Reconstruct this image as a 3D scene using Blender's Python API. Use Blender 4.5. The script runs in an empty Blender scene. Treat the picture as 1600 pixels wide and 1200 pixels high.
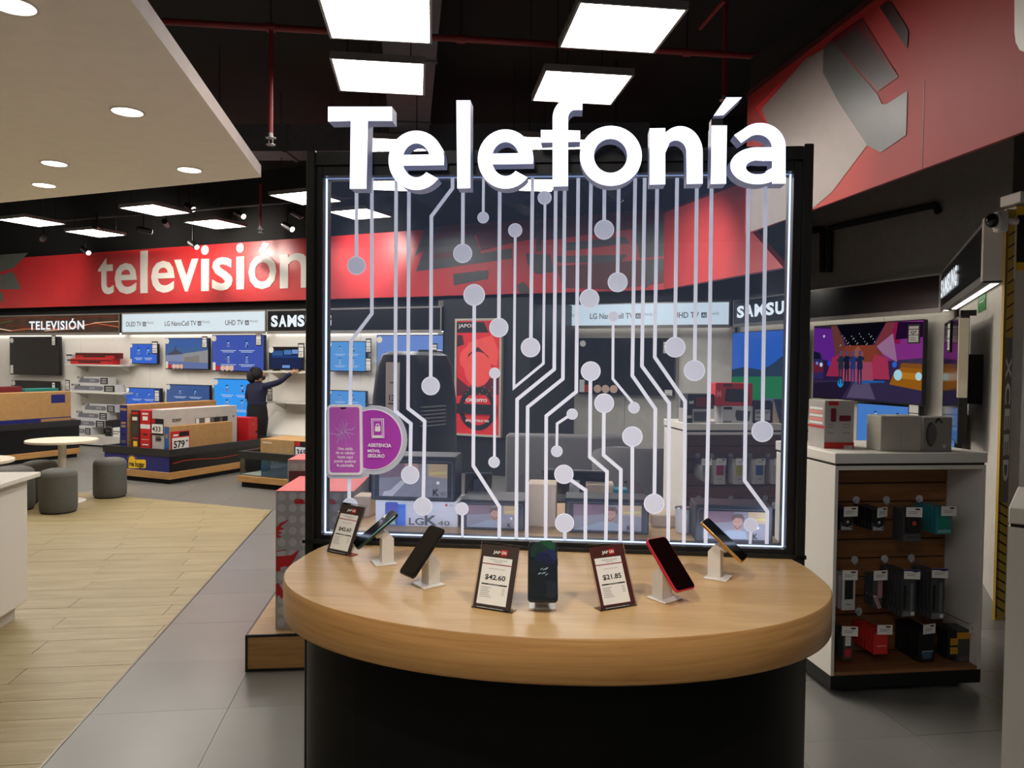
import bpy, bmesh, math, random
from mathutils import Vector, Matrix

random.seed(7)
R = math.radians
SC = bpy.context.scene
COL = SC.collection

# ------------------------------------------------------------------ camera
EYE = 1.6
FPX = 1200.0
PITCH = R(1.62)
ROLL = 0.0114
cam_d = bpy.data.cameras.new('camera')
cam_d.sensor_fit = 'HORIZONTAL'
cam_d.sensor_width = 36.0
cam_d.lens = 36.0 * FPX / 1600.0
cam_d.clip_start = 0.05
cam_d.clip_end = 200
cam = bpy.data.objects.new('camera', cam_d)
COL.objects.link(cam)
cam.matrix_world = (Matrix.Translation((0, 0, EYE)) @ Matrix.Rotation(R(90) - PITCH, 4, 'X')
                    @ Matrix.Rotation(ROLL, 4, 'Z'))
SC.camera = cam

# ------------------------------------------------------------------ world, exposure
w = bpy.data.worlds.new('world')
SC.world = w
w.use_nodes = True
w.node_tree.nodes['Background'].inputs[0].default_value = (1.0, 0.96, 0.9, 1)
w.node_tree.nodes['Background'].inputs[1].default_value = 0.07
vs = SC.view_settings
vs.view_transform = 'Standard'
vs.look = 'None'
vs.exposure = 0.0
vs.gamma = 1.0
vs.use_curve_mapping = False

PANEL_GLOW = 22.0      # radiance of the square LED ceiling panels
DOWN_GLOW = 8.0       # radiance of the round downlights
LETTER_GLOW = 2.2      # radiance of the sign letters
UNDER_GLOW = 8.0      # strips added under the sign boxes to brighten the walls
SPOT_W = 150.0          # track spotlights

# ------------------------------------------------------------------ colour + materials
def lin(c):
    o = []
    for v in c[:3]:
        v = v / 255.0
        o.append(v / 12.92 if v <= 0.04045 else ((v + 0.055) / 1.055) ** 2.4)
    return (o[0], o[1], o[2], 1.0)

MATS = {}
def mat(name, col, rough=0.5, metal=0.0, var=0.05, scale=9.0, glow=0.0, glow_col=None, spec=0.5):
    """plain surface with a faint procedural mottling"""
    if name in MATS:
        return MATS[name]
    m = bpy.data.materials.new(name)
    m.use_nodes = True
    nt = m.node_tree
    b = nt.nodes['Principled BSDF']
    c = lin(col)
    b.inputs['Roughness'].default_value = rough
    b.inputs['Metallic'].default_value = metal
    b.inputs['Specular IOR Level'].default_value = spec
    if var > 0:
        tc = nt.nodes.new('ShaderNodeTexCoord')
        n = nt.nodes.new('ShaderNodeTexNoise')
        n.inputs['Scale'].default_value = scale
        n.inputs['Detail'].default_value = 2.0
        r = nt.nodes.new('ShaderNodeValToRGB')
        r.color_ramp.elements[0].position = 0.3
        r.color_ramp.elements[1].position = 0.7
        r.color_ramp.elements[0].color = tuple(x * (1 - var) for x in c[:3]) + (1,)
        r.color_ramp.elements[1].color = tuple(min(1, x * (1 + var)) for x in c[:3]) + (1,)
        nt.links.new(tc.outputs['Object'], n.inputs['Vector'])
        nt.links.new(n.outputs['Fac'], r.inputs['Fac'])
        nt.links.new(r.outputs['Color'], b.inputs['Base Color'])
    else:
        b.inputs['Base Color'].default_value = c
    if glow > 0:
        b.inputs['Emission Color'].default_value = lin(glow_col or col)
        b.inputs['Emission Strength'].default_value = glow
    MATS[name] = m
    return m

def lamp(name, col, strength):
    """a surface that only gives off light"""
    if name in MATS:
        return MATS[name]
    m = bpy.data.materials.new(name)
    m.use_nodes = True
    nt = m.node_tree
    nt.nodes.clear()
    o = nt.nodes.new('ShaderNodeOutputMaterial')
    e = nt.nodes.new('ShaderNodeEmission')
    e.inputs[0].default_value = lin(col)
    e.inputs[1].default_value = strength
    nt.links.new(e.outputs[0], o.inputs[0])
    MATS[name] = m
    return m

def screen(name, col, strength=0.8):
    """a glossy lit display"""
    return mat(name, (8, 8, 10), rough=0.18, var=0, glow=strength, glow_col=col)

def wood(name, c1, c2, sc=(1.2, 14, 14), rough=0.42, rnd=0.0):
    if name in MATS:
        return MATS[name]
    m = bpy.data.materials.new(name)
    m.use_nodes = True
    nt = m.node_tree
    b = nt.nodes['Principled BSDF']
    b.inputs['Roughness'].default_value = rough
    tc = nt.nodes.new('ShaderNodeTexCoord')
    mp = nt.nodes.new('ShaderNodeMapping')
    mp.inputs['Scale'].default_value = sc
    n = nt.nodes.new('ShaderNodeTexNoise')
    n.inputs['Scale'].default_value = 2.2
    n.inputs['Detail'].default_value = 6
    n.inputs['Roughness'].default_value = 0.62
    n.inputs['Distortion'].default_value = 0.6
    r = nt.nodes.new('ShaderNodeValToRGB')
    r.color_ramp.elements[0].position = 0.32
    r.color_ramp.elements[1].position = 0.68
    r.color_ramp.elements[0].color = lin(c1)
    r.color_ramp.elements[1].color = lin(c2)
    nt.links.new(tc.outputs['Object'], mp.inputs['Vector'])
    nt.links.new(mp.outputs[0], n.inputs['Vector'])
    nt.links.new(n.outputs['Fac'], r.inputs['Fac'])
    if rnd > 0:
        oi = nt.nodes.new('ShaderNodeObjectInfo')
        mr = nt.nodes.new('ShaderNodeMapRange')
        mr.inputs[3].default_value = 1 - rnd
        mr.inputs[4].default_value = 1 + rnd
        hs = nt.nodes.new('ShaderNodeHueSaturation')
        nt.links.new(oi.outputs['Random'], mr.inputs[0])
        nt.links.new(mr.outputs[0], hs.inputs['Value'])
        nt.links.new(r.outputs['Color'], hs.inputs['Color'])
        nt.links.new(hs.outputs[0], b.inputs['Base Color'])
        # shift the grain from plank to plank
        ad = nt.nodes.new('ShaderNodeVectorMath')
        ad.operation = 'ADD'
        ml = nt.nodes.new('ShaderNodeMath')
        ml.operation = 'MULTIPLY'
        ml.inputs[1].default_value = 40
        nt.links.new(oi.outputs['Random'], ml.inputs[0])
        nt.links.new(mp.outputs[0], ad.inputs[0])
        nt.links.new(ml.outputs[0], ad.inputs[1])
        nt.links.new(ad.outputs[0], n.inputs['Vector'])
    else:
        nt.links.new(r.outputs['Color'], b.inputs['Base Color'])
    MATS[name] = m
    return m

def pane_glass(name, tint, veil, haze=0.0):
    """thin clear sheet: mostly transparent, mirror-like at its surface, haze adds an even painted glow"""
    m = bpy.data.materials.new(name)
    m.use_nodes = True
    nt = m.node_tree
    nt.nodes.clear()
    o = nt.nodes.new('ShaderNodeOutputMaterial')
    t = nt.nodes.new('ShaderNodeBsdfTransparent')
    t.inputs[0].default_value = tint
    g = nt.nodes.new('ShaderNodeBsdfGlossy')
    g.inputs['Roughness'].default_value = 0.02
    f = nt.nodes.new('ShaderNodeFresnel')
    f.inputs[0].default_value = 1.4
    mx = nt.nodes.new('ShaderNodeMixShader')
    nt.links.new(f.outputs[0], mx.inputs[0])
    nt.links.new(t.outputs[0], mx.inputs[1])
    nt.links.new(g.outputs[0], mx.inputs[2])
    last = mx
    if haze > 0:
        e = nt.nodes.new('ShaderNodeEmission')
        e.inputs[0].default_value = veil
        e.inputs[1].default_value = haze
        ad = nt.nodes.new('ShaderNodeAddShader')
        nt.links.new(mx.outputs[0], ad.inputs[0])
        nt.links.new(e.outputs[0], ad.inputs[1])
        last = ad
    nt.links.new(last.outputs[0], o.inputs[0])
    MATS[name] = m
    return m

# ------------------------------------------------------------------ mesh collector
TEXT_CACHE = {}
def text_mesh(s, bold):
    k = (s, bold)
    if k not in TEXT_CACHE:
        cu = bpy.data.curves.new('lettering', 'FONT')
        cu.body = s
        cu.size = 1.0
        cu.offset = bold
        cu.resolution_u = 3
        if s in ('SAMSUNG', 'TELEVISIÓN'):
            cu.space_character = 1.14
        o = bpy.data.objects.new('lettering', cu)
        me = bpy.data.meshes.new_from_object(o)
        V = [tuple(v.co) for v in me.vertices]
        F = [tuple(p.vertices) for p in me.polygons]
        bpy.data.objects.remove(o)
        bpy.data.curves.remove(cu)
        bpy.data.meshes.remove(me)
        TEXT_CACHE[k] = (V, F)
    return TEXT_CACHE[k]

class G:
    def __init__(s):
        s.V, s.F, s.MI, s.mats = [], [], [], []
    def mi(s, m):
        if m not in s.mats:
            s.mats.append(m)
        return s.mats.index(m)
    def add(s, V, F, m):
        b = len(s.V)
        i = s.mi(m)
        s.V += [tuple(v) for v in V]
        for f in F:
            s.F.append(tuple(b + k for k in f))
            s.MI.append(i)
        return s
    def box(s, x0, x1, y0, y1, z0, z1, m):
        V = [(x, y, z) for z in (z0, z1) for y in (y0, y1) for x in (x0, x1)]
        return s.add(V, [(0, 2, 3, 1), (4, 5, 7, 6), (0, 1, 5, 4), (2, 6, 7, 3), (0, 4, 6, 2), (1, 3, 7, 5)], m)
    def rbox(s, x0, x1, y0, y1, z0, z1, m, r=0.01, seg=2):
        bm = bmesh.new()
        bmesh.ops.create_cube(bm, size=1.0)
        for v in bm.verts:
            v.co = Vector((x0 + (v.co.x + .5) * (x1 - x0), y0 + (v.co.y + .5) * (y1 - y0), z0 + (v.co.z + .5) * (z1 - z0)))
        bmesh.ops.bevel(bm, geom=list(bm.edges), offset=r, segments=seg, affect='EDGES', profile=0.5)
        bm.verts.index_update()
        s.add([v.co[:] for v in bm.verts], [[v.index for v in f.verts] for f in bm.faces], m)
        bm.free()
        return s
    def prism(s, pts, a0, a1, m, ax='y', side=None, cap0=None):
        """closed outline extruded along an axis. ax='y': pts are (x,z); ax='z': (x,y); ax='x': (y,z)"""
        n = len(pts)
        def P(p, a):
            return (p[0], a, p[1]) if ax == 'y' else ((p[0], p[1], a) if ax == 'z' else (a, p[0], p[1]))
        V = [P(p, a0) for p in pts] + [P(p, a1) for p in pts]
        ar = sum(pts[i][0] * pts[(i + 1) % n][1] - pts[(i + 1) % n][0] * pts[i][1] for i in range(n))
        flip = (ar < 0) != (ax == 'y')
        f0, f1 = tuple(range(n)), tuple(range(n, 2 * n))
        S = [(i, (i + 1) % n, n + (i + 1) % n, n + i) for i in range(n)]
        if flip:
            S = [q[::-1] for q in S]
            f1 = f1[::-1]
        else:
            f0 = f0[::-1]
        b = len(s.V)
        s.V += V
        for f, mm in [(f0, cap0 or m), (f1, m)] + [(q, side or m) for q in S]:
            s.F.append(tuple(b + k for k in f))
            s.MI.append(s.mi(mm))
        return s
    def poly(s, pts, y, m):
        """flat piece in the xz plane facing -y"""
        n = len(pts)
        ar = sum(pts[i][0] * pts[(i + 1) % n][1] - pts[(i + 1) % n][0] * pts[i][1] for i in range(n))
        f = tuple(range(n)) if ar > 0 else tuple(range(n))[::-1]
        return s.add([(p[0], y, p[1]) for p in pts], [f], m)
    def rect(s, x0, x1, z0, z1, y, m):
        return s.poly([(x0, z0), (x1, z0), (x1, z1), (x0, z1)], y, m)
    def disc(s, x, z, r, y, m, n=16, rz=None):
        rz = rz or r
        return s.poly([(x + r * math.cos(2 * math.pi * i / n), z + rz * math.sin(2 * math.pi * i / n)) for i in range(n)], y, m)
    def strip(s, A, B, y0, y1, mf, ms):
        """bent band between two point rows (x,z), extruded in y; front at y0"""
        n = len(A)
        V = [(p[0], y, p[1]) for y in (y0, y1) for row in (A, B) for p in row]
        a0, b0, a1, b1 = 0, n, 2 * n, 3 * n
        b = len(s.V)
        s.V += V
        def f(q, m):
            s.F.append(tuple(b + k for k in q))
            s.MI.append(s.mi(m))
        for i in range(n - 1):
            f((a0 + i, b0 + i, b0 + i + 1, a0 + i + 1), mf)
            f((a1 + i, a1 + i + 1, b1 + i + 1, b1 + i), ms)
            f((a0 + i, a0 + i + 1, a1 + i + 1, a1 + i), ms)
            f((b0 + i, b1 + i, b1 + i + 1, b0 + i + 1), ms)
        f((a0, a1, b1, b0), ms)
        f((a0 + n - 1, b0 + n - 1, b1 + n - 1, a1 + n - 1), ms)
        return s
    def cyl(s, p, q, r, m, n=12, r2=None, caps=True):
        p, q = Vector(p), Vector(q)
        d = (q - p).normalized()
        u = d.orthogonal().normalized()
        v = d.cross(u)
        r2 = r if r2 is None else r2
        V = []
        for c, rr in ((p, r), (q, r2)):
            for i in range(n):
                a = 2 * math.pi * i / n
                V.append((c + u * (rr * math.cos(a)) + v * (rr * math.sin(a)))[:])
        F = [(i, (i + 1) % n, n + (i + 1) % n, n + i) for i in range(n)]
        if caps:
            F += [tuple(range(n))[::-1], tuple(range(n, 2 * n))]
        return s.add(V, F, m)
    def tube(s, pts, r, m, n=8):
        for i in range(len(pts) - 1):
            s.cyl(pts[i], pts[i + 1], r, m, n)
        return s
    def lathe(s, prof, m, n=24, c=(0, 0, 0), sx=1.0, sy=1.0, caps=True):
        V, F = [], []
        k = len(prof)
        for i in range(n):
            a = 2 * math.pi * i / n
            for r, z in prof:
                V.append((c[0] + sx * r * math.cos(a), c[1] + sy * r * math.sin(a), c[2] + z))
        for i in range(n):
            for j in range(k - 1):
                F.append((i * k + j, ((i + 1) % n) * k + j, ((i + 1) % n) * k + j + 1, i * k + j + 1))
        if caps:
            F.append(tuple(i * k for i in range(n))[::-1])
            F.append(tuple(i * k + k - 1 for i in range(n)))
        return s.add(V, F, m)
    def ball(s, c, r, m, n=12, k=8):
        rx, ry, rz = r if isinstance(r, tuple) else (r, r, r)
        V = [(c[0], c[1], c[2] - rz)]
        for j in range(1, k):
            t = -math.pi / 2 + math.pi * j / k
            for i in range(n):
                a = 2 * math.pi * i / n
                V.append((c[0] + rx * math.cos(t) * math.cos(a), c[1] + ry * math.cos(t) * math.sin(a), c[2] + rz * math.sin(t)))
        V.append((c[0], c[1], c[2] + rz))
        F = [(0, 1 + (i + 1) % n, 1 + i) for i in range(n)]
        for j in range(k - 2):
            for i in range(n):
                F.append((1 + j * n + i, 1 + j * n + (i + 1) % n, 1 + (j + 1) * n + (i + 1) % n, 1 + (j + 1) * n + i))
        L = len(V) - 1
        F += [(L, L - n + i, L - n + (i + 1) % n) for i in range(n)]
        return s.add(V, F, m)
    def text(s, t, x, z, m, y=0.0, h=None, wd=None, bold=0.0, align='l', depth=0.0, full=False):
        """lettering in the xz plane facing -y. h: height of the glyph box, wd: width (both: stretched)"""
        V, F = text_mesh(t, bold)
        if not V:
            return s
        xs, ys = [v[0] for v in V], [v[1] for v in V]
        x0, x1, y0, y1 = min(xs), max(xs), min(ys), max(ys)
        if not full:
            y0 = 0.0
        kz = h / (y1 - y0) if h else None
        kx = wd / (x1 - x0) if wd else None
        kx, kz = kx or kz, kz or kx
        ox = {'l': 0.0, 'c': -(x1 - x0) * kx / 2, 'r': -(x1 - x0) * kx}[align]
        P = [(x + ox + (v[0] - x0) * kx, z + (v[1] - y0) * kz) for v in V]
        if depth <= 0:
            return s.add([(p[0], y, p[1]) for p in P], F, m)
        n = len(P)
        E = {}
        for f in F:
            for i in range(len(f)):
                e = (f[i], f[(i + 1) % len(f)])
                E[e] = E.get(e, 0) + 1
        S = [(b_, a_, n + a_, n + b_) for (a_, b_) in E if (b_, a_) not in E]
        return s.add([(p[0], y, p[1]) for p in P] + [(p[0], y + depth, p[1]) for p in P], list(F) + S, m)
    def shift(s, dx=0, dy=0, dz=0, rz=0.0):
        c, n = math.cos(rz), math.sin(rz)
        s.V = [(c * x - n * y + dx, n * x + c * y + dy, z + dz) for x, y, z in s.V]
        return s
    def mesh(s, name, smooth=False):
        me = bpy.data.meshes.new(name)
        me.from_pydata(s.V, [], s.F)
        for m in s.mats:
            me.materials.append(m)
        me.polygons.foreach_set('material_index', s.MI)
        if smooth:
            me.polygons.foreach_set('use_smooth', [True] * len(s.F))
            me.set_sharp_from_angle(angle=R(38))
        me.update()
        return me

def put(name, g, parent=None, loc=(0, 0, 0), rz=0.0, rot=None, smooth=False, kind=None, label=None, cat=None, group=None):
    me = g.mesh(name, smooth) if isinstance(g, G) else g
    o = bpy.data.objects.new(name, me)
    COL.objects.link(o)
    o.location = loc
    o.rotation_euler = rot if rot else (0, 0, rz)
    if parent:
        o.parent = parent
    if kind:
        o['kind'] = kind
    if label:
        o['label'] = label
    if cat:
        o['category'] = cat
    if group:
        o['group'] = group
    return o

def thing(name, label, cat, loc=(0, 0, 0), rz=0.0, group=None, rot=None):
    o = bpy.data.objects.new(name, None)
    COL.objects.link(o)
    o.empty_display_size = 0.05
    o.location = loc
    o.rotation_euler = rot if rot else (0, 0, rz)
    o['label'] = label
    o['category'] = cat
    if group:
        o['group'] = group
    return o

def clone(root, loc=None, rz=None, label=None, group=None, rot=None):
    """a copy of a thing with copies of its parts and sub-parts"""
    r = root.copy()
    COL.objects.link(r)
    if loc is not None:
        r.location = loc
    if rz is not None:
        r.rotation_euler = (0, 0, rz)
    if rot is not None:
        r.rotation_euler = rot
    if label:
        r['label'] = label
    if group:
        r['group'] = group
    for ch in list(root.children):
        c = ch.copy()
        COL.objects.link(c)
        c.parent = r
        for g in list(ch.children):
            d = g.copy()
            COL.objects.link(d)
            d.parent = c
    return r

# ------------------------------------------------------------------ survey: sight lines onto real planes
def sight(px, py):
    x, y = (px - 800) / FPX, -(py - 600) / FPX
    c, s = math.cos(ROLL), math.sin(ROLL)
    x, y = x * c - y * s, x * s + y * c
    cp, sp = math.cos(PITCH), math.sin(PITCH)
    return Vector((x, cp + y * sp, y * cp - sp))

def level(px, py, z):
    """point of the horizontal plane at height z"""
    d = sight(px, py)
    t = (z - EYE) / d.z
    return Vector((d.x * t, d.y * t, z))

class Fr:
    """upright plane through P, its right-hand direction turned a degrees; local -y faces the viewer"""
    def __init__(s, P, a):
        s.P = Vector((P[0], P[1], 0))
        s.a = R(a)
        s.d = Vector((math.cos(s.a), math.sin(s.a), 0))
        s.n = Vector((-math.sin(s.a), math.cos(s.a), 0))
    def hit(s, px, py, off=0.0):
        d = sight(px, py)
        Q = s.P + s.n * off
        t = (Q.x * s.n.x + Q.y * s.n.y) / (d.x * s.n.x + d.y * s.n.y)
        H = Vector((d.x * t, d.y * t, EYE + d.z * t))
        return (H - Q).dot(s.d), H.z
    def x(s, px, off=0.0):
        return s.hit(px, 566, off)[0]
    def box(s, x0, y0, x1, y1, off=0.0):
        xm, ym = (x0 + x1) / 2, (y0 + y1) / 2
        return s.hit(x0, ym, off)[0], s.hit(x1, ym, off)[0], s.hit(xm, y1, off)[1], s.hit(xm, y0, off)[1]
    def at(s, x, y, z):
        v = s.P + s.d * x + s.n * y
        return (v.x, v.y, z)

# ------------------------------------------------------------------ shared materials
warm = (255, 241, 218)
m_panel = lamp('led_panel_glow', (255, 248, 238), PANEL_GLOW)
m_down = lamp('downlight_glow', (255, 241, 220), DOWN_GLOW)
m_white = mat('white_laminate', (224, 219, 209), 0.4, var=0.012, scale=3)
m_wall = mat('white_wall_panel', (236, 231, 223), 0.55, var=0.015)
m_black = mat('black_paint', (12, 12, 12), 0.35, var=0.15)
m_blackmatt = mat('matt_black', (9, 9, 10), 0.8, var=0.15)
m_rim = mat('dark_grey_rim', (40, 40, 40), 0.4)
m_dark = mat('dark_plastic', (20, 20, 22), 0.3)
m_grey = mat('grey_metal', (150, 148, 146), 0.35, 0.6)
m_chrome = mat('chrome', (210, 210, 212), 0.15, 1.0, var=0)
m_card = mat('cardboard', (176, 136, 84), 0.75, var=0.08, scale=14)
m_cardtan = mat('pale_cardboard', (214, 190, 162), 0.7)
m_redfascia = mat('red_fascia_print', (198, 46, 50), 0.33, var=0.05, scale=3)
m_red = mat('red_print', (200, 32, 36), 0.45)
m_darkred = mat('dark_red_print', (110, 26, 30), 0.45)
m_navy = mat('navy_print', (34, 38, 110), 0.4)
m_blue = mat('blue_print', (52, 96, 168), 0.4)
m_paper = mat('white_paper', (232, 230, 224), 0.6, var=0.02)
m_ink = mat('black_ink', (22, 22, 22), 0.6, var=0)
m_greyink = mat('grey_ink', (92, 90, 90), 0.6, var=0)
m_oak = wood('oak_laminate', (190, 153, 101), (213, 178, 127), (1.0, 10, 30), 0.34)
m_oakedge = wood('oak_edge_band', (166, 120, 66), (196, 150, 94), (1.2, 1.2, 26), 0.4)

# ================================================================== SETTING
SY = R(7.8)                                    # direction of floor joints, ceiling panels, right fascia
UX = Vector((math.cos(SY), math.sin(SY)))      # store axis to the right
UY = Vector((-math.sin(SY), math.cos(SY)))     # store axis ahead
A = Fr((-7.33, 14.08), -24)                    # wall behind the television fascia
AF = Fr((-7.33, 13.96), -24)                   # face of that fascia
BF = Fr((1.915, 9.80), -73.1)                  # fascia turning towards us
GA = Fr((0.34, 12.55), -22.5)                   # recessed gallery, back wall
GD = Fr((3.323, 11.245), -73.5)                   # gallery, side wall
GE = Fr((4.366, 7.534), -114.5)                   # gallery, return wall
MF = Fr((1.7, 5.53), -81.9)                    # fascia over the right aisle

# floor -------------------------------------------------------------
m_tile = []
for i, c in enumerate([(118, 117, 113), (121, 119, 115), (115, 114, 110)]):
    m_tile.append(mat('grey_floor_tile_%s' % 'abc'[i], c, 0.28, var=0.04, scale=3))
m_joint = mat('floor_joint', (112, 110, 106), 0.8)
g = G()
g.box(-16, 12, -4, 20, -0.06, -0.012, m_joint)
floor = put('floor', g, kind='structure')

wo_a, wo_b = level(65, 1200, 0), level(426, 797, 0)           # wood/grey boundary
wo_c = level(122, 769, 0)
W0 = Vector((wo_b.x, wo_b.y))
WD = (Vector((wo_a.x, wo_a.y)) - W0).normalized()             # along the boundary, towards us
WE = (Vector((wo_c.x, wo_c.y)) - W0).normalized()             # along the far edge, to the left

def clip(poly, p, n):
    """keep the side where (q-p).n >= 0"""
    out = []
    for i in range(len(poly)):
        a, b = poly[i], poly[(i + 1) % len(poly)]
        da, db = (a - p).dot(n), (b - p).dot(n)
        if da >= 0:
            out.append(a)
        if (da >= 0) != (db >= 0):
            out.append(a + (b - a) * (da / (da - db)))
    return out
NW = Vector((-WD.y, WD.x))          # normal of the boundary
if NW.dot(WE) < 0:
    NW = -NW                        # now points into the wood
NF = Vector((-WE.y, WE.x))
if NF.dot(WD) < 0:
    NF = -NF                        # points into the wood

def seen(c, margin=0.25):
    if c.y < 2.2:
        return False
    k = c.x / c.y
    return -0.72 - margin / c.y < k < 0.72 + margin / c.y
def slab(poly, z0, z1):
    pts = [(p.x, p.y) for p in poly]
    c = sum((Vector(p) for p in pts), Vector((0, 0))) / len(pts)
    g = G()
    return g, c, pts
n_t = 0
far = G()
T = 0.60
rt = random.Random(3)
for i in range(-30, 20):
    for j in range(-7, 30):
        q = [UX * ((i + a) * T + 0.40) + UY * ((j + b) * T + 0.02) for a, b in ((0.0015, 0.0015), (0.9985, 0.0015), (0.9985, 0.9985), (0.0015, 0.9985))]
        ctr = (q[0] + q[2]) / 2
        if ctr.y > 16 or ctr.y < -3.5 or abs(ctr.x) > 11:
            continue
        view = seen(ctr, 0.6)
        inside = [(v - W0).dot(NW) > 0 and (v - W0).dot(NF) > 0 for v in q]
        pieces = [q]
        if all(inside):
            continue
        if any(inside) or min(abs((ctr - W0).dot(NW)), abs((ctr - W0).dot(NF))) < T:
            a_ = clip(q, W0, -NW)
            b_ = clip(clip(q, W0, NW), W0, -NF)
            pieces = [p for p in (a_, b_) if len(p) > 2]
        for p in pieces:
            g = G()
            pts = [(v.x, v.y) for v in p]
            if view and ctr.y < 8.2 and n_t < 290:
                c = (sum(x for x, y in pts) / len(pts), sum(y for x, y in pts) / len(pts))
                g.prism([(x - c[0], y - c[1]) for x, y in pts], -0.012, rt.uniform(-0.0006, 0.0006), m_tile[rt.randrange(3)], 'z')
                put('tile', g, floor, (c[0], c[1], 0))
                n_t += 1
            else:
                far.prism(pts, -0.012, 0, m_tile[rt.randrange(3)], 'z')
put('far_tile', far, floor, kind='stuff')

m_plank = wood('wood_look_plank', (140, 126, 88), (164, 149, 109), (1.0, 9, 9), 0.42, rnd=0.04)
PW, PL = 0.2, 1.2
n_p = 0
farp = G()
for j in range(-22, 60):
    off = (j * 0.47) % 1.0 * PL
    for i in range(-12, 3):
        x0, y0 = i * PL + off, j * PW
        q = [UX * (x0 + a) + UY * (y0 + b) for a, b in ((0.002, 0.0015), (PL - 0.002, 0.0015), (PL - 0.002, PW - 0.0015), (0.002, PW - 0.0015))]
        ctr = (q[0] + q[2]) / 2
        if ctr.x < -10.5 or ctr.y < -3.8:
            continue
        view = seen(ctr, 0.9)
        p = clip(clip(q, W0 + NW * 0.012, NW), W0, NF)
        if len(p) < 3:
            continue
        # grain along the plank: local x is the store's right-hand axis
        loc = [((v - ctr).dot(UX), (v - ctr).dot(UY)) for v in p]
        if view and ctr.y < 9.4 and n_p < 295:
            g = G().prism(loc, -0.012, rt.uniform(0, 0.0008), m_plank, 'z')
            put('plank', g, floor, (ctr.x, ctr.y, 0), rz=SY)
            n_p += 1
        else:
            farp.prism([(v.x, v.y) for v in p], -0.012, 0, m_plank, 'z')
if farp.V:
    put('far_plank', farp, floor, kind='stuff')
# metal strip between planks and tiles
g = G()
e0, e1 = W0, W0 + WD * 9
g.prism([(v.x, v.y) for v in (e0, e1, e1 + NW * 0.012, e0 + NW * 0.012)], -0.01, 0.003, mat('metal_floor_strip', (120, 112, 98), 0.3, 0.8), 'z')
put('edge_strip', g, floor)

# ceiling ------------------------------------------------------------
m_ceil = mat('black_ceiling', (6, 6, 7), 0.9, var=0.2)
g = G().box(-16, 12, -4, 20, 4.7, 4.8, m_ceil)
put('ceiling', g, kind='structure')
# duct and beams under the black ceiling
m_duct = mat('dark_duct', (74, 76, 86), 0.6, var=0.1)
t = thing('ventilation_duct', 'dark grey ventilation duct running away under the black ceiling', 'duct', (-0.27, 2.0, 4.15), SY)
g = G()
g.box(-0.22, 0.22, 0, 9, 0, 0.35, m_duct)
put('duct_body', g, t)
for k in range(5):
    put('duct_flange', G().box(-0.235, 0.235, 1.2 + 1.7 * k, 1.24 + 1.7 * k, -0.015, 0.36, m_duct), t)
t = thing('cross_duct', 'dark duct crossing high up above the television fascia', 'duct', (-4.0, 9.0, 3.95), R(-3))
put('duct_body', G().box(-0.2, 5.5, -0.2, 0.2, 0, 0.3, m_duct), t)
for k in range(5):
    put('duct_flange', G().box(0.4 + k, 0.44 + k, -0.215, 0.215, -0.015, 0.315, m_duct), t)

# soffit over the left-hand area
s0, s1, s2 = level(408, 277, 3.0), level(0, 317, 3.0), level(205, 0, 3.0)
d1 = (s1 - s0).normalized()
d2 = (s2 - s0).normalized()
m_soff = mat('cream_soffit', (246, 241, 231), 0.7, var=0.02)
pl = [s0, s0 + d1 * 9, s0 + d1 * 9 + d2 * 9, s0 + d2 * 9]
g = G().prism([(p.x, p.y) for p in pl], 3.0, 3.09, m_soff, 'z', side=mat('soffit_edge', (150, 138, 134), 0.7))
put('trim_1', g, kind='structure')

# walls ---------------------------------------------------------------
def wall(name, fr, x0, x1, z0, z1, m, th=0.12, kind='structure', y=0.0, parent=None):
    g = G().box(x0, x1, 0, th, z0, z1, m)
    return put(name, g, parent, fr.at(0, y, 0), fr.a, kind=kind)
m_dw = mat('dark_grey_wall', (128, 124, 118), 0.85, var=0.06)
m_bw = mat('black_wall', (10, 10, 11), 0.85)
aw0, aw1 = A.x(-60), A.x(700)
wall_back = wall('wall_back', A, aw0, aw1, 0, 2.42, m_joint, 0.2, y=0.03)
wall('trim_2', A, aw0 - 3, aw1 + 4.2, 2.42, 4.7, m_bw, 0.2, y=0.05)
# the cladding panels of the back wall, with open joints
x = aw0
k = 0
while x < aw1 - 0.1:
    x1 = min(x + 0.9, aw1)
    put('panel', G().box(x + 0.003, x1 - 0.003, 0, 0.03, 0.0, 2.05, m_wall), wall_back, (0, -0.03, 0))
    x = x1
m_plinth = mat('white_plinth', (206, 202, 194), 0.5)
put('baseboard_back', G().box(A.x(-60), A.x(262), -0.36, -0.03, 0.03, 0.2, m_plinth).box(A.x(-60), A.x(262), -0.3, -0.03, 0, 0.03, m_blackmatt), None, A.at(0, 0, 0), A.a, kind='structure')

# shop walls outside the picture that throw the lamp light back
FL = Fr((-11.4, 15.7), 77)
put('wall_left', G().box(-19.6, .4, -.1, 0, 0, 3.0, m_wall), None, FL.at(0, 0, 0), FL.a + R(0), kind='structure')
put('wall_front', G().box(-6.4, 2.4, -4.1, -4.0, 0, 3.0, m_wall), None, kind='structure')

# black pillar that carries the credit poster
c0, c1 = AF.x(692), AF.x(828)
put('wall_pillar', G().box(c0, c1, 0, 1.9, 0, 2.5, mat('black_pillar_panel', (22, 23, 27), 0.5)), None, AF.at(0, 0, 0), AF.a, kind='structure')
put('trim_3', G().box(AF.x(690) - 0.12, c0 - 0.002, 0.1, 0.5, 0, 2.5, mat('grey_pillar_side', (120, 117, 110), 0.6)), None, AF.at(0, 0, 0), AF.a, kind='structure')

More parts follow.
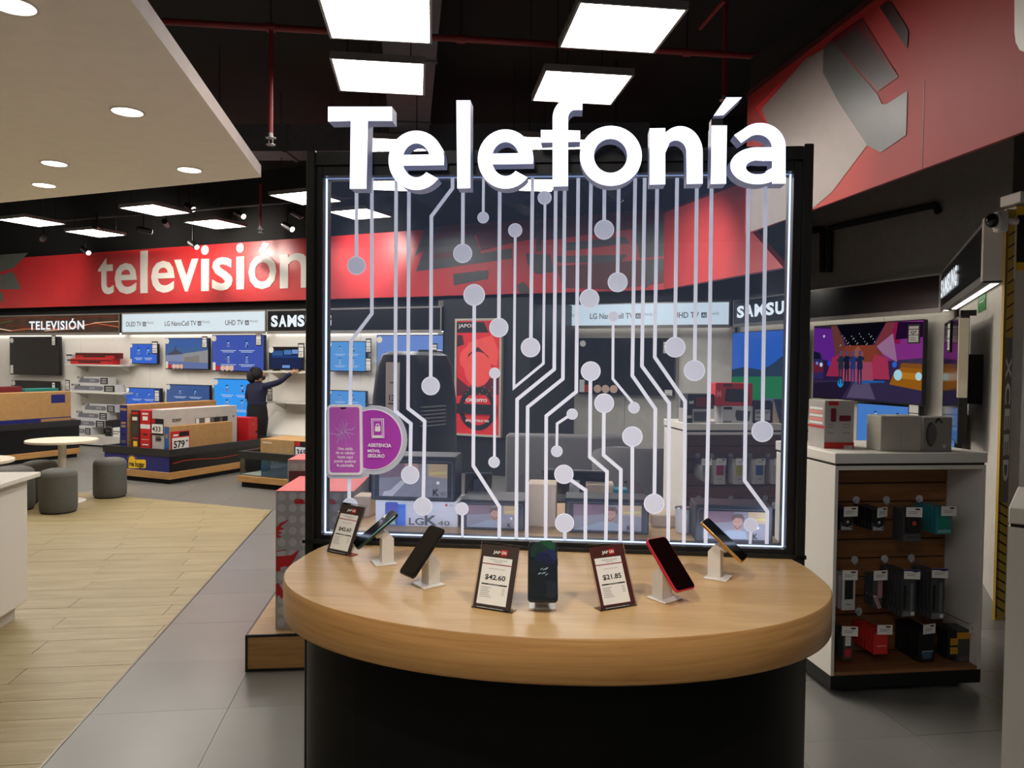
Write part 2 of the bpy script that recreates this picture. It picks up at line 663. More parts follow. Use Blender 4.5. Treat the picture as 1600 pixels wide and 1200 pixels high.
# recessed gallery: back wall, side wall, return wall
gwm = mat('gallery_wall', (200, 196, 186), 0.6)
wg = put('wall_gallery', G().box(-0.2, 3.2, 0.03, 0.15, 0, 2.6, m_joint), None, GA.at(0, 0, 0), GA.a, kind='structure')
for k in range(4):
    put('panel', G().box(k * 0.82 + 0.003 - 0.1, k * 0.82 + 0.717, 0, 0.03, 0, 2.17, gwm), wg)
dl = (Vector((4.22, 7.6)) - Vector((3.17, 11.2))).length
wd_ = put('wall_side', G().box(0, dl, 0.03, 0.15, 0, 2.6, m_joint), None, GD.at(0, 0, 0), GD.a, kind='structure')
for k in range(4):
    put('panel', G().box(k * dl / 4 + 0.003, (k + 1) * dl / 4 - 0.003, 0, 0.03, 0, 2.17, gwm), wd_)
el = (Vector((3.0, 4.93)) - Vector((4.22, 7.6))).length - .1
we = put('wall_right', G().box(0, el, 0.03, 0.15, 0, 2.6, m_joint), None, GE.at(0, 0, 0), GE.a, kind='structure')
for k in range(3):
    put('panel', G().box(k * el / 3 + 0.003, (k + 1) * el / 3 - 0.003, 0, 0.03, 0, 2.17, gwm), we)
# dark upper walls of the gallery
put('trim_4', G().box(-0.4, dl + 0.3, 0.35, 0.5, 2.6, 4.7, m_dw), None, GD.at(0, 0, 0), GD.a, kind='structure')
put('trim_5', G().box(-0.4, el + 1.2, 0.9, 1.05, 2.5, 4.7, m_dw), None, GE.at(0, 0, 0), GE.a, kind='structure')
put('trim_6', G().box(-0.5, 3.4, 0.1, 0.2, 2.6, 4.7, m_bw), None, GA.at(0, 0, 0), GA.a, kind='structure')
# cream end of the return wall with its socket strip
put('trim_7', G().box(el, el + 0.1, -0.02, 0.11, 0, 2.16, m_plinth).box(el - 0.0, el + 0.104, -0.024, 0.11, 0.35, 0.36, m_dark), None, GE.at(0, 0, 0), GE.a, kind='structure')
put('baseboard_right', G().box(el + 0.1, el + 0.11, -0.02, 0.11, 0, 0.05, m_dark), None, GE.at(0, 0, 0), GE.a, kind='structure')

# ================================================================== LAMPS
def ceiling_panel(x, y, ang, label, group=None, proto=[None]):
    if proto[0] is None:
        t = thing('ceiling_panel_light', label, 'ceiling light', (x, y, 3.5), R(ang), group)
        put('frame', G().box(-.30, .30, -.30, -.285, 0, .045, m_grey).box(-.30, .30, .285, .30, 0, .045, m_grey)
            .box(-.30, -.285, -.285, .285, 0, .045, m_grey).box(.285, .30, -.285, .285, 0, .045, m_grey)
            .box(-.285, .285, -.285, .285, .03, .045, m_grey), t)
        put('diffuser', G().box(-.285, .285, -.285, .285, .004, .012, m_panel), t)
        for a in (-.2, .2):
            put('hanger', G().cyl((a, a, .045), (a, a, 1.2), .004, m_blackmatt, 6), t)
        proto[0] = t
        return t
    t = clone(proto[0], (x, y, 3.5), R(ang), label)
    if group:
        t['group'] = group
    elif 'group' in t:
        del t['group']
    return t
vis = [(0.59, 4.43, 7, 'square LED ceiling panel ahead of the fascia corner, above the letter o'),
       (0.45, 5.38, 7, 'square LED ceiling panel showing just above the letter f of the sign'),
       (-0.91, 5.22, 7, 'square LED ceiling panel hanging right above the letters T and e'),
       (-0.77, 4.33, 6, 'square LED ceiling panel nearest us, cut by the top of the picture'),
       (0.30, 6.85, 7, 'square LED ceiling panel hidden mostly behind the letter f'),
       (-1.08, 6.93, 7, 'square LED ceiling panel seen between the letter T and first e'),
       (0.16, 8.28, 7, 'square LED ceiling panel seen through the glass beneath the second e'),
       (-1.25, 8.35, 7, 'square LED ceiling panel seen through the glass under the first e'),
       (-4.62, 9.95, -24, 'diamond-looking LED ceiling panel beside the lit track spotlight'),
       (-4.22, 10.93, -24, 'diamond-looking LED ceiling panel just above the letter i and s of television'),
       (-6.80, 10.90, -24, 'LED ceiling panel crossed by a dark spotlight stem, near the picture edge'),
       (-6.41, 11.83, -24, 'LED ceiling panel hanging over the plain red end before the word television'),
       (-8.60, 12.00, -24, 'LED ceiling panel farthest out, cut by the picture edge over the red fascia'),
       (-2.45, 9.10, -24, 'LED ceiling panel running behind the upper edge of the black kiosk frame'),
       (-2.00, 10.05, -24, 'LED ceiling panel seen through the glass in its upper corner')]
for x, y, a, l in vis:
    ceiling_panel(x, y, a, l)
hid = 'LED ceiling panel of the same grid, above and behind the viewer'
for x, y in ((-0.7, -0.5), (-0.6, -2.0), (-6.0, 8.9), (-8.0, 9.6), (-3.2, 7.6), (-4.2, 8.2), (-5.2, 7.9), (-6.8, 8.3), (-7.4, 10.2), (-9.2, 10.8), (-8.4, 8.6), (-9.4, 12.6)):  # unseen panels added to brighten the left, the back and camera-facing sides
    ceiling_panel(x, y, 7 if x > -3 else -24, hid, 'ceiling panels out of the picture')
for x, y in ((1.6, 10.9),):  # unseen panel added to brighten the gallery wall
    ceiling_panel(x, y, -22, 'LED ceiling panel inside the recessed gallery, hidden by the fascia', 'gallery panels').location.z = 2.9

def downlight(p, label, group=None, proto=[None]):
    if proto[0] is None:
        t = thing('downlight', label, 'downlight', p, 0, group)
        put('ring', G().lathe([(.082, -.001), (.094, -.001), (.094, -.006), (.082, -.006), (.082, -.001)], m_white, 24, caps=False), t, smooth=True)
        put('lens', G().lathe([(0.001, -.003), (.083, -.003)], m_down, 24, caps=False), t)
        proto[0] = t
        return t
    t = clone(proto[0], p, 0, label)
    if group:
        t['group'] = group
    elif 'group' in t:
        del t['group']
    return t
for px, py, l in ((20, 8, 'round downlight in the cream soffit, cut by the picture corner'),
                  (199, 174, 'round downlight alone in the middle of the cream soffit'),
                  (85, 255, 'round downlight in the cream soffit, just behind the far pair'),
                  (69, 289, 'round downlight in the cream soffit closest to its rear edge'),
                  (296, 265, 'round downlight in the cream soffit near its pointed corner')):
    p = level(px, py, 3.0)
    downlight((p.x, p.y, 3.0), l)
for x, y in ((-3.1, 4.25), (-4.3, 4.7), (-3.0, 2.9), (-4.2, 3.3), (-5.4, 5.4), (-1.85, 1.8), (-2.9, 1.5), (-1.7, 0.4), (-2.8, 0.2), (-2.6, -1.1), (-4.0, 1.8), (-5.2, 2.6), (-6.2, 4.4), (-6.6, 6.2), (-5.6, 6.6), (-4.9, 0.8), (-6.4, 3.0), (-7.2, 4.4), (-7.0, 1.6), (-5.6, 4.0)):  # unseen downlights added to raise light and bounce under the soffit
    downlight((x, y, 3.0), 'round soffit downlight of the same rows, outside the picture', 'soffit downlights out of the picture')

# ceiling track and spotlights aimed at the fascia
def track_light(p, aim, label, power=SPOT_W, lit=True, col=(255, 244, 230), spread=48, ceil=False):
    p, aim = Vector(p), Vector(aim)
    d = (aim - p).normalized()
    t = thing('track_spotlight', label, 'spotlight', p)
    q = p - d * 0.11
    put('stem', G().cyl((0, 0, 0), (0, 0, 4.7 - q.z if ceil or q.z > 3.76 else 3.76 - q.z), .012, m_blackmatt, 8), t, tuple(q - p - d * 0.0))
    put('housing', G().cyl(-d * .2, d * 0.0, .042, m_black, 14).cyl(d * 0.0, d * .01, .042, m_black, 14, .038), t, smooth=True)
    put('lens', G().cyl(d * .004, d * .012, .036, lamp('spot_lens', (255, 244, 228), 9.0), 14), t)
    if lit:
        L = bpy.data.lights.new('spot_beam', 'SPOT')
        L.energy = power
        L.color = lin(col)[:3]
        L.spot_size = R(spread)
        L.spot_blend = 1.0
        L.shadow_soft_size = 0.04
        o = bpy.data.objects.new('spot_beam', L)
        COL.objects.link(o)
        o.parent = t
        o.location = d * 0.03
        o.rotation_euler = d.to_track_quat('-Z', 'Y').to_euler()
    return t
spots = [((302, 327), 11.2, None, 'lit spotlight beside a diamond ceiling panel above the fascia'),
         ((307, 386), 11.8, None, 'lit spotlight hanging just before the first i of television'),
         ((138, 395), 12.4, None, 'lit spotlight before the plain red end of the fascia'),
         ((380, 338), 11.2, None, 'lit spotlight on the track over the end of the word television'),
         ((456, 358), 10.8, None, 'lit spotlight on the track nearest the black kiosk frame'),
         ((156, 356), 11.6, (222, 384), 'dark spotlight whose stem crosses a diamond ceiling panel'),
         ((66, 374), 12.0, (20, 424), 'dark spotlight over the grey-patterned end of the fascia'),
         ((236, 362), 11.6, (385, 398), 'dark spotlight above the letters e and v of television'),
         ((470, 338), 10.4, (575, 395), 'dark spotlight half hidden by the kiosk post'),
         ((262, 352), 11.4, (300, 400), 'dark spotlight between the two diamond ceiling panels')]
for (px, py), Y, aim, l in spots:
    d = sight(px, py)
    tt = Y / d.y
    p = Vector((d.x * tt, d.y * tt, EYE + d.z * tt))
    if aim:
        sx, sz = AF.hit(*aim)
        track_light(p, AF.at(sx, 0, sz), l, power=SPOT_W * 1.5, spread=64)
    else:
        track_light(p, p + Vector((.75, -.55, -.42)), l, power=SPOT_W * 1.5)
t = thing('lighting_track', 'black lighting track on thin wires above the television fascia', 'track', (0, 0, 0))
p0, p1, p2 = Vector((-7.5, 12.3, 3.75)), Vector((-4.2, 11.0, 3.75)), Vector((-1.5, 9.9, 3.75))
put('rail', G().tube([p0, p1, p2], .02, m_rim, 6), t)
for q in (p0, p1, p2):
    put('suspension_wire', G().cyl(q, q + Vector((0, 0, 0.9)), .004, m_rim, 5), t)
# spots on the right-hand fascia
sx, sz = MF.hit(1275, 295)
track_light((0.55, 3.0, 3.5), MF.at(sx, 0, sz), 'spotlight above the picture, aimed at the fascia over the aisle', power=SPOT_W * .6, spread=30, ceil=True)
sx, sz = BF.hit(1090, 420)
track_light((1.1, 8.0, 3.3), BF.at(sx, 0, sz), 'spotlight aimed at the salmon red return fascia seen through the glass', power=SPOT_W * .6, spread=80, ceil=True)

for x, y in ((-0.85, 0.5), (1.0, 0.6)):  # unseen spotlights added to brighten the counter and kiosk front
    track_light((x, y, 3.4), (.12, 2.25, .95), 'spotlight behind the viewer, aimed at the phone counter', power=SPOT_W * .85, spread=44, ceil=True)['group'] = 'added spotlights aimed at the counter'

# red sprinkler pipes
m_pipe = mat('red_sprinkler_pipe', (120, 22, 24), 0.5)
def head(t, p):
    g = G().cyl((p[0], p[1], p[2]), (p[0], p[1], p[2] - .03), .016, m_grey, 8).cyl((p[0], p[1], p[2] - .03), (p[0], p[1], p[2] - .034), .035, m_grey, 10)
    g.cyl((p[0] + .012, p[1], p[2] - .03), (p[0] + .012, p[1], p[2] - .075), .004, m_grey, 5).cyl((p[0] - .012, p[1], p[2] - .03), (p[0] - .012, p[1], p[2] - .075), .004, m_grey, 5)
    g.cyl((p[0], p[1], p[2] - .075), (p[0], p[1], p[2] - .08), .03, m_grey, 10)
    put('sprinkler_head', g, t)
zp = 3.85
a_, b_ = level(300, 36, zp), level(1250, 92, zp)
t = thing('sprinkler_main_pipe', 'red sprinkler main pipe running across behind the near ceiling panels', 'pipe', (0, 0, 0))
dd = (b_ - a_).normalized()
put('pipe', G().cyl(a_ - dd * 1.2, b_ + dd * 1.0, .022, m_pipe, 10), t, smooth=True)
for f in (.12, .42, .6, .8):
    q = a_ + (b_ - a_) * f
    put('coupling', G().cyl(q - dd * .03, q + dd * .03, .03, m_pipe, 10), t)
    put('rod', G().cyl(q, q + Vector((0, 0, .85)), .005, m_blackmatt, 5), t)
t = thing('sprinkler_branch_pipe', 'thin red pipe slanting down towards the fascia over the aisle', 'pipe', (0, 0, 0))
put('pipe', G().cyl(level(1132, 0, 3.8), level(1094, 44, 3.9), .014, m_pipe, 8), t)
def drop(px, py0, py1, Y, label):
    d0, d1_ = sight(px, py0), sight(px, py1)
    p = Vector((d1_.x * Y / d1_.y, Y, EYE + d1_.z * Y / d1_.y))
    ztop = EYE + d0.z * Y / d0.y
    t = thing('sprinkler_drop', label, 'sprinkler', p)
    put('pipe', G().cyl((0, 0, 0), (0, 0, ztop - p.z), .016, m_pipe, 8), t)
    head(t, (0, 0, 0))
drop(423, 48, 208, 5.2, 'red sprinkler drop hanging beyond the point of the cream soffit')
drop(407, 288, 354, 10.2, 'thin red sprinkler drop in front of the last letter of television')
drop(1131, -140, 150, 6.0, 'dark sprinkler drop rising above the accent of the sign')

# ================================================================== FASCIAS
def wall_thing(name, label, cat, fr, x, y, z, group=None):
    return thing(name, label, cat, fr.at(x, y, z), fr.a, group)

def pxpoly(fr, pts, off=0.0, ox=0.0, oz=0.0):
    return [(fr.hit(px, py, off)[0] - ox, fr.hit(px, py, off)[1] - oz) for px, py in pts]

FZ0, FZ1 = 2.55, 3.52
m_gprint = mat('charcoal_fascia_print', (66, 66, 66), 0.35, var=0.1)
m_glare = mat('grey_green_painted_glare', (96, 102, 94), 0.35, var=0.08)  # reflected glare at the fascia's left end, put into the colour
m_dkprint = mat('brown_red_fascia_print', (92, 26, 30), 0.38, var=0.1)
m_letterwhite = mat('white_vinyl', (228, 226, 218), 0.4, var=0.03, scale=3)

# televisión fascia
fx0, fx1 = AF.x(-60), 0.0
fx1 = (Vector((1.915, 9.80, 0)) - AF.P).dot(AF.d)
t = thing('television_fascia', 'long red fascia band with the white word televisión across the back wall', 'fascia', AF.at(0, 0, 0), AF.a)
put('band', G().box(fx0, fx1, 0, .08, FZ0, FZ1, m_redfascia), t)
g = G()
for pts, m in [
    ([(0, 398), (44, 395), (22, 418), (0, 425)], m_glare),
    ([(0, 430), (20, 424), (34, 452), (0, 452)], m_glare),
    ([(0, 458), (5, 457), (5, 470), (0, 472)], m_glare),
    ([(664, 356), (690, 354), (715, 352), (705, 366), (658, 394), (648, 400)], m_gprint),
    ([(690, 353), (780, 346), (783, 352), (730, 372), (666, 392)], m_dkprint),
    ([(668, 376), (740, 366), (752, 396), (800, 388), (800, 404), (700, 418), (650, 424)], m_gprint),
    ([(672, 398), (712, 392), (709, 402), (672, 406)], m_dkprint),
    ([(708, 428), (763, 422), (762, 436), (709, 446)], m_gprint),
    ([(740, 352), (800, 345), (838, 343), (838, 372), (790, 382), (752, 392)], m_dkprint),
    ([(838, 343), (846, 342), (846, 392), (838, 394)], m_gprint),
    ([(846, 342), (1037, 325), (1037, 352), (846, 376)], m_dkprint),
    ([(855, 346), (884, 343), (884, 372), (866, 375)], m_gprint),
    ([(822, 396), (860, 398), (866, 425), (838, 428), (824, 412)], m_gprint),
    ([(880, 380), (975, 370), (985, 380), (885, 392)], m_gprint),
    ([(868, 400), (980, 398), (968, 412), (872, 410)], m_gprint),
    ([(870, 416), (1037, 404), (1037, 442), (960, 452), (880, 450)], m_dkprint),
    ([(990, 352), (1037, 348), (1037, 400), (1000, 404)], m_gprint),
    ([(808, 446), (818, 440), (832, 458), (812, 458)], m_gprint),
    ([(1000, 408), (1037, 404), (1037, 420), (1008, 452), (1002, 440)], m_gprint)]:
    g.poly(pxpoly(AF, pts, -.002), -.002 - .0004 * len(g.F), m)
put('pattern_glare_print', g, t)
for ch, x0, y0, x1, y1 in [('t', 154, 403, 178, 460), ('e', 180, 411, 214, 459.5), ('l', 220, 392, 231, 458), ('e', 237, 407.5, 273, 457.5),
                           ('v', 273, 405, 310.5, 455.5), ('ı', 315, 404.5, 327, 454.8), ('s', 332, 402, 364, 454), ('ı', 370, 401, 382, 452.3),
                           ('o', 389, 398, 432.5, 452), ('n', 438, 395.5, 484, 450)]:
    a, b, c, d = AF.box(x0, y0, x1, y1)
    g = G().text(ch, a, c, m_letterwhite, -.012, h=d - c, wd=b - a, bold=.013, depth=.012, full=True)
    if ch == 'ı':
        r = AF.box(x0, y0 - 21, x1, y0 - 6)
        g.disc((a + b) / 2, (r[2] + r[3]) / 2, (b - a) / 2, -.012, m_letterwhite, rz=(r[3] - r[2]) / 2)
    if ch == 'o':
        g.poly(pxpoly(AF, [(404.5, 393.5), (414, 393.5), (422, 381), (412, 378)]), -.012, m_letterwhite)
    put('letter', g, t)

# salmon return fascia
bx1 = BF.x(1224)
t = thing('return_fascia', 'plain salmon red return fascia seen through the glass beside the long band', 'fascia', BF.at(0, 0, 0), BF.a)
m_salmon = mat('salmon_fascia_print', (208, 76, 76), 0.42, var=0.05, scale=3)
bc = pxpoly(BF, [(1224, 418), (1174, 361)])
put('band', G().prism([(0, FZ0), bc[0], bc[1], (bc[1][0], FZ1), (0, FZ1)], 0, .08, m_salmon), t)
put('edge_trim', G().box(0, bc[1][0], -.01, 0, FZ1, FZ1 + .03, mat('maroon_trim', (70, 16, 20), 0.5)), t)

# fascia over the right-hand aisle
mx1 = MF.x(1650)
mx0 = MF.x(1160)
t = thing('aisle_fascia', 'red fascia over the aisle with grey folded shapes and a white letter edge', 'fascia', MF.at(0, 0, 0), MF.a)
put('band', G().box(mx0, mx1, 0, .02, FZ0, FZ1 + .02, mat('muted_red_fascia_print', (156, 44, 42), 0.5, var=0.05, scale=3, spec=.3)), t)
put('edge_trim', G().box(mx0, mx1, -.012, .0, FZ1 + .02, FZ1 + .05, mat('maroon_trim', (70, 16, 20), 0.5)), t)
g = G()
m_haze = mat('glare_grey_print', (126, 114, 110), 0.42, var=0.05)  # dark print with the lamp glare on it put into its colour
for pts, m in [
    ([(1180, 168), (1222, 128), (1190, 170), (1240, 232), (1228, 232)], m_red),
    ([(1190, 170), (1259, 92), (1288, 76), (1286, 113), (1310, 159), (1355, 227), (1300, 300), (1265, 330), (1173, 362), (1173, 240), (1215, 230)], m_haze),
    ([(1287, 76), (1299, 63), (1371, 147), (1378, 163), (1385, 163), (1418, 142), (1416, 211), (1377, 238), (1355, 227), (1310, 159), (1286, 113)], m_gprint),
    ([(1299, 61), (1347, 28), (1404, 120), (1371, 144)], m_dkprint),
    ([(1306, 68), (1340, 42), (1398, 120), (1372, 138)], mat('dusky_fascia_print', (58, 44, 46), 0.36)),
    ([(1375, 11), (1385, 3), (1394, 5), (1420, 48), (1418, 76)], mat('umber_fascia_print', (48, 22, 22), 0.4))]:
    g.poly(pxpoly(MF, pts, -.002), -.002 - .0006 * len(g.F), m)
put('pattern_glare_print', g, t)
# rounded foot of a big white letter at the picture edge
c = pxpoly(MF, [(1585, -30), (1585, 50), (1587, 66), (1593, 78), (1602, 82), (1640, 70), (1640, -60)], -.012)
put('letter', G().prism(c, -.012, 0, m_letterwhite), t)
put('panel_joint', G().box(MF.x(1432.4), MF.x(1433.4), -.0015, 0, FZ0, MF.hit(1433, 130)[1], m_dkprint), t)
# a dark rail the fascia hangs from
put('hanger_rail', G().box(mx0, mx1, .02, .06, FZ1 + .05, FZ1 + .3, m_blackmatt), t)

# ================================================================== SIGN BOXES
m_signwhite = mat('lit_white_sign', (120, 126, 130), 0.4, var=0.02, glow=0.70, glow_col=(222, 240, 250))
m_signfrm = mat('aluminium_sign_frame', (150, 146, 140), 0.4, 0.5)
m_signblk = mat('black_sign_face', (13, 15, 19), 0.25)
m_signlet = lamp('lit_sign_letter', (236, 244, 250), 1.0)

def sign_box(fr, x0, x1, z0, z1, label, face, name='sign_box', off=.16, dep=.16, frame=m_signfrm, under=None):
    t = thing(name, label, 'sign', fr.at(x0, -off, z0), fr.a)
    W, H = x1 - x0, z1 - z0
    put('housing', G().box(0, W, .004, dep, 0, H, m_rim), t)
    put('face', G().box(.02, W - .02, 0, .004, .018, H - .018, face), t)
    put('frame', G().box(0, W, -.006, .004, -.03, .018, frame).box(0, W, -.006, .004, H - .018, H, frame)
        .box(0, .02, -.006, .004, .018, H - .018, frame).box(W - .02, W, -.006, .004, .018, H - .018, frame), t)
    put('added_under_light', G().box(.03, W - .03, dep - .07, dep - .03, -.006, -.001, under or lamp('added_under_glow', (255, 250, 242), UNDER_GLOW)), t)  # strip lamp added to brighten the wall below
    return t, W, H
SO = .16
def capitals(x0, x1, z, h, m, y):
    g = G()
    ws = (.9, 1.0, 1.18, .9, .95, 1.0, 1.0)
    gap = .13
    k = (x1 - x0) / (sum(ws) + gap * 6)
    x = x0
    for ch, w_ in zip('SAMSUNG', ws):
        g.text(ch, x, z, m, y, h=h, wd=w_ * k, bold=.045, full=True)
        x += (w_ + gap) * k
    return g
def sx(fr, px, py=505):
    return fr.hit(px, py, -SO)[0]
def sz(fr, px, py):
    return fr.hit(px, py, -SO)[1]
zs0, zs1 = sz(A, 260, 520), sz(A, 260, 488)

# TELEVISIÓN sign with light trails
t, W, H = sign_box(A, sx(A, -50), sx(A, 187), zs0, zs1, 'dark sign with orange light trails reading TELEVISIÓN in white capitals', mat('brown_trail_print', (66, 44, 32), 0.4, var=.4, scale=5, glow=.12))
x0 = sx(A, -50)
g = G()
def trail(pts, th, m, fr=A, x0=x0, z0=zs0, y=-.003):
    P = [(fr.hit(px, py, -SO)[0] - x0, fr.hit(px, py, -SO)[1] - z0) for px, py in pts]
    g.strip([(p[0], p[1] + th) for p in P], [(p[0], p[1] - th) for p in P], y, y + .002, m, m)
tr1 = lamp('trail_orange', (226, 120, 74), .9)
tr2 = lamp('trail_red', (150, 60, 40), .6)
tr3 = lamp('trail_white', (240, 200, 170), 1.0)
tr4 = lamp('trail_green', (96, 96, 50), .6)
trail([(-45, 514), (-10, 512), (18, 517)], .008, tr3)
trail([(16, 517), (40, 514), (90, 514), (130, 508), (150, 505), (186, 511)], .006, tr1)
trail([(70, 517), (110, 514), (150, 504), (186, 502)], .005, tr3)
trail([(0, 500), (30, 497), (60, 495), (100, 499), (150, 494), (186, 496)], .006, tr2)
trail([(10, 508), (50, 512), (110, 510), (150, 510), (186, 506)], .006, tr2)
trail([(-40, 498), (0, 505), (20, 501)], .012, tr4)
put('light_trails', g, t)
zz = sz(A, 90, 514.5)
put('lettering', G().text('TELEVISIÓN', sx(A, 46) - x0, zz - zs0, m_signlet, -.006, h=sz(A, 90, 498) - zz, wd=sx(A, 132) - sx(A, 46), bold=.03), t)

def lg_sign(fr, xa, xb, z0, z1, tx, label, yref):
    t, W, H = sign_box(fr, xa, xb, z0, z1, label, m_signwhite, under=None if fr is A else lamp('added_gallery_glow', (255, 246, 232), 3.0))
    for s, f0, f1 in tx:
        hh = H * .3 if not s.startswith('AI') else H * .28
        if s == 'AI':
            g = G().rect(W * f0, W * f1, H * .33, H * .55, -.002, m_greyink).text('AI', W * (f0 + f1) / 2, H * .36, m_signwhite, -.004, h=H * .15, wd=W * (f1 - f0) * .7, align='c')
        else:
            g = G().text(s, W * f0, H * .335, m_greyink, -.003, h=H * .235 if s != 'ThinQ' else H * .10, wd=W * (f1 - f0), bold=.012 if s != 'ThinQ' else 0)
            if s == 'ThinQ':
                g.shift(0, 0, H * .12)
        put('lettering', g, t)
words_ = [('OLED TV', .034, .15), ('AI', .16, .185), ('ThinQ', .19, .24), ('LG NanoCell TV', .322, .543), ('AI', .553, .578), ('ThinQ', .584, .634),
          ('UHD TV', .739, .857), ('AI', .868, .893), ('ThinQ', .899, .949)]
lg_sign(A, sx(A, 190), sx(A, 415.5), zs0, zs1, words_, 'white backlit sign naming three kinds of TV, beside the TELEVISIÓN sign', 505)
# dark sign with white brand name
t, W, H = sign_box(A, sx(A, 417), sx(A, 690), zs0, zs1, 'long black sign with white brand capitals running behind the kiosk post', m_signblk)
x0 = sx(A, 417)
z_a = sz(A, 470, 510.5)
put('lettering', capitals(sx(A, 424, 500) - x0, sx(A, 518, 500) - x0, z_a - zs0, sz(A, 470, 492) - z_a, m_signlet, -.007), t)

# gallery signs
GZ0, GZ1 = 2.17, 2.53
def gx(fr, px, py=490):
    return fr.hit(px, py, -SO)[0]
lg_sign(GA, gx(GA, 828), gx(GA, 1141), GZ0, GZ1, words_, 'white backlit sign naming three kinds of TV, seen through the glass', 490)
def brand_sign(fr, xa, xb, t0, t1, label):
    t, W, H = sign_box(fr, xa, xb, GZ0, GZ1, label, m_signblk, under=lamp('added_gallery_glow', (255, 246, 232), 3.0))
    put('lettering', capitals(t0 - xa, t1 - xa, H * .27, H * .48, m_signlet, -.007), t)
    return t
brand_sign(GD, gx(GD, 1146), gx(GD, 1469.5), gx(GD, 1152), gx(GD, 1261), 'long black sign with white brand capitals over the party-scene television')
brand_sign(GE, gx(GE, 1471, 450), gx(GE, 1536, 400), gx(GE, 1471.5, 450), gx(GE, 1496, 440), 'steeply foreshortened black sign with glowing white brand capitals')
# white end cap of that sign
xe = gx(GE, 1536, 400)
t = thing('sign_end_cap', 'white square end block beside the foreshortened black sign', 'end cap', GE.at(xe, -SO, GZ0 - .02), GE.a)
put('cap', G().rbox(0.002, .06, -.01, .17, 0, .4, m_white, .004, 1), t)
put('shadow_gap', G().box(0.0, .058, .0, .16, -.012, 0, m_dark), t)
# black service tubing on the dark upper walls
def tubing(fr, off, runs, label):
    t = thing('conduit_run', label, 'conduit', fr.at(0, off, 0), fr.a)
    for pts in runs:
        P = [(fr.hit(px, py, off)[0], 0, fr.hit(px, py, off)[1]) for px, py in pts]
        put('conduit', G().tube(P, .035, m_blackmatt, 6), t)
tubing(GD, .3, [[(1262, 362), (1285, 359), (1285, 425)], [(1296, 425), (1296, 357), (1462, 320), (1466, 332)]], 'black conduit looping over the dark wall above the party-scene television')
tubing(GE, .8, [[(1523, 328), (1523, 304), (1545, 276), (1552, 262)], [(1556, 330), (1556, 245)]], 'black conduit rising on the dark wall beside the yellow and white tower')
t = thing('air_curtain', 'dark rectangular ventilation box behind the foreshortened black sign', 'ventilation box', GE.at(.7, .62, 2.62), GE.a)
put('casing', G().rbox(0, 1.6, 0, .25, 0, .42, m_duct, .01, 1), t)
put('grille', G().box(.1, 1.5, -.004, 0, .08, .16, m_blackmatt).box(.1, 1.5, -.004, 0, .24, .32, m_blackmatt), t)

# ================================================================== KIOSK
K = Fr((0.145, 2.52), -5)
kx0, kx1 = K.x(479), K.x(1263)
kz1 = K.hit(870, 233)[1]
GY = .045
gx0, gx1 = K.x(509, GY), K.x(1229, GY)
gz1 = K.hit(868, 275.5, GY)[1]
gz0 = K.hit(868, 843, GY)[1]
TZ = .98
kiosk = thing('phone_kiosk', 'black framed phone kiosk with edge-lit circuit glass, glowing Telefonía letters and oak counter', 'kiosk', K.at(0, 0, 0), K.a)
m_frame = mat('black_kiosk_frame', (17, 17, 17), 0.4, var=0.12)
FD = .11
put('frame_post', G().rbox(kx0, kx0 + .03, -.012, FD, .02, kz1 + .005, m_frame, .003, 1), kiosk)
put('frame_post', G().rbox(kx1 - .03, kx1, -.012, FD, .02, kz1 + .005, m_frame, .003, 1), kiosk)
put('inner_frame', G().box(kx0 + .03, gx0 - .002, .012, FD - .01, TZ - .02, kz1, m_frame), kiosk)
put('inner_frame', G().box(gx1 + .002, kx1 - .03, .012, FD - .01, TZ - .02, kz1, m_frame), kiosk)
put('top_rail', G().box(kx0 + .03, kx1 - .03, .0, FD, gz1 + .035, kz1, m_frame), kiosk)
put('inner_frame', G().box(gx0, gx1, .012, FD - .01, gz1 + .002, gz1 + .035, m_frame), kiosk)
put('bottom_rail', G().box(gx0, gx1, .012, FD - .01, TZ - .02, gz0 - .002, m_frame).box(gx0 - .06, gx1 + .06, -.012, .012, TZ, TZ + .012, m_frame), kiosk)
gl = pane_glass('kiosk_glass', (.93, .95, .98, 1), (.42, .58, 1.0, 1), .016)  # even blue glow painted in, standing for lit haze in the glass
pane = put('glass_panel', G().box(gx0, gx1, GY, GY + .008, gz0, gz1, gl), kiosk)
m_edge = lamp('edge_light', (205, 222, 255), 1.7)
put('light_strip', G().box(gx0 - .002, gx0 + .0012, GY - .001, GY + .009, gz0, gz1, m_edge), kiosk)
put('light_strip', G().box(gx1 - .0012, gx1 + .002, GY - .001, GY + .009, gz0, gz1, m_edge), kiosk)
put('light_strip', G().box(gx0, gx1, GY - .001, GY + .009, gz0 - .002, gz0 + .0006, m_edge), kiosk)
put('light_strip', G().box(gx0, gx1, GY - .001, GY + .009, gz1 - .001, gz1 + .001, lamp('edge_light_dim', (150, 170, 220), .7)), kiosk)

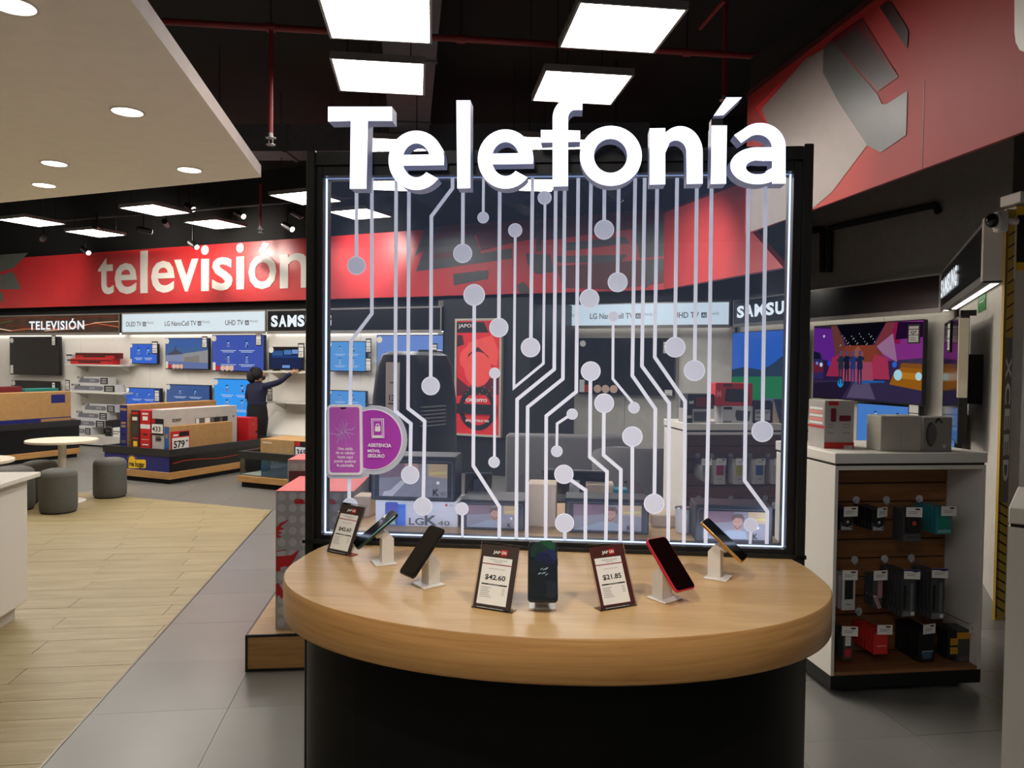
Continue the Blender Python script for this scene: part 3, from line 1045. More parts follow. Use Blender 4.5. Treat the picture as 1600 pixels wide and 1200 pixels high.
# etched circuit
m_etch = mat('edge_lit_etching', (214, 216, 226), 0.6, var=0.03, glow=.40, glow_col=(218, 226, 255))
def node_mat():
    if 'etched_disc' in MATS:
        return MATS['etched_disc']
    m = mat('etched_disc', (206, 208, 218), 0.6, var=0, glow=.32, glow_col=(214, 222, 255))
    nt = m.node_tree
    b = nt.nodes['Principled BSDF']
    tc = nt.nodes.new('ShaderNodeTexCoord')
    wv = nt.nodes.new('ShaderNodeTexWave')
    wv.inputs['Scale'].default_value = 75
    rp = nt.nodes.new('ShaderNodeValToRGB')
    rp.color_ramp.elements[0].color = lin((176, 178, 190))
    rp.color_ramp.elements[1].color = lin((220, 222, 232))
    nt.links.new(tc.outputs['Object'], wv.inputs['Vector'])
    nt.links.new(wv.outputs['Fac'], rp.inputs['Fac'])
    nt.links.new(rp.outputs['Color'], b.inputs['Base Color'])
    return m
m_node = node_mat()
YE = GY - .0015
def kp(px, py):
    a, b = K.hit(px, py, YE)
    return Vector((a, b))
def trace(pts, nodes=(), wpx=5.6):
    P = [kp(*p) for p in pts]
    wd = wpx * 2.55 / FPX / 2
    g = G()
    if len(P) > 1:
        L, Rr = [], []
        for i, p in enumerate(P):
            a = (P[i] - P[i - 1]).normalized() if i > 0 else None
            b = (P[i + 1] - P[i]).normalized() if i < len(P) - 1 else None
            d = ((a or b) + (b or a)).normalized()
            n = Vector((-d.y, d.x))
            k = 1.0 / max(.4, n.dot(Vector((-(a or b).y, (a or b).x))))
            L.append(p + n * wd * k)
            Rr.append(p - n * wd * k)
        g.strip([v[:] for v in L], [v[:] for v in Rr], YE - .001, YE + .001, m_etch, m_etch)
    for cx, cy, r in nodes:
        c = kp(cx, cy)
        rr = r * 2.55 / FPX
        g.disc(c.x, c.y, rr, YE - .0016, m_etch, 28)
        g.disc(c.x, c.y, rr * .9, YE - .0022, m_node, 28)
    put('etched_trace', g, pane)
TOP = 278
for pts, nodes in [
    ([(557, TOP), (557, 401)], [(557, 415, 15)]),
    ([(581, TOP), (581, 490), (548.5, 533), (545.5, 782)], [(547, 790, 13)]),
    ([(619, TOP), (617.5, 642), (642, 662), (641, 728)], [(641, 742, 15)]),
    ([(639, TOP), (637.5, 638), (663.5, 658), (661.5, 777)], [(661, 791, 15)]),
    ([(707, TOP), (707, 294), (674, 338), (673, 589)], [(673, 603, 15)]),
    ([(723.5, TOP), (723, 381)], [(723, 396, 15.3)]),
    ([(755.5, TOP), (755, 331)], [(755, 340, 9.2)]),
    ([(781, TOP), (779.5, 497)], [(779.5, 512, 15.3)]),
    ([(851.5, 320), (849, 568), (803, 606), (805, 371)], [(851, 309, 11), (805, 360, 11.2)]),
    ([(832, TOP), (829.5, 528)], [(829, 543, 15.5)]),
    ([(868.5, TOP), (866, 577), (808, 624), (806.5, 842)], []),
    ([(882.5, TOP), (879.5, 592), (824.5, 636), (823, 842)], []),
    ([(903.5, TOP), (900.5, 612), (853.5, 650), (852.5, 842)], []),
    ([(923.5, TOP), (921, 452)], [(921, 467, 15.5)]),
    ([(944.5, TOP), (944, 344)], [(944, 359, 15.5)]),
    ([(967, TOP), (965, 426)], [(965, 441, 15.5)]),
    ([(958, 502), (957.5, 592), (989, 630)], [(958.5, 494.5, 8.4), (990.5, 637, 9)]),
    ([(741, 478), (739.5, 728), (780.5, 792), (780, 842)], [(741, 461, 17.3)]),
    ([(773, 591), (772.5, 714)], [(773, 583, 8.8), (772, 722, 9.2)]),
    ([(887, 651), (870.5, 662), (870, 697)], [(894, 647, 8.8), (870, 705, 9.2)]),
    ([(922.5, 595), (921.5, 714), (948.5, 737), (946.5, 844)], [(923, 580, 15.5)]),
    ([(943.5, 645), (943, 711), (970, 734), (969, 846)], [(944, 630, 15.5)]),
    ([(988, 698), (987.5, 846)], [(988, 682, 16)]),
    ([(892, 750), (915, 766), (914.5, 844)], [(881, 741, 15.3)]),
    ([(882.5, 832), (882.5, 844)], [(882, 817, 15.3)]),
    ([(992.5, TOP), (988, 587), (1024, 639), (1022.5, 772)], [(1022, 787, 16)]),
    ([(1007.5, TOP), (1003, 572), (1045.5, 630), (1044, 846)], []),
    ([(1027, TOP), (1023, 558), (1070.5, 627), (1068.5, 848)], []),
    ([(1058, TOP), (1054.7, 527)], [(1054.7, 542.5, 16)]),
    ([(1089, TOP), (1085.5, 564)], [(1085, 579, 16.3)]),
    ([(1112, TOP), (1108, 600), (1102.5, 850)], []),
    ([(1170, TOP), (1163.5, 751), (1199, 799), (1198, 850)], []),
    ([(1197, TOP), (1191.5, 658)], [(1191, 674, 16.5)]),
    ([(1173, 831), (1172, 850)], [(1173, 820, 11)]),
    ([(722.5, 805), (722.5, 840)], [(722, 795, 10.6)])]:
    trace(pts, nodes, 5.6 if not nodes or nodes[0][2] > 12 else 4.2)

# letters -------------------------------------------------------------
m_lface = lamp('letter_glow', (226, 232, 255), LETTER_GLOW)
m_lside = mat('letter_side', (170, 172, 186), 0.5, var=0, glow=.10, glow_col=(190, 200, 255))
LY0, LY1 = -.075, -.012
def lp(px, py):
    return K.hit(px, py, LY0)
def arc(cx, cy, rx, ry, a0, a1, n=18):
    return [lp(cx + rx * math.cos(R(a0 + (a1 - a0) * i / n)), cy - ry * math.sin(R(a0 + (a1 - a0) * i / n))) for i in range(n + 1)]
def letter(build):
    g = G()
    build(g)
    put('letter', g, kiosk)
def blk(g, pts):
    g.prism([lp(*p) for p in pts], LY0, LY1, m_lside, 'y', cap0=m_lface)
def band(g, A_, B_):
    g.strip(A_, B_, LY0, LY1, m_lface, m_lside)
def L_T(g):
    blk(g, [(512.5, 166.7), (612.5, 166.7), (612.5, 189), (575, 189), (572.5, 295), (546.5, 295), (548, 189), (512.5, 190)])
def mk_e(cx, cy):
    def f(g):
        band(g, arc(cx, cy, 43.5, 46.5, -4, 322, 36), arc(cx, cy, 21.5, 26.5, -4, 316, 36))
        blk(g, [(cx - 26, cy - 8.5), (cx + 40, cy - 9.5), (cx + 43.5, cy - 2), (cx + 43, cy + 7.5), (cx - 26, cy + 8.5)])
    return f
def L_l(g):
    blk(g, [(713, 156.7), (735, 156.7), (735, 294), (714.5, 294.5)])
def L_f(g):
    O = arc(894, 184, 30.5, 32, 180, 90, 10) + [lp(910, 152)]
    I = arc(898, 186, 10.5, 14, 180, 90, 10) + [lp(910, 172)]
    band(g, O, I)
    blk(g, [(863.5, 184), (887.5, 184), (887.5, 291), (863.5, 291.5)])
    blk(g, [(845, 203), (864, 203), (864, 222.5), (845, 223)])
    blk(g, [(887, 203.5), (906.5, 204), (906.5, 221.5), (887, 222)])
def L_o(g):
    band(g, arc(954.5, 243.5, 48.5, 47, 0, 360, 40), arc(954, 243.5, 26, 26.5, 0, 360, 40))
def L_n(g):
    blk(g, [(1015, 200.5), (1039.5, 200), (1039.5, 288), (1015, 288.5)])
    band(g, arc(1063, 238, 35, 41, 180, 0, 24)[5:], arc(1056, 238, 16.5, 18.5, 180, 0, 24)[5:])
    blk(g, [(1072.5, 238), (1098, 238), (1098, 287), (1073, 287.5)])
    blk(g, [(1036, 214), (1043, 207), (1046, 224), (1039, 240), (1036, 240)])
def L_i(g):
    blk(g, [(1112, 196), (1136, 196), (1134.5, 287), (1110.5, 287.5)])
    blk(g, [(1135, 152), (1159.5, 152), (1130.5, 180), (1115, 181)])
    p, q = lp(1113, 197), lp(1132, 182)
    g.box(p[0], q[0], LY0 + .02, LY1, p[1], q[1], mat('letter_bracket', (60, 56, 54), 0.4, 0.3))
def L_a(g):
    O = [lp(1147, 211)] + arc(1188, 229, 39.5, 37, 140, 0, 18)[1:] + [lp(1227.5, 287)]
    I = [lp(1158, 223.5)] + arc(1184, 231, 22, 20.5, 140, 0, 18)[1:] + [lp(1206.5, 287)]
    band(g, O, I)
    band(g, arc(1183.5, 259, 42.5, 29, 60, 330, 30), arc(1184, 261.5, 18.5, 11, 60, 330, 30))
    blk(g, [(1180, 230), (1207, 230), (1207, 251.5), (1183, 251)])
    blk(g, [(1196, 268), (1207, 262), (1207, 278), (1203, 277)])
for b_ in (L_T, mk_e(650.5, 250.5), L_l, mk_e(790, 248.5), L_f, L_o, L_n, L_i, L_a):
    letter(b_)

# counter -------------------------------------------------------------
def half(aw, front, back, y0, n=44, p1=2.05, p2=2.7, sgn=1):
    """outline (x,y): rounded towards -y, cut flat at y=0 (sgn=-1: mirrored behind)"""
    pts = []
    th1 = None
    for i in range(n + 1):
        a = math.pi + math.pi * i / n
        c, s = math.cos(a), math.sin(a)
        pts.append((aw * math.copysign(abs(c) ** (2 / p1), c), y0 - front * abs(s) ** (2 / p1)))
    ang = [R(k) for k in (6, 12, 18, 24)]
    side = []
    for a in ang:
        side.append((aw * abs(math.cos(a)) ** (2 / p2), y0 + back * abs(math.sin(a)) ** (2 / p2)))
    side = [q for q in side if q[1] < -.006]
    xe = aw * (1 - (abs(y0 + .005) / back) ** p2) ** (1 / p2)
    right = side + [(xe, -.005)]
    left = [(-x, y) for x, y in right][::-1]
    o = left + pts + right
    return [(x, sgn * y) for x, y in o] if sgn > 0 else [(x, -y) for x, y in o][::-1]
out = half(.79, .56, .6, -.25)
def slab_r(pts, z0, z1, top, side):
    g = G()
    cx = 0.0
    cy = sum(p[1] for p in pts) / len(pts)
    def sc_(k):
        return [(p[0] * (1 - k / .79), cy + (p[1] - cy) * (1 - k / .4)) for p in pts]
    rows = [(sc_(.004), z0), (pts, z0 + .004), (pts, z1 - .004), (sc_(.004), z1)]
    n = len(pts)
    V = [(x, y, z) for r, z in rows for x, y in r]
    F = [(k * n + i, k * n + (i + 1) % n, (k + 1) * n + (i + 1) % n, (k + 1) * n + i) for k in range(3) for i in range(n)]
    g.add(V, F, side)
    g.add([(x, y, z1) for x, y in rows[3][0]], [tuple(range(n))], top)
    g.add([(x, y, z0) for x, y in rows[0][0]], [tuple(range(n))[::-1]], side)
    return g
put('counter_top', slab_r(out, TZ - .108, TZ, m_oak, m_oakedge), kiosk, smooth=True)
back = [(x, y + FD + .0) for x, y in half(.79, .50, .6, -.25, sgn=-1)]
put('rear_counter_top', slab_r([(x, FD + .005 + (y - FD)) for x, y in back], TZ - .108, TZ, m_oak, m_oakedge), kiosk)
# black base: three curved panels under the counter, straight body between the posts
base = half(.74, .46, .6, -.2, p1=2.2)
n = len(base)
cuts = [0, int(n * .30), int(n * .70), n - 1]
for xa_, xb_ in ((gx0 - .03, gx0 - .015), (gx1 + .015, gx1 + .03)):  # unseen strips added behind the frame to brighten the cartons
    put('added_rear_strip', G().box(xa_, xb_, FD - .01, FD + .004, TZ + .03, gz1, lamp('added_rear_glow', (214, 226, 255), 16.0)), kiosk)
put('added_rear_strip', G().box(gx0, gx1, FD - .01, FD + .003, gz0 - .022, gz0 - .012, MATS['added_rear_glow']), kiosk)
m_base = mat('black_base_panel', (8, 8, 8), 0.55, var=0.15, spec=.25)
for a, b in ((cuts[0], cuts[1]), (cuts[1], cuts[2]), (cuts[2], cuts[3])):
    P = base[a:b + 1]
    g = G()
    V, F = [], []
    for x, y in P:
        V += [(x, y, .02), (x, y, TZ - .11), (x * .985, y + .015, .02), (x * .985, y + .015, TZ - .11)]
    for i in range(len(P) - 1):
        q = 4 * i
        F += [(q, q + 4, q + 5, q + 1), (q + 2, q + 3, q + 7, q + 6), (q + 1, q + 5, q + 7, q + 3), (q, q + 2, q + 6, q + 4)]
    F += [(0, 1, 3, 2), (4 * len(P) - 4, 4 * len(P) - 2, 4 * len(P) - 1, 4 * len(P) - 3)]
    # leave a fine joint
    g.add(V, F, m_base)
    put('base_panel', g, kiosk, smooth=True)
put('base_body', G().box(kx0 + .03, kx1 - .03, .0, FD, .0, TZ - .02, m_base).box(kx0, kx1, -.012, FD, 0, .02, m_frame), kiosk)
put('rear_base', G().prism([(x, FD - y * .9) for x, y in base], .0, TZ - .11, m_base, 'z'), kiosk)

# purple two-piece sticker board on the glass ------------------------------
m_purple = mat('purple_print', (176, 66, 184), 0.35, var=.05, glow=.14, glow_col=(170, 60, 190))  # faint glow put into the board's prints for brightness; the board is no lamp
m_pink = mat('violet_pink_print', (192, 98, 198), 0.35, var=.1, glow=.14, glow_col=(190, 90, 200))
m_acr = mat('frosted_acrylic', (200, 208, 222), 0.4, var=0, glow=.08, glow_col=(200, 215, 255))
m_pw = mat('white_print', (236, 234, 240), 0.5, var=0, glow=.15)
SYO = .025
def spx(pts):
    return [K.hit(px, py, SYO) for px, py in pts]
def rrect(x0, y0, x1, y1, r, n=5, sk=0.0):
    o = []
    for cx, cy, a0 in ((x1 - r, y0 + r, 90), (x0 + r, y0 + r, 180), (x0 + r, y1 - r, 270), (x1 - r, y1 - r, 360)):
        for i in range(n + 1):
            a = R(a0 - 90 + 90 * i / n)
            x = cx + r * math.cos(a)
            y = cy - r * math.sin(a)
            o.append((x + sk * (y - y0), y))
    return o
st = thing('insurance_sticker_board', 'purple phone-and-circle sticker board about screen insurance stuck on the glass', 'sticker', K.at(0, 0, 0), K.a)
def circ(cx, cy, rx, ry, a0=0, a1=360, n=40):
    return [(cx + rx * math.cos(R(a0 + (a1 - a0) * i / n)), cy - ry * math.sin(R(a0 + (a1 - a0) * i / n))) for i in range(n)]
put('acrylic_backing', G().prism(spx(circ(584, 688, 51, 54)), SYO + .006, GY - .004, m_acr), st)
put('acrylic_backing', G().prism(spx(rrect(509, 634, 571, 748, 9)), SYO + .0035, SYO + .0058, m_acr), st)
g = G().prism(spx(circ(582, 687, 46.5, 48)), SYO + .003, SYO + .005, m_pw)
g.prism(spx(circ(582, 687, 45, 46.5)), SYO + .0022, SYO + .003, m_purple)
put('round_board', g, st)
g = G().prism(spx(rrect(512, 632, 566, 742, 6, sk=.012)), SYO - .004, SYO + .002, m_pw)
g.prism(spx(rrect(515, 636, 562, 738, 4, sk=.012)), SYO - .0052, SYO - .004, m_pink)
g.poly(spx([(531, 636.2), (543, 636.2), (540, 639), (534, 639)]), SYO - .0056, m_dark)
put('phone_board', g, st)
g = G()
rr = random.Random(11)
for k in range(17):
    a = 2 * math.pi * k / 17 + rr.uniform(-.15, .15)
    r1 = rr.uniform(12, 26)
    p = [(537.5 + math.cos(a) * 2, 674 + math.sin(a) * 2)]
    for q in (.4, .7, 1):
        a += rr.uniform(-.25, .25)
        p.append((537.5 + math.cos(a) * r1 * q * .8, 674 + math.sin(a) * r1 * q * 1.15))
    p = [(min(561, max(516, x)), y) for x, y in p]
    P = spx(p)
    g.strip([(x, z + .0008) for x, z in P], [(x + .0005, z - .0008) for x, z in P], SYO - .0062, SYO - .0058, m_acr, m_acr)
put('cracked_glass_print', g, st)
def ptext(s, px, py, wpx, hpx, bold=.02, al='c'):
    a, b = K.hit(px, py, SYO - .006)
    k = 2.5 / FPX
    g = G().text(s, a, b, m_pw, SYO - .006, h=hpx * k, wd=wpx * k, bold=bold, align=al)
    put('lettering', g, st)
for s, y, wd in (('Una caída', 703, 25), ('de tu celular', 709.5, 32), ('hasta aquí', 716, 26), ('puede quebrar', 722.5, 37), ('la pantalla', 729, 28)):
    ptext(s, 539.5, y, wd, 4.6)
for s, y, wd in (('ASISTENCIA', 698, 39), ('MÓVIL', 706.5, 21), ('SEGURO', 714.5, 28)):
    ptext(s, 574.5, y, wd, 5.6 if s != 'MÓVIL' else 5.8, .03, 'l')
g = G()
for r0, r1, m in ((0, 0, m_pw), (1.3, 0, m_purple), (2.6, 0, m_pw), (3.5, 0, m_purple)):
    g.poly(spx([(580 + r0, 654 + r0), (600 - r0, 654 + r0), (600.5 - r0, 684.5 - r0), (581 + r0, 685 - r0)]), SYO - .001 - .0006 * len(g.F), m)
g.poly(spx(rrect(586.5, 666, 595, 674, 1)), SYO - .005, m_pw)
g.strip(spx(circ(590.7, 666, 3.3, 4.5, 0, 190, 10)), spx(circ(590.7, 666, 2, 3, 0, 190, 10)), SYO - .0052, SYO - .005, m_pw, m_pw)
g.poly(spx([(583, 680), (598.5, 680), (598.7, 683.4), (583.3, 683.6)]), SYO - .006, m_pw)
put('phone_lock_icon', g, st)

# ================================================================== TELEVISIONS
m_bezel = mat('tv_bezel', (12, 12, 14), 0.3)
m_tvoff = mat('dark_tv_screen', (9, 10, 12), 0.12, var=0)
m_tagblk = mat('black_tag_card', (20, 19, 19), 0.5)
def price_card(parent, x, z, w_, h_, y, txt=None, red=False):
    """black clip card with a white price slip"""
    g = G().box(x, x + w_, y - .006, y, z, z + h_, m_tagblk)
    g.rect(x + w_ * .1, x + w_ * .9, z + h_ * .08, z + h_ * .72, y - .008, m_paper)
    g.rect(x + w_ * .1, x + w_ * .9, z + h_ * .76, z + h_ * .9, y - .008, m_red if red else m_paper)
    g.rect(x + w_ * .1, x + w_ * .9, z + h_ * .42, z + h_ * .45, y - .009, m_ink)
    for k in (.15, .22, .29):
        g.rect(x + w_ * .18, x + w_ * (.8 - k * .5), z + h_ * k, z + h_ * (k + .025), y - .009, m_greyink)
    if txt:
        g.text(txt, x + w_ * .5, z + h_ * .5, m_ink, y - .009, h=h_ * .16, wd=w_ * .5, bold=.03, align='c')
    put('price_card', g, parent)

def icon(g, cx, cz, s, kind, y, hair, face, light):
    """little hygiene pictogram"""
    g.disc(cx, cz + .30 * s, .17 * s, y, face, 12)
    g.poly([(cx - .19 * s, cz + .28 * s), (cx - .15 * s, cz + .5 * s), (cx + .12 * s, cz + .54 * s), (cx + .2 * s, cz + .3 * s), (cx + .08 * s, cz + .42 * s)], y - .001, hair)
    if kind == 0:
        g.poly([(cx - .3 * s, cz - .25 * s), (cx + .3 * s, cz - .25 * s), (cx + .18 * s, cz + .1 * s), (cx - .18 * s, cz + .1 * s)], y, light)
        g.disc(cx, cz - .05 * s, .14 * s, y - .001, lamp('icon_pink', (150, 110, 170), .6), 10)
    elif kind == 1:
        g.poly([(cx - .3 * s, cz - .3 * s), (cx + .25 * s, cz - .3 * s), (cx + .3 * s, cz + .05 * s), (cx - .25 * s, cz + .1 * s)], y, light)
        g.poly([(cx - .05 * s, cz - .35 * s), (cx + .3 * s, cz - .2 * s), (cx + .1 * s, cz + .05 * s)], y - .001, hair)
    elif kind == 2:
        g.poly([(cx - .2 * s, cz - .5 * s), (cx + .25 * s, cz - .5 * s), (cx + .2 * s, cz + .1 * s), (cx - .1 * s, cz + .15 * s)], y, light)
        g.poly([(cx - .5 * s, cz + .05 * s), (cx - .1 * s, cz - .05 * s), (cx - .1 * s, cz + .1 * s)], y - .001, lamp('icon_skin', (190, 150, 160), .6))
    else:
        g.poly([(cx - .25 * s, cz - .5 * s), (cx + .25 * s, cz - .5 * s), (cx + .05 * s, cz + .45 * s), (cx - .05 * s, cz + .45 * s)], y, light)

def icons_screen(t, x0, x1, z0, z1, y, col, rows=2, bright=.75):
    m = screen('blue_screen_%d_%d_%d' % col, col, bright)
    s = put('screen', G().rect(x0, x1, z0, z1, y, m), t)
    hair = lamp('icon_hair', (20, 34, 90), .8)
    face = lamp('icon_face', (150, 200, 235), .8)
    light = lamp('icon_body_%d' % col[0], tuple(min(255, int(c * .6 + 80)) for c in col), .9)
    wl = lamp('icon_text', (196, 212, 236), .8)
    g = G()
    W, H = x1 - x0, z1 - z0
    n = 0
    for r in range(rows):
        for c in range(2):
            cx = x0 + W * (.32 + .36 * c)
            cz = z1 - H * ((.27 + .4 * r) if rows == 2 else .42)
            sz = H * (.23 if rows == 2 else .45)
            icon(g, cx, cz, sz, n, y - .002, hair, face, light)
            for k, ww in enumerate((.3, .22)):
                g.rect(cx - W * ww / 2, cx + W * ww / 2, cz - sz * .72 - k * sz * .18, cz - sz * .64 - k * sz * .18, y - .002, wl)
            n += 1
    put('screen_picture', g, s)
    return s

def tv(fr, rect, off, label, kind, cards=(), badge=True, stickers=0, group=None, deep=.055, col=(52, 104, 200), mount=True, name='television', bright=.75):
    x0, x1, z0, z1 = fr.box(*rect, -off)
    W, H = x1 - x0, z1 - z0
    t = thing(name, label, 'television', fr.at(x0, -off, z0), fr.a, group)
    put('housing', G().rbox(0, W, 0, deep, 0, H, m_bezel, .006, 1), t)
    b = .012
    sx0, sx1, sz0, sz1 = b, W - b, b * 1.4, H - b
    y = -.0015
    if kind == 'off':
        put('screen', G().rect(sx0, sx1, sz0, sz1, y, m_tvoff), t)
    elif kind == 'icons':
        icons_screen(t, sx0, sx1, sz0, sz1, y, col, 2, bright)
    elif kind == 'icons1':
        icons_screen(t, sx0, sx1, sz0, sz1, y, col, 1, bright)
    elif kind == 'plainblue':
        put('screen', G().rect(sx0, sx1, sz0, sz1, y, screen('blue_screen_plain', (122, 156, 226), .75)), t)
    elif kind == 'building':
        s = put('screen', G().rect(sx0, sx1, sz0, sz1, y, screen('sky_screen', (60, 104, 178), .7)), t)
        g = G()
        w_, h_ = sx1 - sx0, sz1 - sz0
        def P(*a):
            return [(sx0 + w_ * u, sz0 + h_ * v) for u, v in a]
        g.poly(P((0, .62), (.3, .72), (.5, .66), (.8, .74), (1, .7), (1, .55), (0, .5)), y - .001, lamp('scr_hill', (84, 116, 168), .7))
        g.poly(P((.05, .48), (.2, .6), (.25, .8), (.27, .62), (.4, .52), (.45, .46), (.05, .42)), y - .0015, lamp('scr_roof', (92, 92, 104), .7))
        g.poly(P((0, .44), (.42, .48), (.42, .2), (0, .25)), y - .002, lamp('scr_wall1', (150, 158, 190), .7))
        g.poly(P((.42, .5), (1, .62), (1, .2), (.42, .2)), y - .002, lamp('scr_wall2', (166, 164, 166), .7))
        g.poly(P((0, .25), (1, .2), (1, 0), (0, 0)), y - .0025, lamp('scr_yard', (116, 132, 186), .7))
        g.poly(P((.45, .22), (.8, .22), (.8, .44), (.45, .38)), y - .003, lamp('scr_wall3', (150, 144, 138), .7))
        put('screen_picture', g, s)
    elif kind == 'menu':
        s = put('screen', G().rect(sx0, sx1, sz0, sz1, y, screen('menu_screen', (22, 40, 84), .7)), t)
        g = G()
        w_, h_ = sx1 - sx0, sz1 - sz0
        for u0, u1, v0, v1, c in ((.1, .42, .62, .85, (60, 96, 150)), (.45, .66, .66, .9, (84, 130, 190)), (.68, .88, .7, .9, (120, 160, 220)), (.1, .88, .55, .64, (40, 70, 130)),
                                  (.0, 1, .34, .46, (14, 26, 60)), (.4, .6, .1, .22, (120, 150, 200))):
            g.rect(sx0 + w_ * u0, sx0 + w_ * u1, sz0 + h_ * v0, sz0 + h_ * v1, y - .001 - .0003 * len(g.F), lamp('menu_%d' % c[0], c, .8))
        put('screen_picture', g, s)
    elif kind == 'field':
        s = put('screen', G().rect(sx0, sx1, sz0, sz1, y, screen('field_sky', (22, 92, 190), .8)), t)
        g = G()
        w_, h_ = sx1 - sx0, sz1 - sz0
        def P(*a):
            return [(sx0 + w_ * u, sz0 + h_ * v) for u, v in a]
        g.poly(P((0, .5), (.2, .54), (.45, .5), (.62, .6), (.72, .68), (.8, .66), (1, .6), (1, .4), (0, .4)), y - .001, lamp('field_trees', (26, 52, 74), .8))
        g.poly(P((0, .4), (1, .44), (1, 0), (0, 0)), y - .0015, lamp('field_grass', (18, 118, 66), .8))
        put('screen_picture', g, s)
    elif kind == 'party':
        s = put('screen', G().rect(sx0, sx1, sz0, sz1, y, screen('party_base', (58, 36, 92), .4)), t)
        g = G()
        w_, h_ = sx1 - sx0, sz1 - sz0
        def L(n, c, e=.9):
            return lamp('party_' + n, c, e * .62)
        def Q(m, *a):
            g.poly([(sx0 + w_ * u, sz0 + h_ * v) for u, v in a], y - .001 - .00012 * len(g.F), m)
        def D(m, u, v, r, rz=None):
            g.disc(sx0 + w_ * u, sz0 + h_ * v, r * w_, y - .001 - .00012 * len(g.F), m, 12, (rz or r) * w_)
        Q(L('floor', (62, 52, 86)), (0, 0), (1, 0), (1, .26), (0, .24))
        Q(L('floor2', (104, 92, 128)), (.35, .02), (.62, .02), (.56, .24), (.42, .24))
        Q(L('floor3', (44, 34, 60)), (0, 0), (.3, 0), (.4, .24), (0, .2))
        Q(L('violet', (112, 44, 160)), (0, .55), (.25, .5), (.25, .95), (0, .98))
        Q(L('violet2', (150, 56, 150)), (.62, .5), (1, .55), (1, 1), (.7, 1))
        Q(L('magenta', (160, 30, 90)), (.72, .75), (.82, .72), (.82, 1), (.68, 1))
        Q(L('night', (14, 12, 22)), (.24, 1), (.7, 1), (.58, .72), (.36, .72))
        Q(L('street_l', (120, 66, 62)), (.18, 1), (.24, 1), (.33, .72), (.33, .45), (.24, .5))
        Q(L('street_r', (140, 60, 72)), (.7, 1), (.78, 1), (.66, .5), (.6, .5), (.6, .72))
        Q(L('crowd', (150, 70, 50)), (.24, .5), (.34, .72), (.6, .72), (.68, .5), (.68, .4), (.24, .4))
        Q(L('far', (170, 100, 80)), (.4, .62), (.45, .72), (.5, .62), (.5, .5), (.4, .5))
        Q(L('tent', (176, 128, 170)), (.62, .7), (.76, .86), (.8, .5), (.68, .6))
        Q(L('dark_r', (40, 16, 50)), (.78, .78), (1, .8), (1, .98), (.8, 1))
        Q(L('pink_l', (180, 50, 90)), (.14, .3), (.3, .3), (.3, .62), (.2, .56))
        Q(L('pink_r', (190, 60, 96)), (.56, .28), (.74, .28), (.72, .55), (.6, .6))
        Q(L('haze', (196, 90, 120), .8), (.3, .24), (.6, .24), (.58, .5), (.32, .5))
        # cars
        Q(L('car_l', (60, 50, 110)), (0, .26), (.11, .26), (.11, .5), (.08, .62), (0, .66))
        Q(L('car_win', (26, 28, 60)), (0, .54), (.08, .54), (.07, .62), (0, .65))
        Q(L('car_body', (120, 40, 70)), (0, .34), (.11, .36), (.11, .48), (0, .5))
        Q(L('car_r', (176, 108, 30)), (.74, .22), (1, .16), (1, .46), (.88, .48), (.78, .38))
        Q(L('car_roof', (150, 92, 40)), (.82, .44), (1, .42), (1, .48), (.84, .49))
        Q(L('car_glow', (214, 140, 40)), (.82, .3), (1, .28), (1, .36), (.82, .38))
        for u, v, r, c in ((.81, .34, .035, (190, 240, 255)), (.975, .33, .026, (200, 245, 255)), (.085, .46, .016, (220, 240, 255)), (.04, .48, .012, (120, 160, 255)),
                           (.11, .86, .010, (220, 220, 255)), (.17, .48, .02, (60, 70, 220)), (.78, .47, .02, (50, 110, 230)), (.29, .21, .03, (40, 150, 230))):
            D(L('glow_%d_%d' % (c[0], int(u * 100)), c, 1.0), u, v, r)
        Q(L('blue_floor', (40, 110, 190)), (.5, .22), (.7, .24), (.7, .26), (.5, .26))
        # four people with their arms round each other, far off in the street scene
        for u, c in ((.29, (40, 60, 76)), (.35, (30, 34, 60)), (.41, (48, 66, 130)), (.475, (34, 44, 84))):
            m = L('dancer_%d' % c[0], c)
            Q(m, (u - .028, .42), (u - .02, .58), (u + .02, .58), (u + .028, .42), (u + .02, .4), (u - .02, .4))
            Q(m, (u - .02, .4), (u - .004, .4), (u - .008, .2), (u - .018, .2))
            Q(m, (u + .004, .4), (u + .02, .4), (u + .022, .2), (u + .012, .2))
            D(L('dancer_face', (96, 84, 130)), u, .62, .015, .02)
            Q(m, (u - .04, .5), (u + .04, .53), (u + .04, .57), (u - .04, .54))
        for k in range(26):
            D(L('fairy', (210, 225, 205)), .28 + (k * .37) % 1 * .34, .72 + ((k * .53) % 1) * .16, .0035)
        put('screen_picture', g, s)
    if badge:
        put('energy_badge', G().cyl((W * .05, -.002, H * .9), (W * .05, -.006, H * .9), min(.05, H * .09), m_paper, 14), t)
        put('energy_label', G().box(W * .02, W * .075, -.006, -.002, H * .03, H * .25, m_paper), t)
    if stickers:
        g = G().box(W * .045, W * .15, -.005, -.002, H * .03, H * .16, m_red)
        for k in range(3):
            g.cyl((W * (.215 + .085 * k), -.002, H * .095), (W * (.215 + .085 * k), -.005, H * .095), W * .042, mat('gold_white_badge', (224, 190, 170), .5), 14)
        put('feature_stickers', g, t)
    for u, v, w_, h_, tx in cards:
        price_card(t, W * u, H * v, w_, h_, -.006, tx)
    if mount:
        put('wall_bracket', G().box(W * .35, W * .65, deep, off - .002, H * .35, H * .65, m_blackmatt), t)
    return t

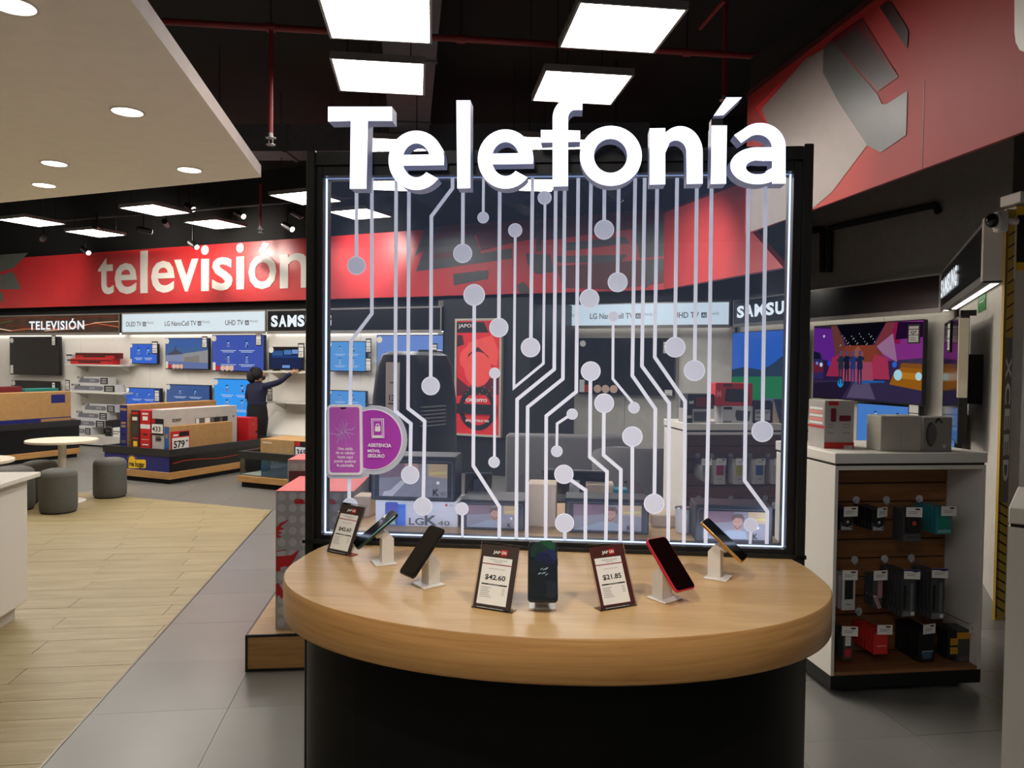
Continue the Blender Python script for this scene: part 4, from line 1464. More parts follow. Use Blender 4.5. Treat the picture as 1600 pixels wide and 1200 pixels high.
# television wall
tv(A, (15, 526, 93, 586), .12, 'large switched-off television with a silver lower edge under the TELEVISIÓN sign', 'off', ((.86, .76, .11, .2, None),))
tv(A, (18, 595, 91, 640), .10, 'dark wall television just beneath the big switched-off one, half behind cartons', 'off', ((.88, .6, .1, .22, None),))
tv(A, (203, 537, 246, 569), .12, 'small blue-screened television above its twin, next to the soundbar shelves', 'icons1', ((.82, .5, .14, .22, None),), col=(44, 102, 214), bright=.8)
tv(A, (197, 606, 251, 648), .10, 'small blue-screened television low on the wall behind the upright cartons', 'icons', ((.84, .5, .12, .22, None),), col=(44, 100, 206), bright=.8)
tv(A, (258, 528, 326, 577.5), .12, 'television showing a pale house and blue sky', 'building', ((.86, .68, .12, .2, None),), stickers=1)
tv(A, (260, 601, 328, 646), .10, 'television with a dull slate-blue screen under the one showing a house', 'icons', (), col=(70, 104, 168), bright=.62)
tv(A, (331, 523, 413, 581), .12, 'large blue television with four hygiene pictograms above the shop assistant', 'icons', ((.85, .7, .12, .22, None),), stickers=1, col=(66, 92, 190), bright=.72)
tv(A, (334, 592, 400, 652), .10, 'bright sky-blue television behind the shop assistant, low on the wall', 'icons', (), col=(44, 150, 240), bright=.95)
tv(A, (512, 533, 572, 581), .12, 'light blue pictogram television behind the glass under the brand sign', 'icons', ((1.0, .62, .1, .22, None), (1.0, .02, .1, .22, None)), col=(92, 166, 232), bright=.8)
tv(A, (512, 610, 572, 652), .12, 'light blue television partly covered by the purple sticker board', 'icons', (), col=(86, 160, 230), bright=.8)
tv(A, (588, 523, 693, 600), .12, 'wide pale blue television half hidden by the black party speaker', 'plainblue', ((.83, .55, .1, .2, None),))
# gallery
tv(GA, (903, 528, 1054, 617), .12, 'wide dark television on the gallery wall seen through the glass', 'off', ((.88, .72, .15, .2, None), (.9, .0, .14, .1, None)), stickers=1)
tv(GD, (1143, 516, 1258, 642), .12, 'television showing a green field under a deep blue sky, cut by the kiosk post', 'field', (), badge=False)
tv(GD, (1270.5, 504, 1443, 628), .14, 'large television showing a night street party with a yellow car', 'party', ((.88, .72, .16, .2, 'Q7'),), badge=False, deep=.05)
tv(GD, (1338, 632, 1437, 705), .12, 'blue pictogram television below the party-scene one, behind the cartons', 'icons', ((.84, .6, .15, .3, None),), badge=False, col=(76, 134, 214), bright=.72)
e0, e1 = GE.x(1474, -.2), GE.x(1499, -.2)
t = thing('television', 'thin television seen nearly edge-on with pale foam on its near edge', 'television', GE.at(e0, -.2, GE.hit(1490, 690, -.2)[1]), GE.a)
hh = GE.hit(1490, 497, -.2)[1] - GE.hit(1490, 690, -.2)[1]
W = e1 - e0
put('housing', G().rbox(0, W, 0, .06, 0, hh, m_bezel, .005, 1), t)
put('screen', G().rect(.012, W - .012, .02, hh - .015, -.001, m_tvoff), t)
put('foam_edge', G().rbox(W - .002, W + .02, -.012, .055, hh * .36, hh * .97, mat('cream_foam', (206, 198, 176), .8), .005, 1), t)
put('wall_bracket', G().box(W * .4, W * .7, .06, .198, hh * .3, hh * .7, m_blackmatt), t)
put('top_arm', G().box(W - .03, W + .01, .0, .1, hh - .01, hh + .03, m_blackmatt), t)
price_card(t, W * .35, hh * .72, .2, .26, -.004)
# low TV on the return wall
tv(GE, (1474, 640, 1492, 705), .12, 'narrow-looking blue television on the return wall behind the grey speaker carton', 'icons', (), badge=False, col=(76, 130, 206), bright=.5)

# green safety notice
x0, x1, z0, z1 = GE.box(1529.5, 440, 1541.5, 486, -.0)
t = thing('safety_notice', 'green safety notice on the wall under the white sign end block', 'notice', GE.at(x0, 0, z0), GE.a)
put('board', G().box(0, x1 - x0, -.006, 0, 0, z1 - z0, mat('safety_green', (40, 130, 50), .5)), t)
put('lines_print', G().rect((x1 - x0) * .2, (x1 - x0) * .8, (z1 - z0) * .3, (z1 - z0) * .34, -.007, m_paper).rect((x1 - x0) * .2, (x1 - x0) * .8, (z1 - z0) * .6, (z1 - z0) * .64, -.007, m_paper), t)

# credit poster on the pillar
x0, x1, z0, z1 = AF.box(710, 497.5, 783, 682, -.07)
W, H = x1 - x0, z1 - z0
t = thing('credit_poster', 'framed red credit poster with a head-scarfed face, on the black pillar', 'poster', AF.at(x0, -.07, z0), AF.a)
m_pf = mat('aluminium_poster_frame', (196, 190, 176), .45, .2)
put('frame', G().box(0, W, 0, .07, 0, .03, m_pf).box(0, W, 0, .07, H - .03, H, m_pf).box(0, .03, 0, .07, .03, H - .03, m_pf).box(W - .03, W, 0, .07, .03, H - .03, m_pf), t)
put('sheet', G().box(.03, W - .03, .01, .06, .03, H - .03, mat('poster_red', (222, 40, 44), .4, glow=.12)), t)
g = G()
def U(u, v):
    return (W * u, H * v)
m_pd = mat('poster_maroon', (96, 20, 28), .45)
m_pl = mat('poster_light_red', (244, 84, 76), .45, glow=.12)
y = .008
def PP(m, *a):
    g.poly([U(*q) for q in a], .0095 - .00025 * len(g.F), m)
PP(m_pd, (.05, .5), (.3, .42), (.55, .46), (.95, .52), (.95, .36), (.05, .34))
g.disc(W * .42, H * .66, W * .32, .0088, m_pl, 18, H * .12)
PP(m_pl, (.12, .6), (.3, .8), (.8, .86), (.94, .72), (.9, .6), (.6, .64))
g.disc(W * .50, H * .57, W * .29, .0066, m_pl, 18, H * .15)
PP(m_pd, (.22, .6), (.3, .7), (.5, .76), (.72, .68), (.78, .58), (.68, .64), (.5, .7), (.34, .64))
PP(m_pd, (.36, .545), (.45, .535), (.45, .525), (.36, .53))
PP(m_pd, (.57, .535), (.66, .545), (.66, .53), (.57, .525))
PP(mat('poster_dark', (60, 18, 24), .5), (.05, .86), (.16, .86), (.2, .78), (.05, .76))
PP(m_pd, (.46, .5), (.54, .5), (.53, .47), (.47, .47))
put('face_print', g, t)
g = G()
PP(m_tagblk, (.03, .88), (.72, .88), (.62, .97), (.03, .97))
PP(m_red, (.72, .88), (.95, .88), (.95, .97), (.62, .97))
g.strip([(W * (.5 + .40 * math.cos(a * math.pi / 12)), H * .235 + W * .42 * math.sin(a * math.pi / 12)) for a in range(25)],
        [(W * (.5 + .30 * math.cos(a * math.pi / 12)), H * .235 + W * .32 * math.sin(a * math.pi / 12)) for a in range(25)], .0065, .007, m_tagblk, m_tagblk)
PP(m_tagblk, (.06, .19), (.92, .19), (.92, .275), (.06, .275))
g.disc(W * .18, H * .37, .012, .006, m_tagblk)
for k in range(12):
    g.disc(W * (.25 + .05 * k), H * (.36 + .03 * ((k * 7) % 3)), .006, .006, m_paper, 6)
put('badge_print', g, t)
for s, u, v, h_, wd, b in (('CRÉDITO', .48, .295, .032, .46, .05), ('DIRECTO', .47, .208, .05, .66, .03), ('¡SOLICÍTALO YA!', .5, .125, .024, .5, .05), ('JAPON', .26, .925, .03, .38, .02)):
    put('lettering', G().text(s, W * u, H * v, m_paper, .0035, h=H * h_, wd=W * wd, bold=b, align='c'), t)
g = G().strip([(W * .345 + .024 * math.cos(R(60 - a * 15)), H * .938 + .024 * math.sin(R(60 - a * 15))) for a in range(21)],
              [(W * .345 + .018 * math.cos(R(60 - a * 15)), H * .938 + .018 * math.sin(R(60 - a * 15))) for a in range(21)], .003, .0035, m_red, m_red)
put('power_logo', g, t)

# ================================================================== SHELVES AND SOUNDBARS
def shelf(fr, rect, dep, label, group=None):
    x0, x1, z0, z1 = fr.box(*rect, -dep)
    t = thing('wall_shelf', label, 'shelf', fr.at(x0, 0, z0), fr.a, group)
    put('board', G().rbox(0, x1 - x0, -dep, -.0, 0, .03, m_white, .003, 1), t)
    for k in (.12, .88):
        put('bracket', G().prism([(-.004, -.12), (-.004, 0), (-dep * .8, 0)], (x1 - x0) * k, (x1 - x0) * k + .01, m_white, 'x'), t)
    return x0, z0 + .03, x1
def carton(fr, x0, x1, y0, y1, z0, z1, label, m, name='carton', cat='box', group=None, deco=None, r=0.0):
    """x along the frame, y0 nearest face (negative: towards viewer)"""
    t = thing(name, label, cat, fr.at(x0, y0, z0), fr.a, group)
    W, D, H = x1 - x0, y1 - y0, z1 - z0
    put('box_body', G().rbox(0, W, 0, D, 0, H, m, max(.003, r), 1), t)
    if deco:
        deco(t, W, D, H)
    return t
m_sb = mat('soundbar_white_print', (206, 206, 206), .5)
m_sbg = mat('soundbar_grey', (120, 120, 128), .5)
def soundbar_deco(t, W, D, H, red=False):
    g = G()
    if red:
        g.rect(.0, W * .97, 0.004, H * .55, -.001, m_red).rect(W * .2, W * .75, H * .25, H * .5, -.002, m_tagblk).rect(.0, W, H * .58, H * .75, -.002, m_tagblk)
    else:
        n = 8
        g.poly([(W * .06, H * .2), (W * .7, H * .2), (W * .74, H * .5), (W * .7, H * .78), (W * .1, H * .78), (W * .06, H * .5)], -.002, m_sbg)
        g.rect(W * .75, W * .99, H * .05, H * .9, -.002, m_tagblk)
        g.rect(0, W * .2, H * .78, H, -.003, m_tagblk).rect(W * .03, W * .17, H * .85, H * .93, -.004, m_paper)
        g.text('SOUND', W * .42, H * .4, m_sb, -.004, h=H * .2, bold=.02)
        for k in range(3):
            g.rect(W * .79, W * .95, H * (.2 + .22 * k), H * (.28 + .22 * k), -.004, m_paper)
    put('side_print', g, t)

xa, zt, xb = shelf(A, (101, 568, 190, 572), .34, 'white wall shelf carrying the red soundbar cartons')
for k in range(2):
    x0, x1, z0, z1 = A.box(110 + 6 * k, 562 - 8 * k, 174 + 5 * k, 570 - 8 * k, -.3)
    carton(A, x0, x1, -.3 + .02 * k, -.12, zt + .105 * k, zt + .103 + .105 * k, ('lower', 'upper')[k] + ' long red soundbar carton of the pair on the top shelf', m_red if k == 0 else m_darkred,
           'soundbar_carton', 'box', 'red soundbar cartons', lambda t, W, D, H: soundbar_deco(t, W, D, H, True))
x0, x1, z0, z1 = A.box(102, 552, 111, 567, -.3)
t = thing('speaker_carton', 'small white carton standing at the end of the red soundbar cartons', 'box', A.at(x0, -.28, zt), A.a)
put('box_body', G().rbox(0, x1 - x0, 0, .15, 0, z1 - z0, m_sb, .003, 1), t)
put('top_print', G().rect(0, x1 - x0, (z1 - z0) * .85, z1 - z0, -.002, m_tagblk).rect(.03, x1 - x0 - .03, (z1 - z0) * .3, (z1 - z0) * .5, -.002, m_greyink), t)
xa, zt, xb = shelf(A, (100, 611, 190, 615), .34, 'white wall shelf carrying the grey soundbar cartons')
sbp = []
for px0, px1, row in ((112, 180, 0), (118, 166, 1)):
    x0, x1, z0, z1 = A.box(px0, 600, px1, 611, -.3)
    sbp.append(carton(A, x0, x1, -.3 + .04 * row, -.1, zt + .135 * row, zt + .133 + .135 * row, ('wider grey soundbar carton lying directly on the middle shelf', 'shorter grey soundbar carton on top of the wider one')[row],
                      m_sb, 'soundbar_carton', 'box', None, soundbar_deco))
t = price_t = thing('shelf_price_card', 'white price card standing at the end of the grey soundbar shelf', 'price card', A.at(A.x(102, -.3), -.3, zt), A.a)
price_card(t, 0, 0, .12, .2, 0)
t = thing('speaker_carton', 'little black carton standing beside the grey soundbars', 'box', A.at(A.x(163, -.25), -.22, zt + .14), A.a)
put('box_body', G().rbox(0, .1, 0, .1, 0, .13, m_tagblk, .003, 1), t)
put('side_print', G().rect(.01, .09, .03, .06, -.002, m_paper).rect(.01, .09, .09, .1, -.002, m_paper), t)
# cartons stacked on the low plinth
zpl = .2
stack = [(110, 145, 684.5, 'lowest'), (108, 165, 672, 'second'), (118, 166, 658.5, 'third'), (126, 176, 645.5, 'topmost')]
for k, (px0, px1, py, nm) in enumerate(stack):
    x0, x1, _, _ = A.box(px0, py - 4, px1, py + 4, -.3)
    carton(A, x0, x1, -.34 + .03 * k, -.08, zpl + .14 * k, zpl + .138 + .14 * k, nm + ' grey soundbar carton of the stack on the white plinth', m_sb, 'soundbar_carton', 'box', None, soundbar_deco)
for k, (px, hh_, c, nm) in enumerate(((172, .28, m_tagblk, 'black carton on the white plinth beside the soundbar stack'), (182, .16, m_paper, 'white carton on the white plinth near the upright TV cartons'))):
    x0 = A.x(px - 5, -.3)
    carton(A, x0, x0 + (.2, .3)[k], -.34, -.1, zpl, zpl + hh_, nm, c, 'speaker_carton', 'box', None,
           lambda t, W, D, H: put('side_print', G().rect(W * .1, W * .9, H * .55, H * .65, -.002, m_greyink).rect(W * .1, W * .6, H * .3, H * .38, -.002, m_greyink), t))
# shelves by the assistant
xa, zt, xb = shelf(A, (408, 579, 484, 583), .34, 'white wall shelf the assistant is reaching for, with a small television')
x0, x1, z0, z1 = A.box(420, 542, 474, 578, -.2)
t = thing('television', 'small television with a navy menu screen standing on the shelf by the hand', 'television', A.at(x0, -.2, zt + .02), A.a)
W, H = x1 - x0, z1 - z0
put('housing', G().rbox(0, W, 0, .04, 0, H, m_bezel, .005, 1), t)
s = put('screen', G().rect(.03, W - .03, .02, H - .05, -.0015, screen('menu_screen', (22, 40, 84), .7)), t)
g = G()
for u0, u1, v0, v1, c in ((.1, .42, .62, .82, (60, 96, 150)), (.45, .66, .66, .86, (84, 130, 190)), (.68, .86, .7, .88, (120, 160, 220)), (.1, .86, .52, .62, (40, 70, 130)), (.4, .62, .08, .2, (120, 150, 200))):
    g.rect(W * u0, W * u1, H * v0, H * v1, -.003 - .0003 * len(g.F), lamp('menu_%d' % c[0], c, .8))
put('screen_picture', g, s)
for k in (.2, .8):
    put('foot', G().box(W * k - .01, W * k + .01, -.06, .1, -.02, 0, m_bezel), t)
put('energy_badge', G().cyl((.05, -.003, H - .05), (.05, -.007, H - .05), .05, m_paper, 14), t)
price_card(t, W * .86, H * .5, .12, .24, -.006)
shelf(A, (415, 627, 484, 631), .34, 'empty white wall shelf below the one with the small television')
t = thing('shelf_price_card', 'black-framed price card leaning beside the assistant on the lower shelf', 'price card', A.at(A.x(418, -.3), -.3, A.box(417, 610, 425, 626, -.3)[2]), A.a)
price_card(t, 0, 0, .1, .2, 0)
x0, x1, z0, z1 = A.box(411, 676, 484, 688, -.3)
t = thing('display_ledge', 'white ledge with a brown underside at the foot of the empty shelves', 'ledge', A.at(x0, 0, z0), A.a)
put('ledge_top', G().prism([(-.4, .04), (-.4, .1), (-.02, .42), (-.0, .42), (0, .04)], 0, x1 - x0, m_white, 'x'), t)
put('ledge_base', G().box(0.05, x1 - x0, -.36, 0, -.25, .04, mat('painted_plinth_shadow', (92, 70, 60), .7)), t)  # the plinth's shadow is put into this brown colour

# ================================================================== CARTON STANDS (left)
m_kick = m_blackmatt
def trestle(P, a, L, Dp, rim, label, side_mat, end_mat=None, name='display_stand', closed=True):
    """low retail stand: black kick, oak strip, printed sides, dark rim. x along the near face"""
    t = thing(name, label, 'display stand', (P[0], P[1], 0), a)
    put('kick', G().box(.02, L - .02, .03, Dp - .02, 0, .06, m_kick), t)
    put('oak_strip', G().rbox(-.012, L + .012, -.012, Dp + .012, .06, .15, m_oakedge, .004, 1), t)
    put('body', G().box(0, L, 0, Dp, .15, rim - .09, side_mat), t)
    if end_mat:
        put('end_panel', G().box(-.004, 0, 0.002, Dp - .002, .15, rim - .09, end_mat), t)
    g = G()
    g.box(-.015, L + .015, -.015, .03, rim - .09, rim, m_rim).box(-.015, L + .015, Dp - .03, Dp + .015, rim - .09, rim, m_rim)
    g.box(-.015, .03, .03, Dp - .03, rim - .09, rim, m_rim).box(L - .03, L + .015, .03, Dp - .03, rim - .09, rim, m_rim)
    put('rim', g, t)
    return t

# stand by the picture edge with huge television cartons
p = level(124, 714, 0)
SA = Fr((p.x, p.y), 66)
L = 2.9
P0 = SA.at(-L, 0, 0)
FA = Fr((P0[0], P0[1]), 66)
st1 = trestle(P0, R(66), L, 1.1, .60, 'low black stand with an oak strip holding the biggest cartons, by the picture edge', m_black)
zb = .51
x1 = FA.x(106.5, .12)
def big_deco(t, W, D, H):
    g = G().rect(0, W, 0, H * .27, -.002, m_navy).rect(W - .33, W - .1, H * .68, H * .92, -.002, m_navy).rect(W - .5, W, H * .17, H * .24, -.003, m_card)
    put('band_print', g, t)
    put('lettering', G().text('TV', W - 1.62, H * .06, m_paper, -.003, h=H * .13, bold=.03), t)
carton(FA, .05, x1, .06, .3, zb, FA.hit(60, 613, .06)[1], 'huge brown television carton with a navy band, cut by the picture edge', m_card, 'television_carton', 'box', 'television cartons', big_deco)
carton(FA, .3, x1 - .55, .42, .66, zb, FA.hit(30, 604, .42)[1], 'maroon-topped television carton standing behind the huge brown one', m_darkred, 'television_carton', 'box')
carton(FA, x1 - .5, x1 + .05, .42, .66, zb, FA.hit(75, 604, .42)[1] - .03, 'teal-printed carton end showing behind the huge brown carton', mat('teal_print', (40, 130, 120), .5), 'television_carton', 'box')

# blue-sided stand with the row of upright cartons
p = level(265, 757, 0)
SB = Fr((p.x, p.y), 66)              # long black side runs away from the corner
SBl = Fr((p.x, p.y), -24)            # printed end, runs to the left
LB = 1.95
DB = -SBl.x(163)
t = trestle((p.x, p.y), R(66), LB, DB, .44, 'low stand with a blue printed end and an orange light trail on its black side', m_black, m_navy)
g = G()
P = [(.05, .26), (.25, .28), (.5, .27), (.8, .245), (1.1, .25), (1.5, .3), (1.9, .36)]
g.strip([(a, b + .006) for a, b in P], [(a, b - .006) for a, b in P], -.003, -.001, tr2, tr2)
put('light_trail_print', g, t)
g = G()
# logo on the blue end (end panel faces -x): build in xz then turn
lx = SBl.x(221) + DB
gl_ = G()
yl = lambda px: DB + SBl.x(px)     # distance from the far-left corner
def end_pt(px, py):
    return (SBl.hit(px, py)[0], SBl.hit(px, py)[1])
m_yellow = mat('logo_yellow', (246, 200, 40), .4)
rr_ = [end_pt(*q) for q in rrect(201, 718, 228.5, 731.5, 2.5)]
gl_.poly(rr_, -.006, m_yellow)
gl_.poly([end_pt(*q) for q in circ(206.5, 717.5, 5, 5, 0, 360, 16)], -.0055, m_yellow)
for k in range(6):
    a = R(20 + 28 * k)
    c, s_ = math.cos(a), math.sin(a)
    gl_.poly([end_pt(206.5 + 6.2 * c - .6 * s_, 717.5 - 6.2 * s_ - .6 * c), end_pt(206.5 + 7.8 * c, 717.5 - 7.8 * s_), end_pt(206.5 + 6.2 * c + .6 * s_, 717.5 - 6.2 * s_ + .6 * c)], -.0055, m_yellow)
a, b = end_pt(202, 728)
gl_.text('rve hogar', a, b, m_ink, -.0075, h=end_pt(214, 720.5)[1] - b, wd=end_pt(226.5, 726)[0] - a, bold=.03)
a, b = end_pt(204, 735)
gl_.text('nuestro mejor amigo', a, b, m_paper, -.0065, h=.012, wd=end_pt(226, 734)[0] - a)
lg = put('logo_print', gl_, t)
lg.rotation_euler = (0, 0, R(-90))

# upright television cartons: thin printed ends towards us, long sides along the stand
zb = .35
def upright(px0, px1, pytop, pxend, label, m_end, m_side, deco=None, off=.07, side=None):
    xa_, xb_ = SBl.x(px0, off), SBl.x(px1, off)
    ztop = SBl.hit((px0 + px1) / 2, pytop, off)[1]
    L = Fr(SBl.at(xb_, off, 0)[:2], 66).x(pxend)
    t = thing('television_carton', label, 'box', SBl.at(xa_, off, zb), SBl.a)
    W, H = xb_ - xa_, ztop - zb
    put('box_body', G().rbox(0, W, 0, L, 0, H, m_side, .004, 1), t)
    g = G().rect(.003, W - .003, .003, H - .003, -.002, m_end)
    if deco:
        deco(g, W, H)
    put('end_print', g, t)
    if side:
        side(t, W, L, H)
    return t, W, H
m_brownprint = mat('brown_carton_end', (70, 46, 38), .5)
def dots(*bands):
    def f(g, W, H):
        for a, b, c, d, m in bands:
            g.rect(W * a, W * b, H * c, H * d, -.004, m)
    return f
upright(187, 199, 632.5, 338, 'tall brown carton with a navy end, first of the upright row', m_navy, m_card, dots((.1, .9, .88, .93, m_card), (.2, .8, .6, .64, m_card), (.2, .8, .53, .57, m_card), (.3, .7, .36, .4, m_ink), (.2, .8, .2, .26, m_greyink)))
upright(204.5, 217, 640.5, 334, 'dark brown upright carton with a yellow label, second of the row', m_brownprint, m_darkred, dots((.1, .9, .9, .95, m_red), (.2, .8, .76, .84, m_paper), (.2, .8, .45, .7, mat('olive_print', (60, 66, 56), .5)), (.15, .9, .33, .36, m_red), (.3, .8, .16, .28, m_yellow), (.2, .8, .01, .06, m_paper)))
upright(219, 235, 641, 341, 'bright red upright carton with a white label band, third of the row', m_red, mat('crimson_carton', (176, 24, 40), .5), dots((.2, .8, .9, .94, m_paper), (.25, .75, .77, .86, m_paper), (.02, .98, .58, .68, m_paper), (.3, .7, .43, .47, m_ink), (.15, .85, .33, .34, m_paper), (.2, .8, .2, .23, m_paper), (.55, .9, .08, .11, m_paper)))
m_sonygrey = mat('grey_white_carton', (190, 184, 178), .55)
def sony_side(t, W, L, H):
    g = G()
    # the long side faces +x of the carton: drawn in xz and turned a quarter
    g.text('SONY', L * .10, H * .72, m_ink, -W - .004, h=H * .07, bold=.03)
    g.rect(L * .40, L * .86, H * .60, H * .76, -W - .003, m_greyink)
    for a, b in ((.41, .45), (.53, .6), (.66, .74), (.78, .85)):
        g.rect(L * a, L * b, H * .61, H * .75, -W - .004, m_ink if a > .6 else m_paper)
    g.rect(L * .1, L * .24, H * .56, H * .59, -W - .003, mat('pale_print', (166, 160, 152), .6))
    g.rect(L * .93, L * .955, H * .72, H * .76, -W - .003, m_greyink)
    o = put('side_print', g, t)
    o.rotation_euler = (0, 0, R(90))
tt, W, H = upright(237.5, 256, 640, 370.5, 'pale grey upright carton with a 33 price card, fourth of the row', m_sonygrey, m_sonygrey, dots((.3, .75, .3, .42, m_greyink), (.4, .8, .33, .37, m_ink)), side=sony_side)
g = G().box(.0, W, -.008, -.003, H * .44, H * .80, m_tagblk).rect(.0, W * .3, H * .7, H * .79, -.009, m_red).rect(W * .02, W * .96, H * .48, H * .68, -.009, m_paper)
g.text('433', W * .05, H * .52, m_ink, -.011, h=H * .11, wd=W * .72, bold=.02)
put('price_card', g, tt)
def low_side(t, W, L, H):
    g = G()
    g.box(.02, .32, -W - .01, -W - .003, H * .12, H * .82, m_red).rect(.035, .305, H * .17, H * .6, -W - .012, m_paper).rect(.15, .305, H * .64, H * .79, -W - .012, m_tagblk)
    g.text('579', .055, H * .26, m_ink, -W - .014, h=H * .24, wd=.18, bold=.03).text('99', .25, H * .42, m_ink, -W - .014, h=H * .08, bold=.03)
    g.rect(.05, .13, H * .66, H * .72, -W - .012, m_paper)
    o = put('price_card', g, t)
    o.rotation_euler = (0, 0, R(90))
upright(256.8, 264.5, 666.5, 363.5, 'lower cardboard carton with a large 579 price card, nearest of the upright row', m_blue, m_card, dots((.3, .7, .6, .75, m_card), (.2, .8, .15, .25, m_navy)), side=low_side)
# red carton at the far end of the stand
FBq = Fr(SB.at(0, .06, 0)[:2], 66)
xr0 = SB.x(370, .06)
carton(SB, 1.52, SB.x(402.5, .12), .12, .5, zb, SB.hit(386, 653, .12)[1], 'square red carton behind the grey one at the far end of the stand', m_red, 'television_carton', 'box', None,
       lambda t, W, D, H: put('side_print', G().rect(W * .7, W * .72, .01, H - .01, -.002, mat('faded_red', (214, 90, 70), .5)).rect(W * .75, W * .95, H * .42, H * .5, -.002, m_ink).rect(W * .35, W * .6, H * .72, H * .82, -.002, mat('faded_red2', (190, 80, 50), .5)), t))

# third stand with a glass-fronted bay
p = level(375, 761, 0)
SCf = Fr((p.x, p.y), -24)
t = thing('glass_display_stand', 'low stand with a glazed bay showing a blue HDTV carton, oak strip below', 'display stand', (p.x, p.y, 0), R(-24))
L3, D3, zr = 1.5, 1.2, SCf.hit(420, 708, 0)[1]
put('kick', G().box(.0, L3, .03, D3, 0, .07, m_kick), t)
put('oak_strip', G().rbox(-.02, L3, -.02, D3, .07, .15, m_oakedge, .004, 1), t)
put('back_panel', G().box(0, L3, D3 - .03, D3, .15, zr - .09, m_white).box(0, L3, .02, D3, .15, .16, mat('pale_bay_floor', (214, 220, 214), .5)), t)
put('glass_side', G().box(0, L3, .0, .006, .15, zr - .09, pane_glass('bay_glass', (.95, .98, .97, 1), (1, 1, 1, 1), 0)).box(0, .006, .0, D3, .15, zr - .09, MATS['bay_glass']), t)
put('rim', G().box(-.015, L3, -.015, .04, zr - .09, zr, m_rim).box(-.015, .04, .04, D3, zr - .09, zr, m_rim).box(.04, L3, .2, .75, zr - .09, zr - .05, m_rim), t)
x0, x1 = SCf.x(408, .04), SCf.x(452, .04)
t = thing('television_carton', 'blue HDTV carton inside the glazed bay of the stand', 'box', SCf.at(x0, .04, .16), SCf.a)
W, H = x1 - x0, SCf.hit(430, 715, .04)[1] - .16
put('box_body', G().rbox(0, W + .25, 0, .8, 0, H, mat('hdtv_blue_print', (84, 150, 220), .4), .004, 1), t)
put('lettering', G().text('HDTV', .03, H * .62, mat('pale_blue_ink', (150, 190, 214), .5), -.002, h=H * .22, wd=W * .55, bold=.02).text('32"', .03, H * .08, MATS['pale_blue_ink'], -.002, h=H * .16, bold=.0), t)
x0, x1 = SCf.x(407, .22), SCf.x(470, .22)
z0_ = zr - .05
zt_ = SCf.hit(435, 687, .22)[1]
t = thing('television_carton', 'cardboard carton with a red and white 36 price card lying on the glazed stand', 'box', SCf.at(x0, .22, z0_), SCf.a)
W, H = x1 - x0, zt_ - z0_
put('box_body', G().rbox(0, W + .3, 0, .5, 0, H, m_card, .004, 1), t)
g = G().box(W * .86, W * 1.3, -.008, -.002, -H * .1, H * .98, m_tagblk).rect(W * .87, W * 1.0, H * .68, H * .95, -.01, m_red).rect(W * .89, W * 1.28, 0, H * .62, -.01, m_paper).text('369', W * .92, H * .08, m_ink, -.012, h=H * .4, bold=.02)
put('price_card', g, t)
put('label_print', G().rect(W * .06, W * .3, H * .7, H * .82, -.002, m_cardtan), t)

# ================================================================== SEATING
m_pouf = mat('charcoal_pouf_fabric', (92, 92, 88), .85, var=.08, scale=60)
def pouf(px, py_bottom, w_px, label, sq=1.0, proto=[None], top=None):
    p = level(px, py_bottom, 0)
    r = w_px / 2 * p.y / FPX
    p = p * (1 + r * .86 / p.length)
    if proto[0] is None:
        t = thing('pouf', label, 'pouf', (p.x, p.y, 0), 0)
        prof = [(a_ * .85, b_) for a_, b_ in [(.192, .012), (.205, .03), (.208, .1), (.206, .3), (.206, .375), (.198, .41), (.175, .432), (.12, .447), (.05, .452), (.005, .453)]]
        put('cushion', G().lathe(prof, m_pouf, 36), t, smooth=True)
        put('seam', G().lathe([(.1755, .372), (.1772, .376), (.1755, .38)], m_pouf, 36), t)
        put('foot_ring', G().lathe([(.153, 0), (.162, 0), (.162, .014), (.153, .014)], m_blackmatt, 28), t)
        proto[0] = t
        return t
    return clone(proto[0], (p.x, p.y, 0), .4, label)
pouf(172, 780, 60, 'charcoal round pouf on the wood floor in front of the blue-ended stand')
pouf(91.5, 804, 60, 'charcoal round pouf between the white counter and the white table base')
a = pouf(66, 781, 60, 'charcoal pouf whose top just shows behind the pouf beside the counter')
b = pouf(22, 787, 60, 'charcoal pouf mostly hidden by the white counter corner')
def top_at(o, px, py):
    q = level(px, py, .45)
    o.location = (q.x, q.y, 0)
top_at(a, 62, 719.5)
top_at(b, 24, 729)

m_table = mat('white_round_table', (222, 210, 190), .35)
def round_table(c, label, proto=[None]):
    if proto[0]:
        return clone(proto[0], (c[0], c[1], 0), 0, label)
    t = thing('round_table', label, 'table', (c[0], c[1], 0))
    put('table_top', G().lathe([(.348, .665), (.356, .668), (.356, .688), (.352, .692), (.002, .692)], m_table, 48), t, smooth=True)
    put('stem', G().lathe([(.04, .012), (.04, .665)], m_white, 20), t, smooth=True)
    put('base', G().lathe([(.235, 0), (.235, .01), (.22, .014), (.002, .016)], m_white, 40), t, smooth=True)
    proto[0] = t
    return t
q = level(97, 687, .69)
round_table(q, 'round white pedestal table standing between the charcoal poufs')
q = level(-52, 719, .69)
round_table(q, 'second round white table, only its edge in the picture')

# white counter in the corner
p = level(42, 962, 0)
WC = Fr((p.x, p.y), 97.8)
t = thing('white_counter', 'white service counter with a pale slab top at the picture edge', 'counter', (p.x, p.y, 0), R(97.8))
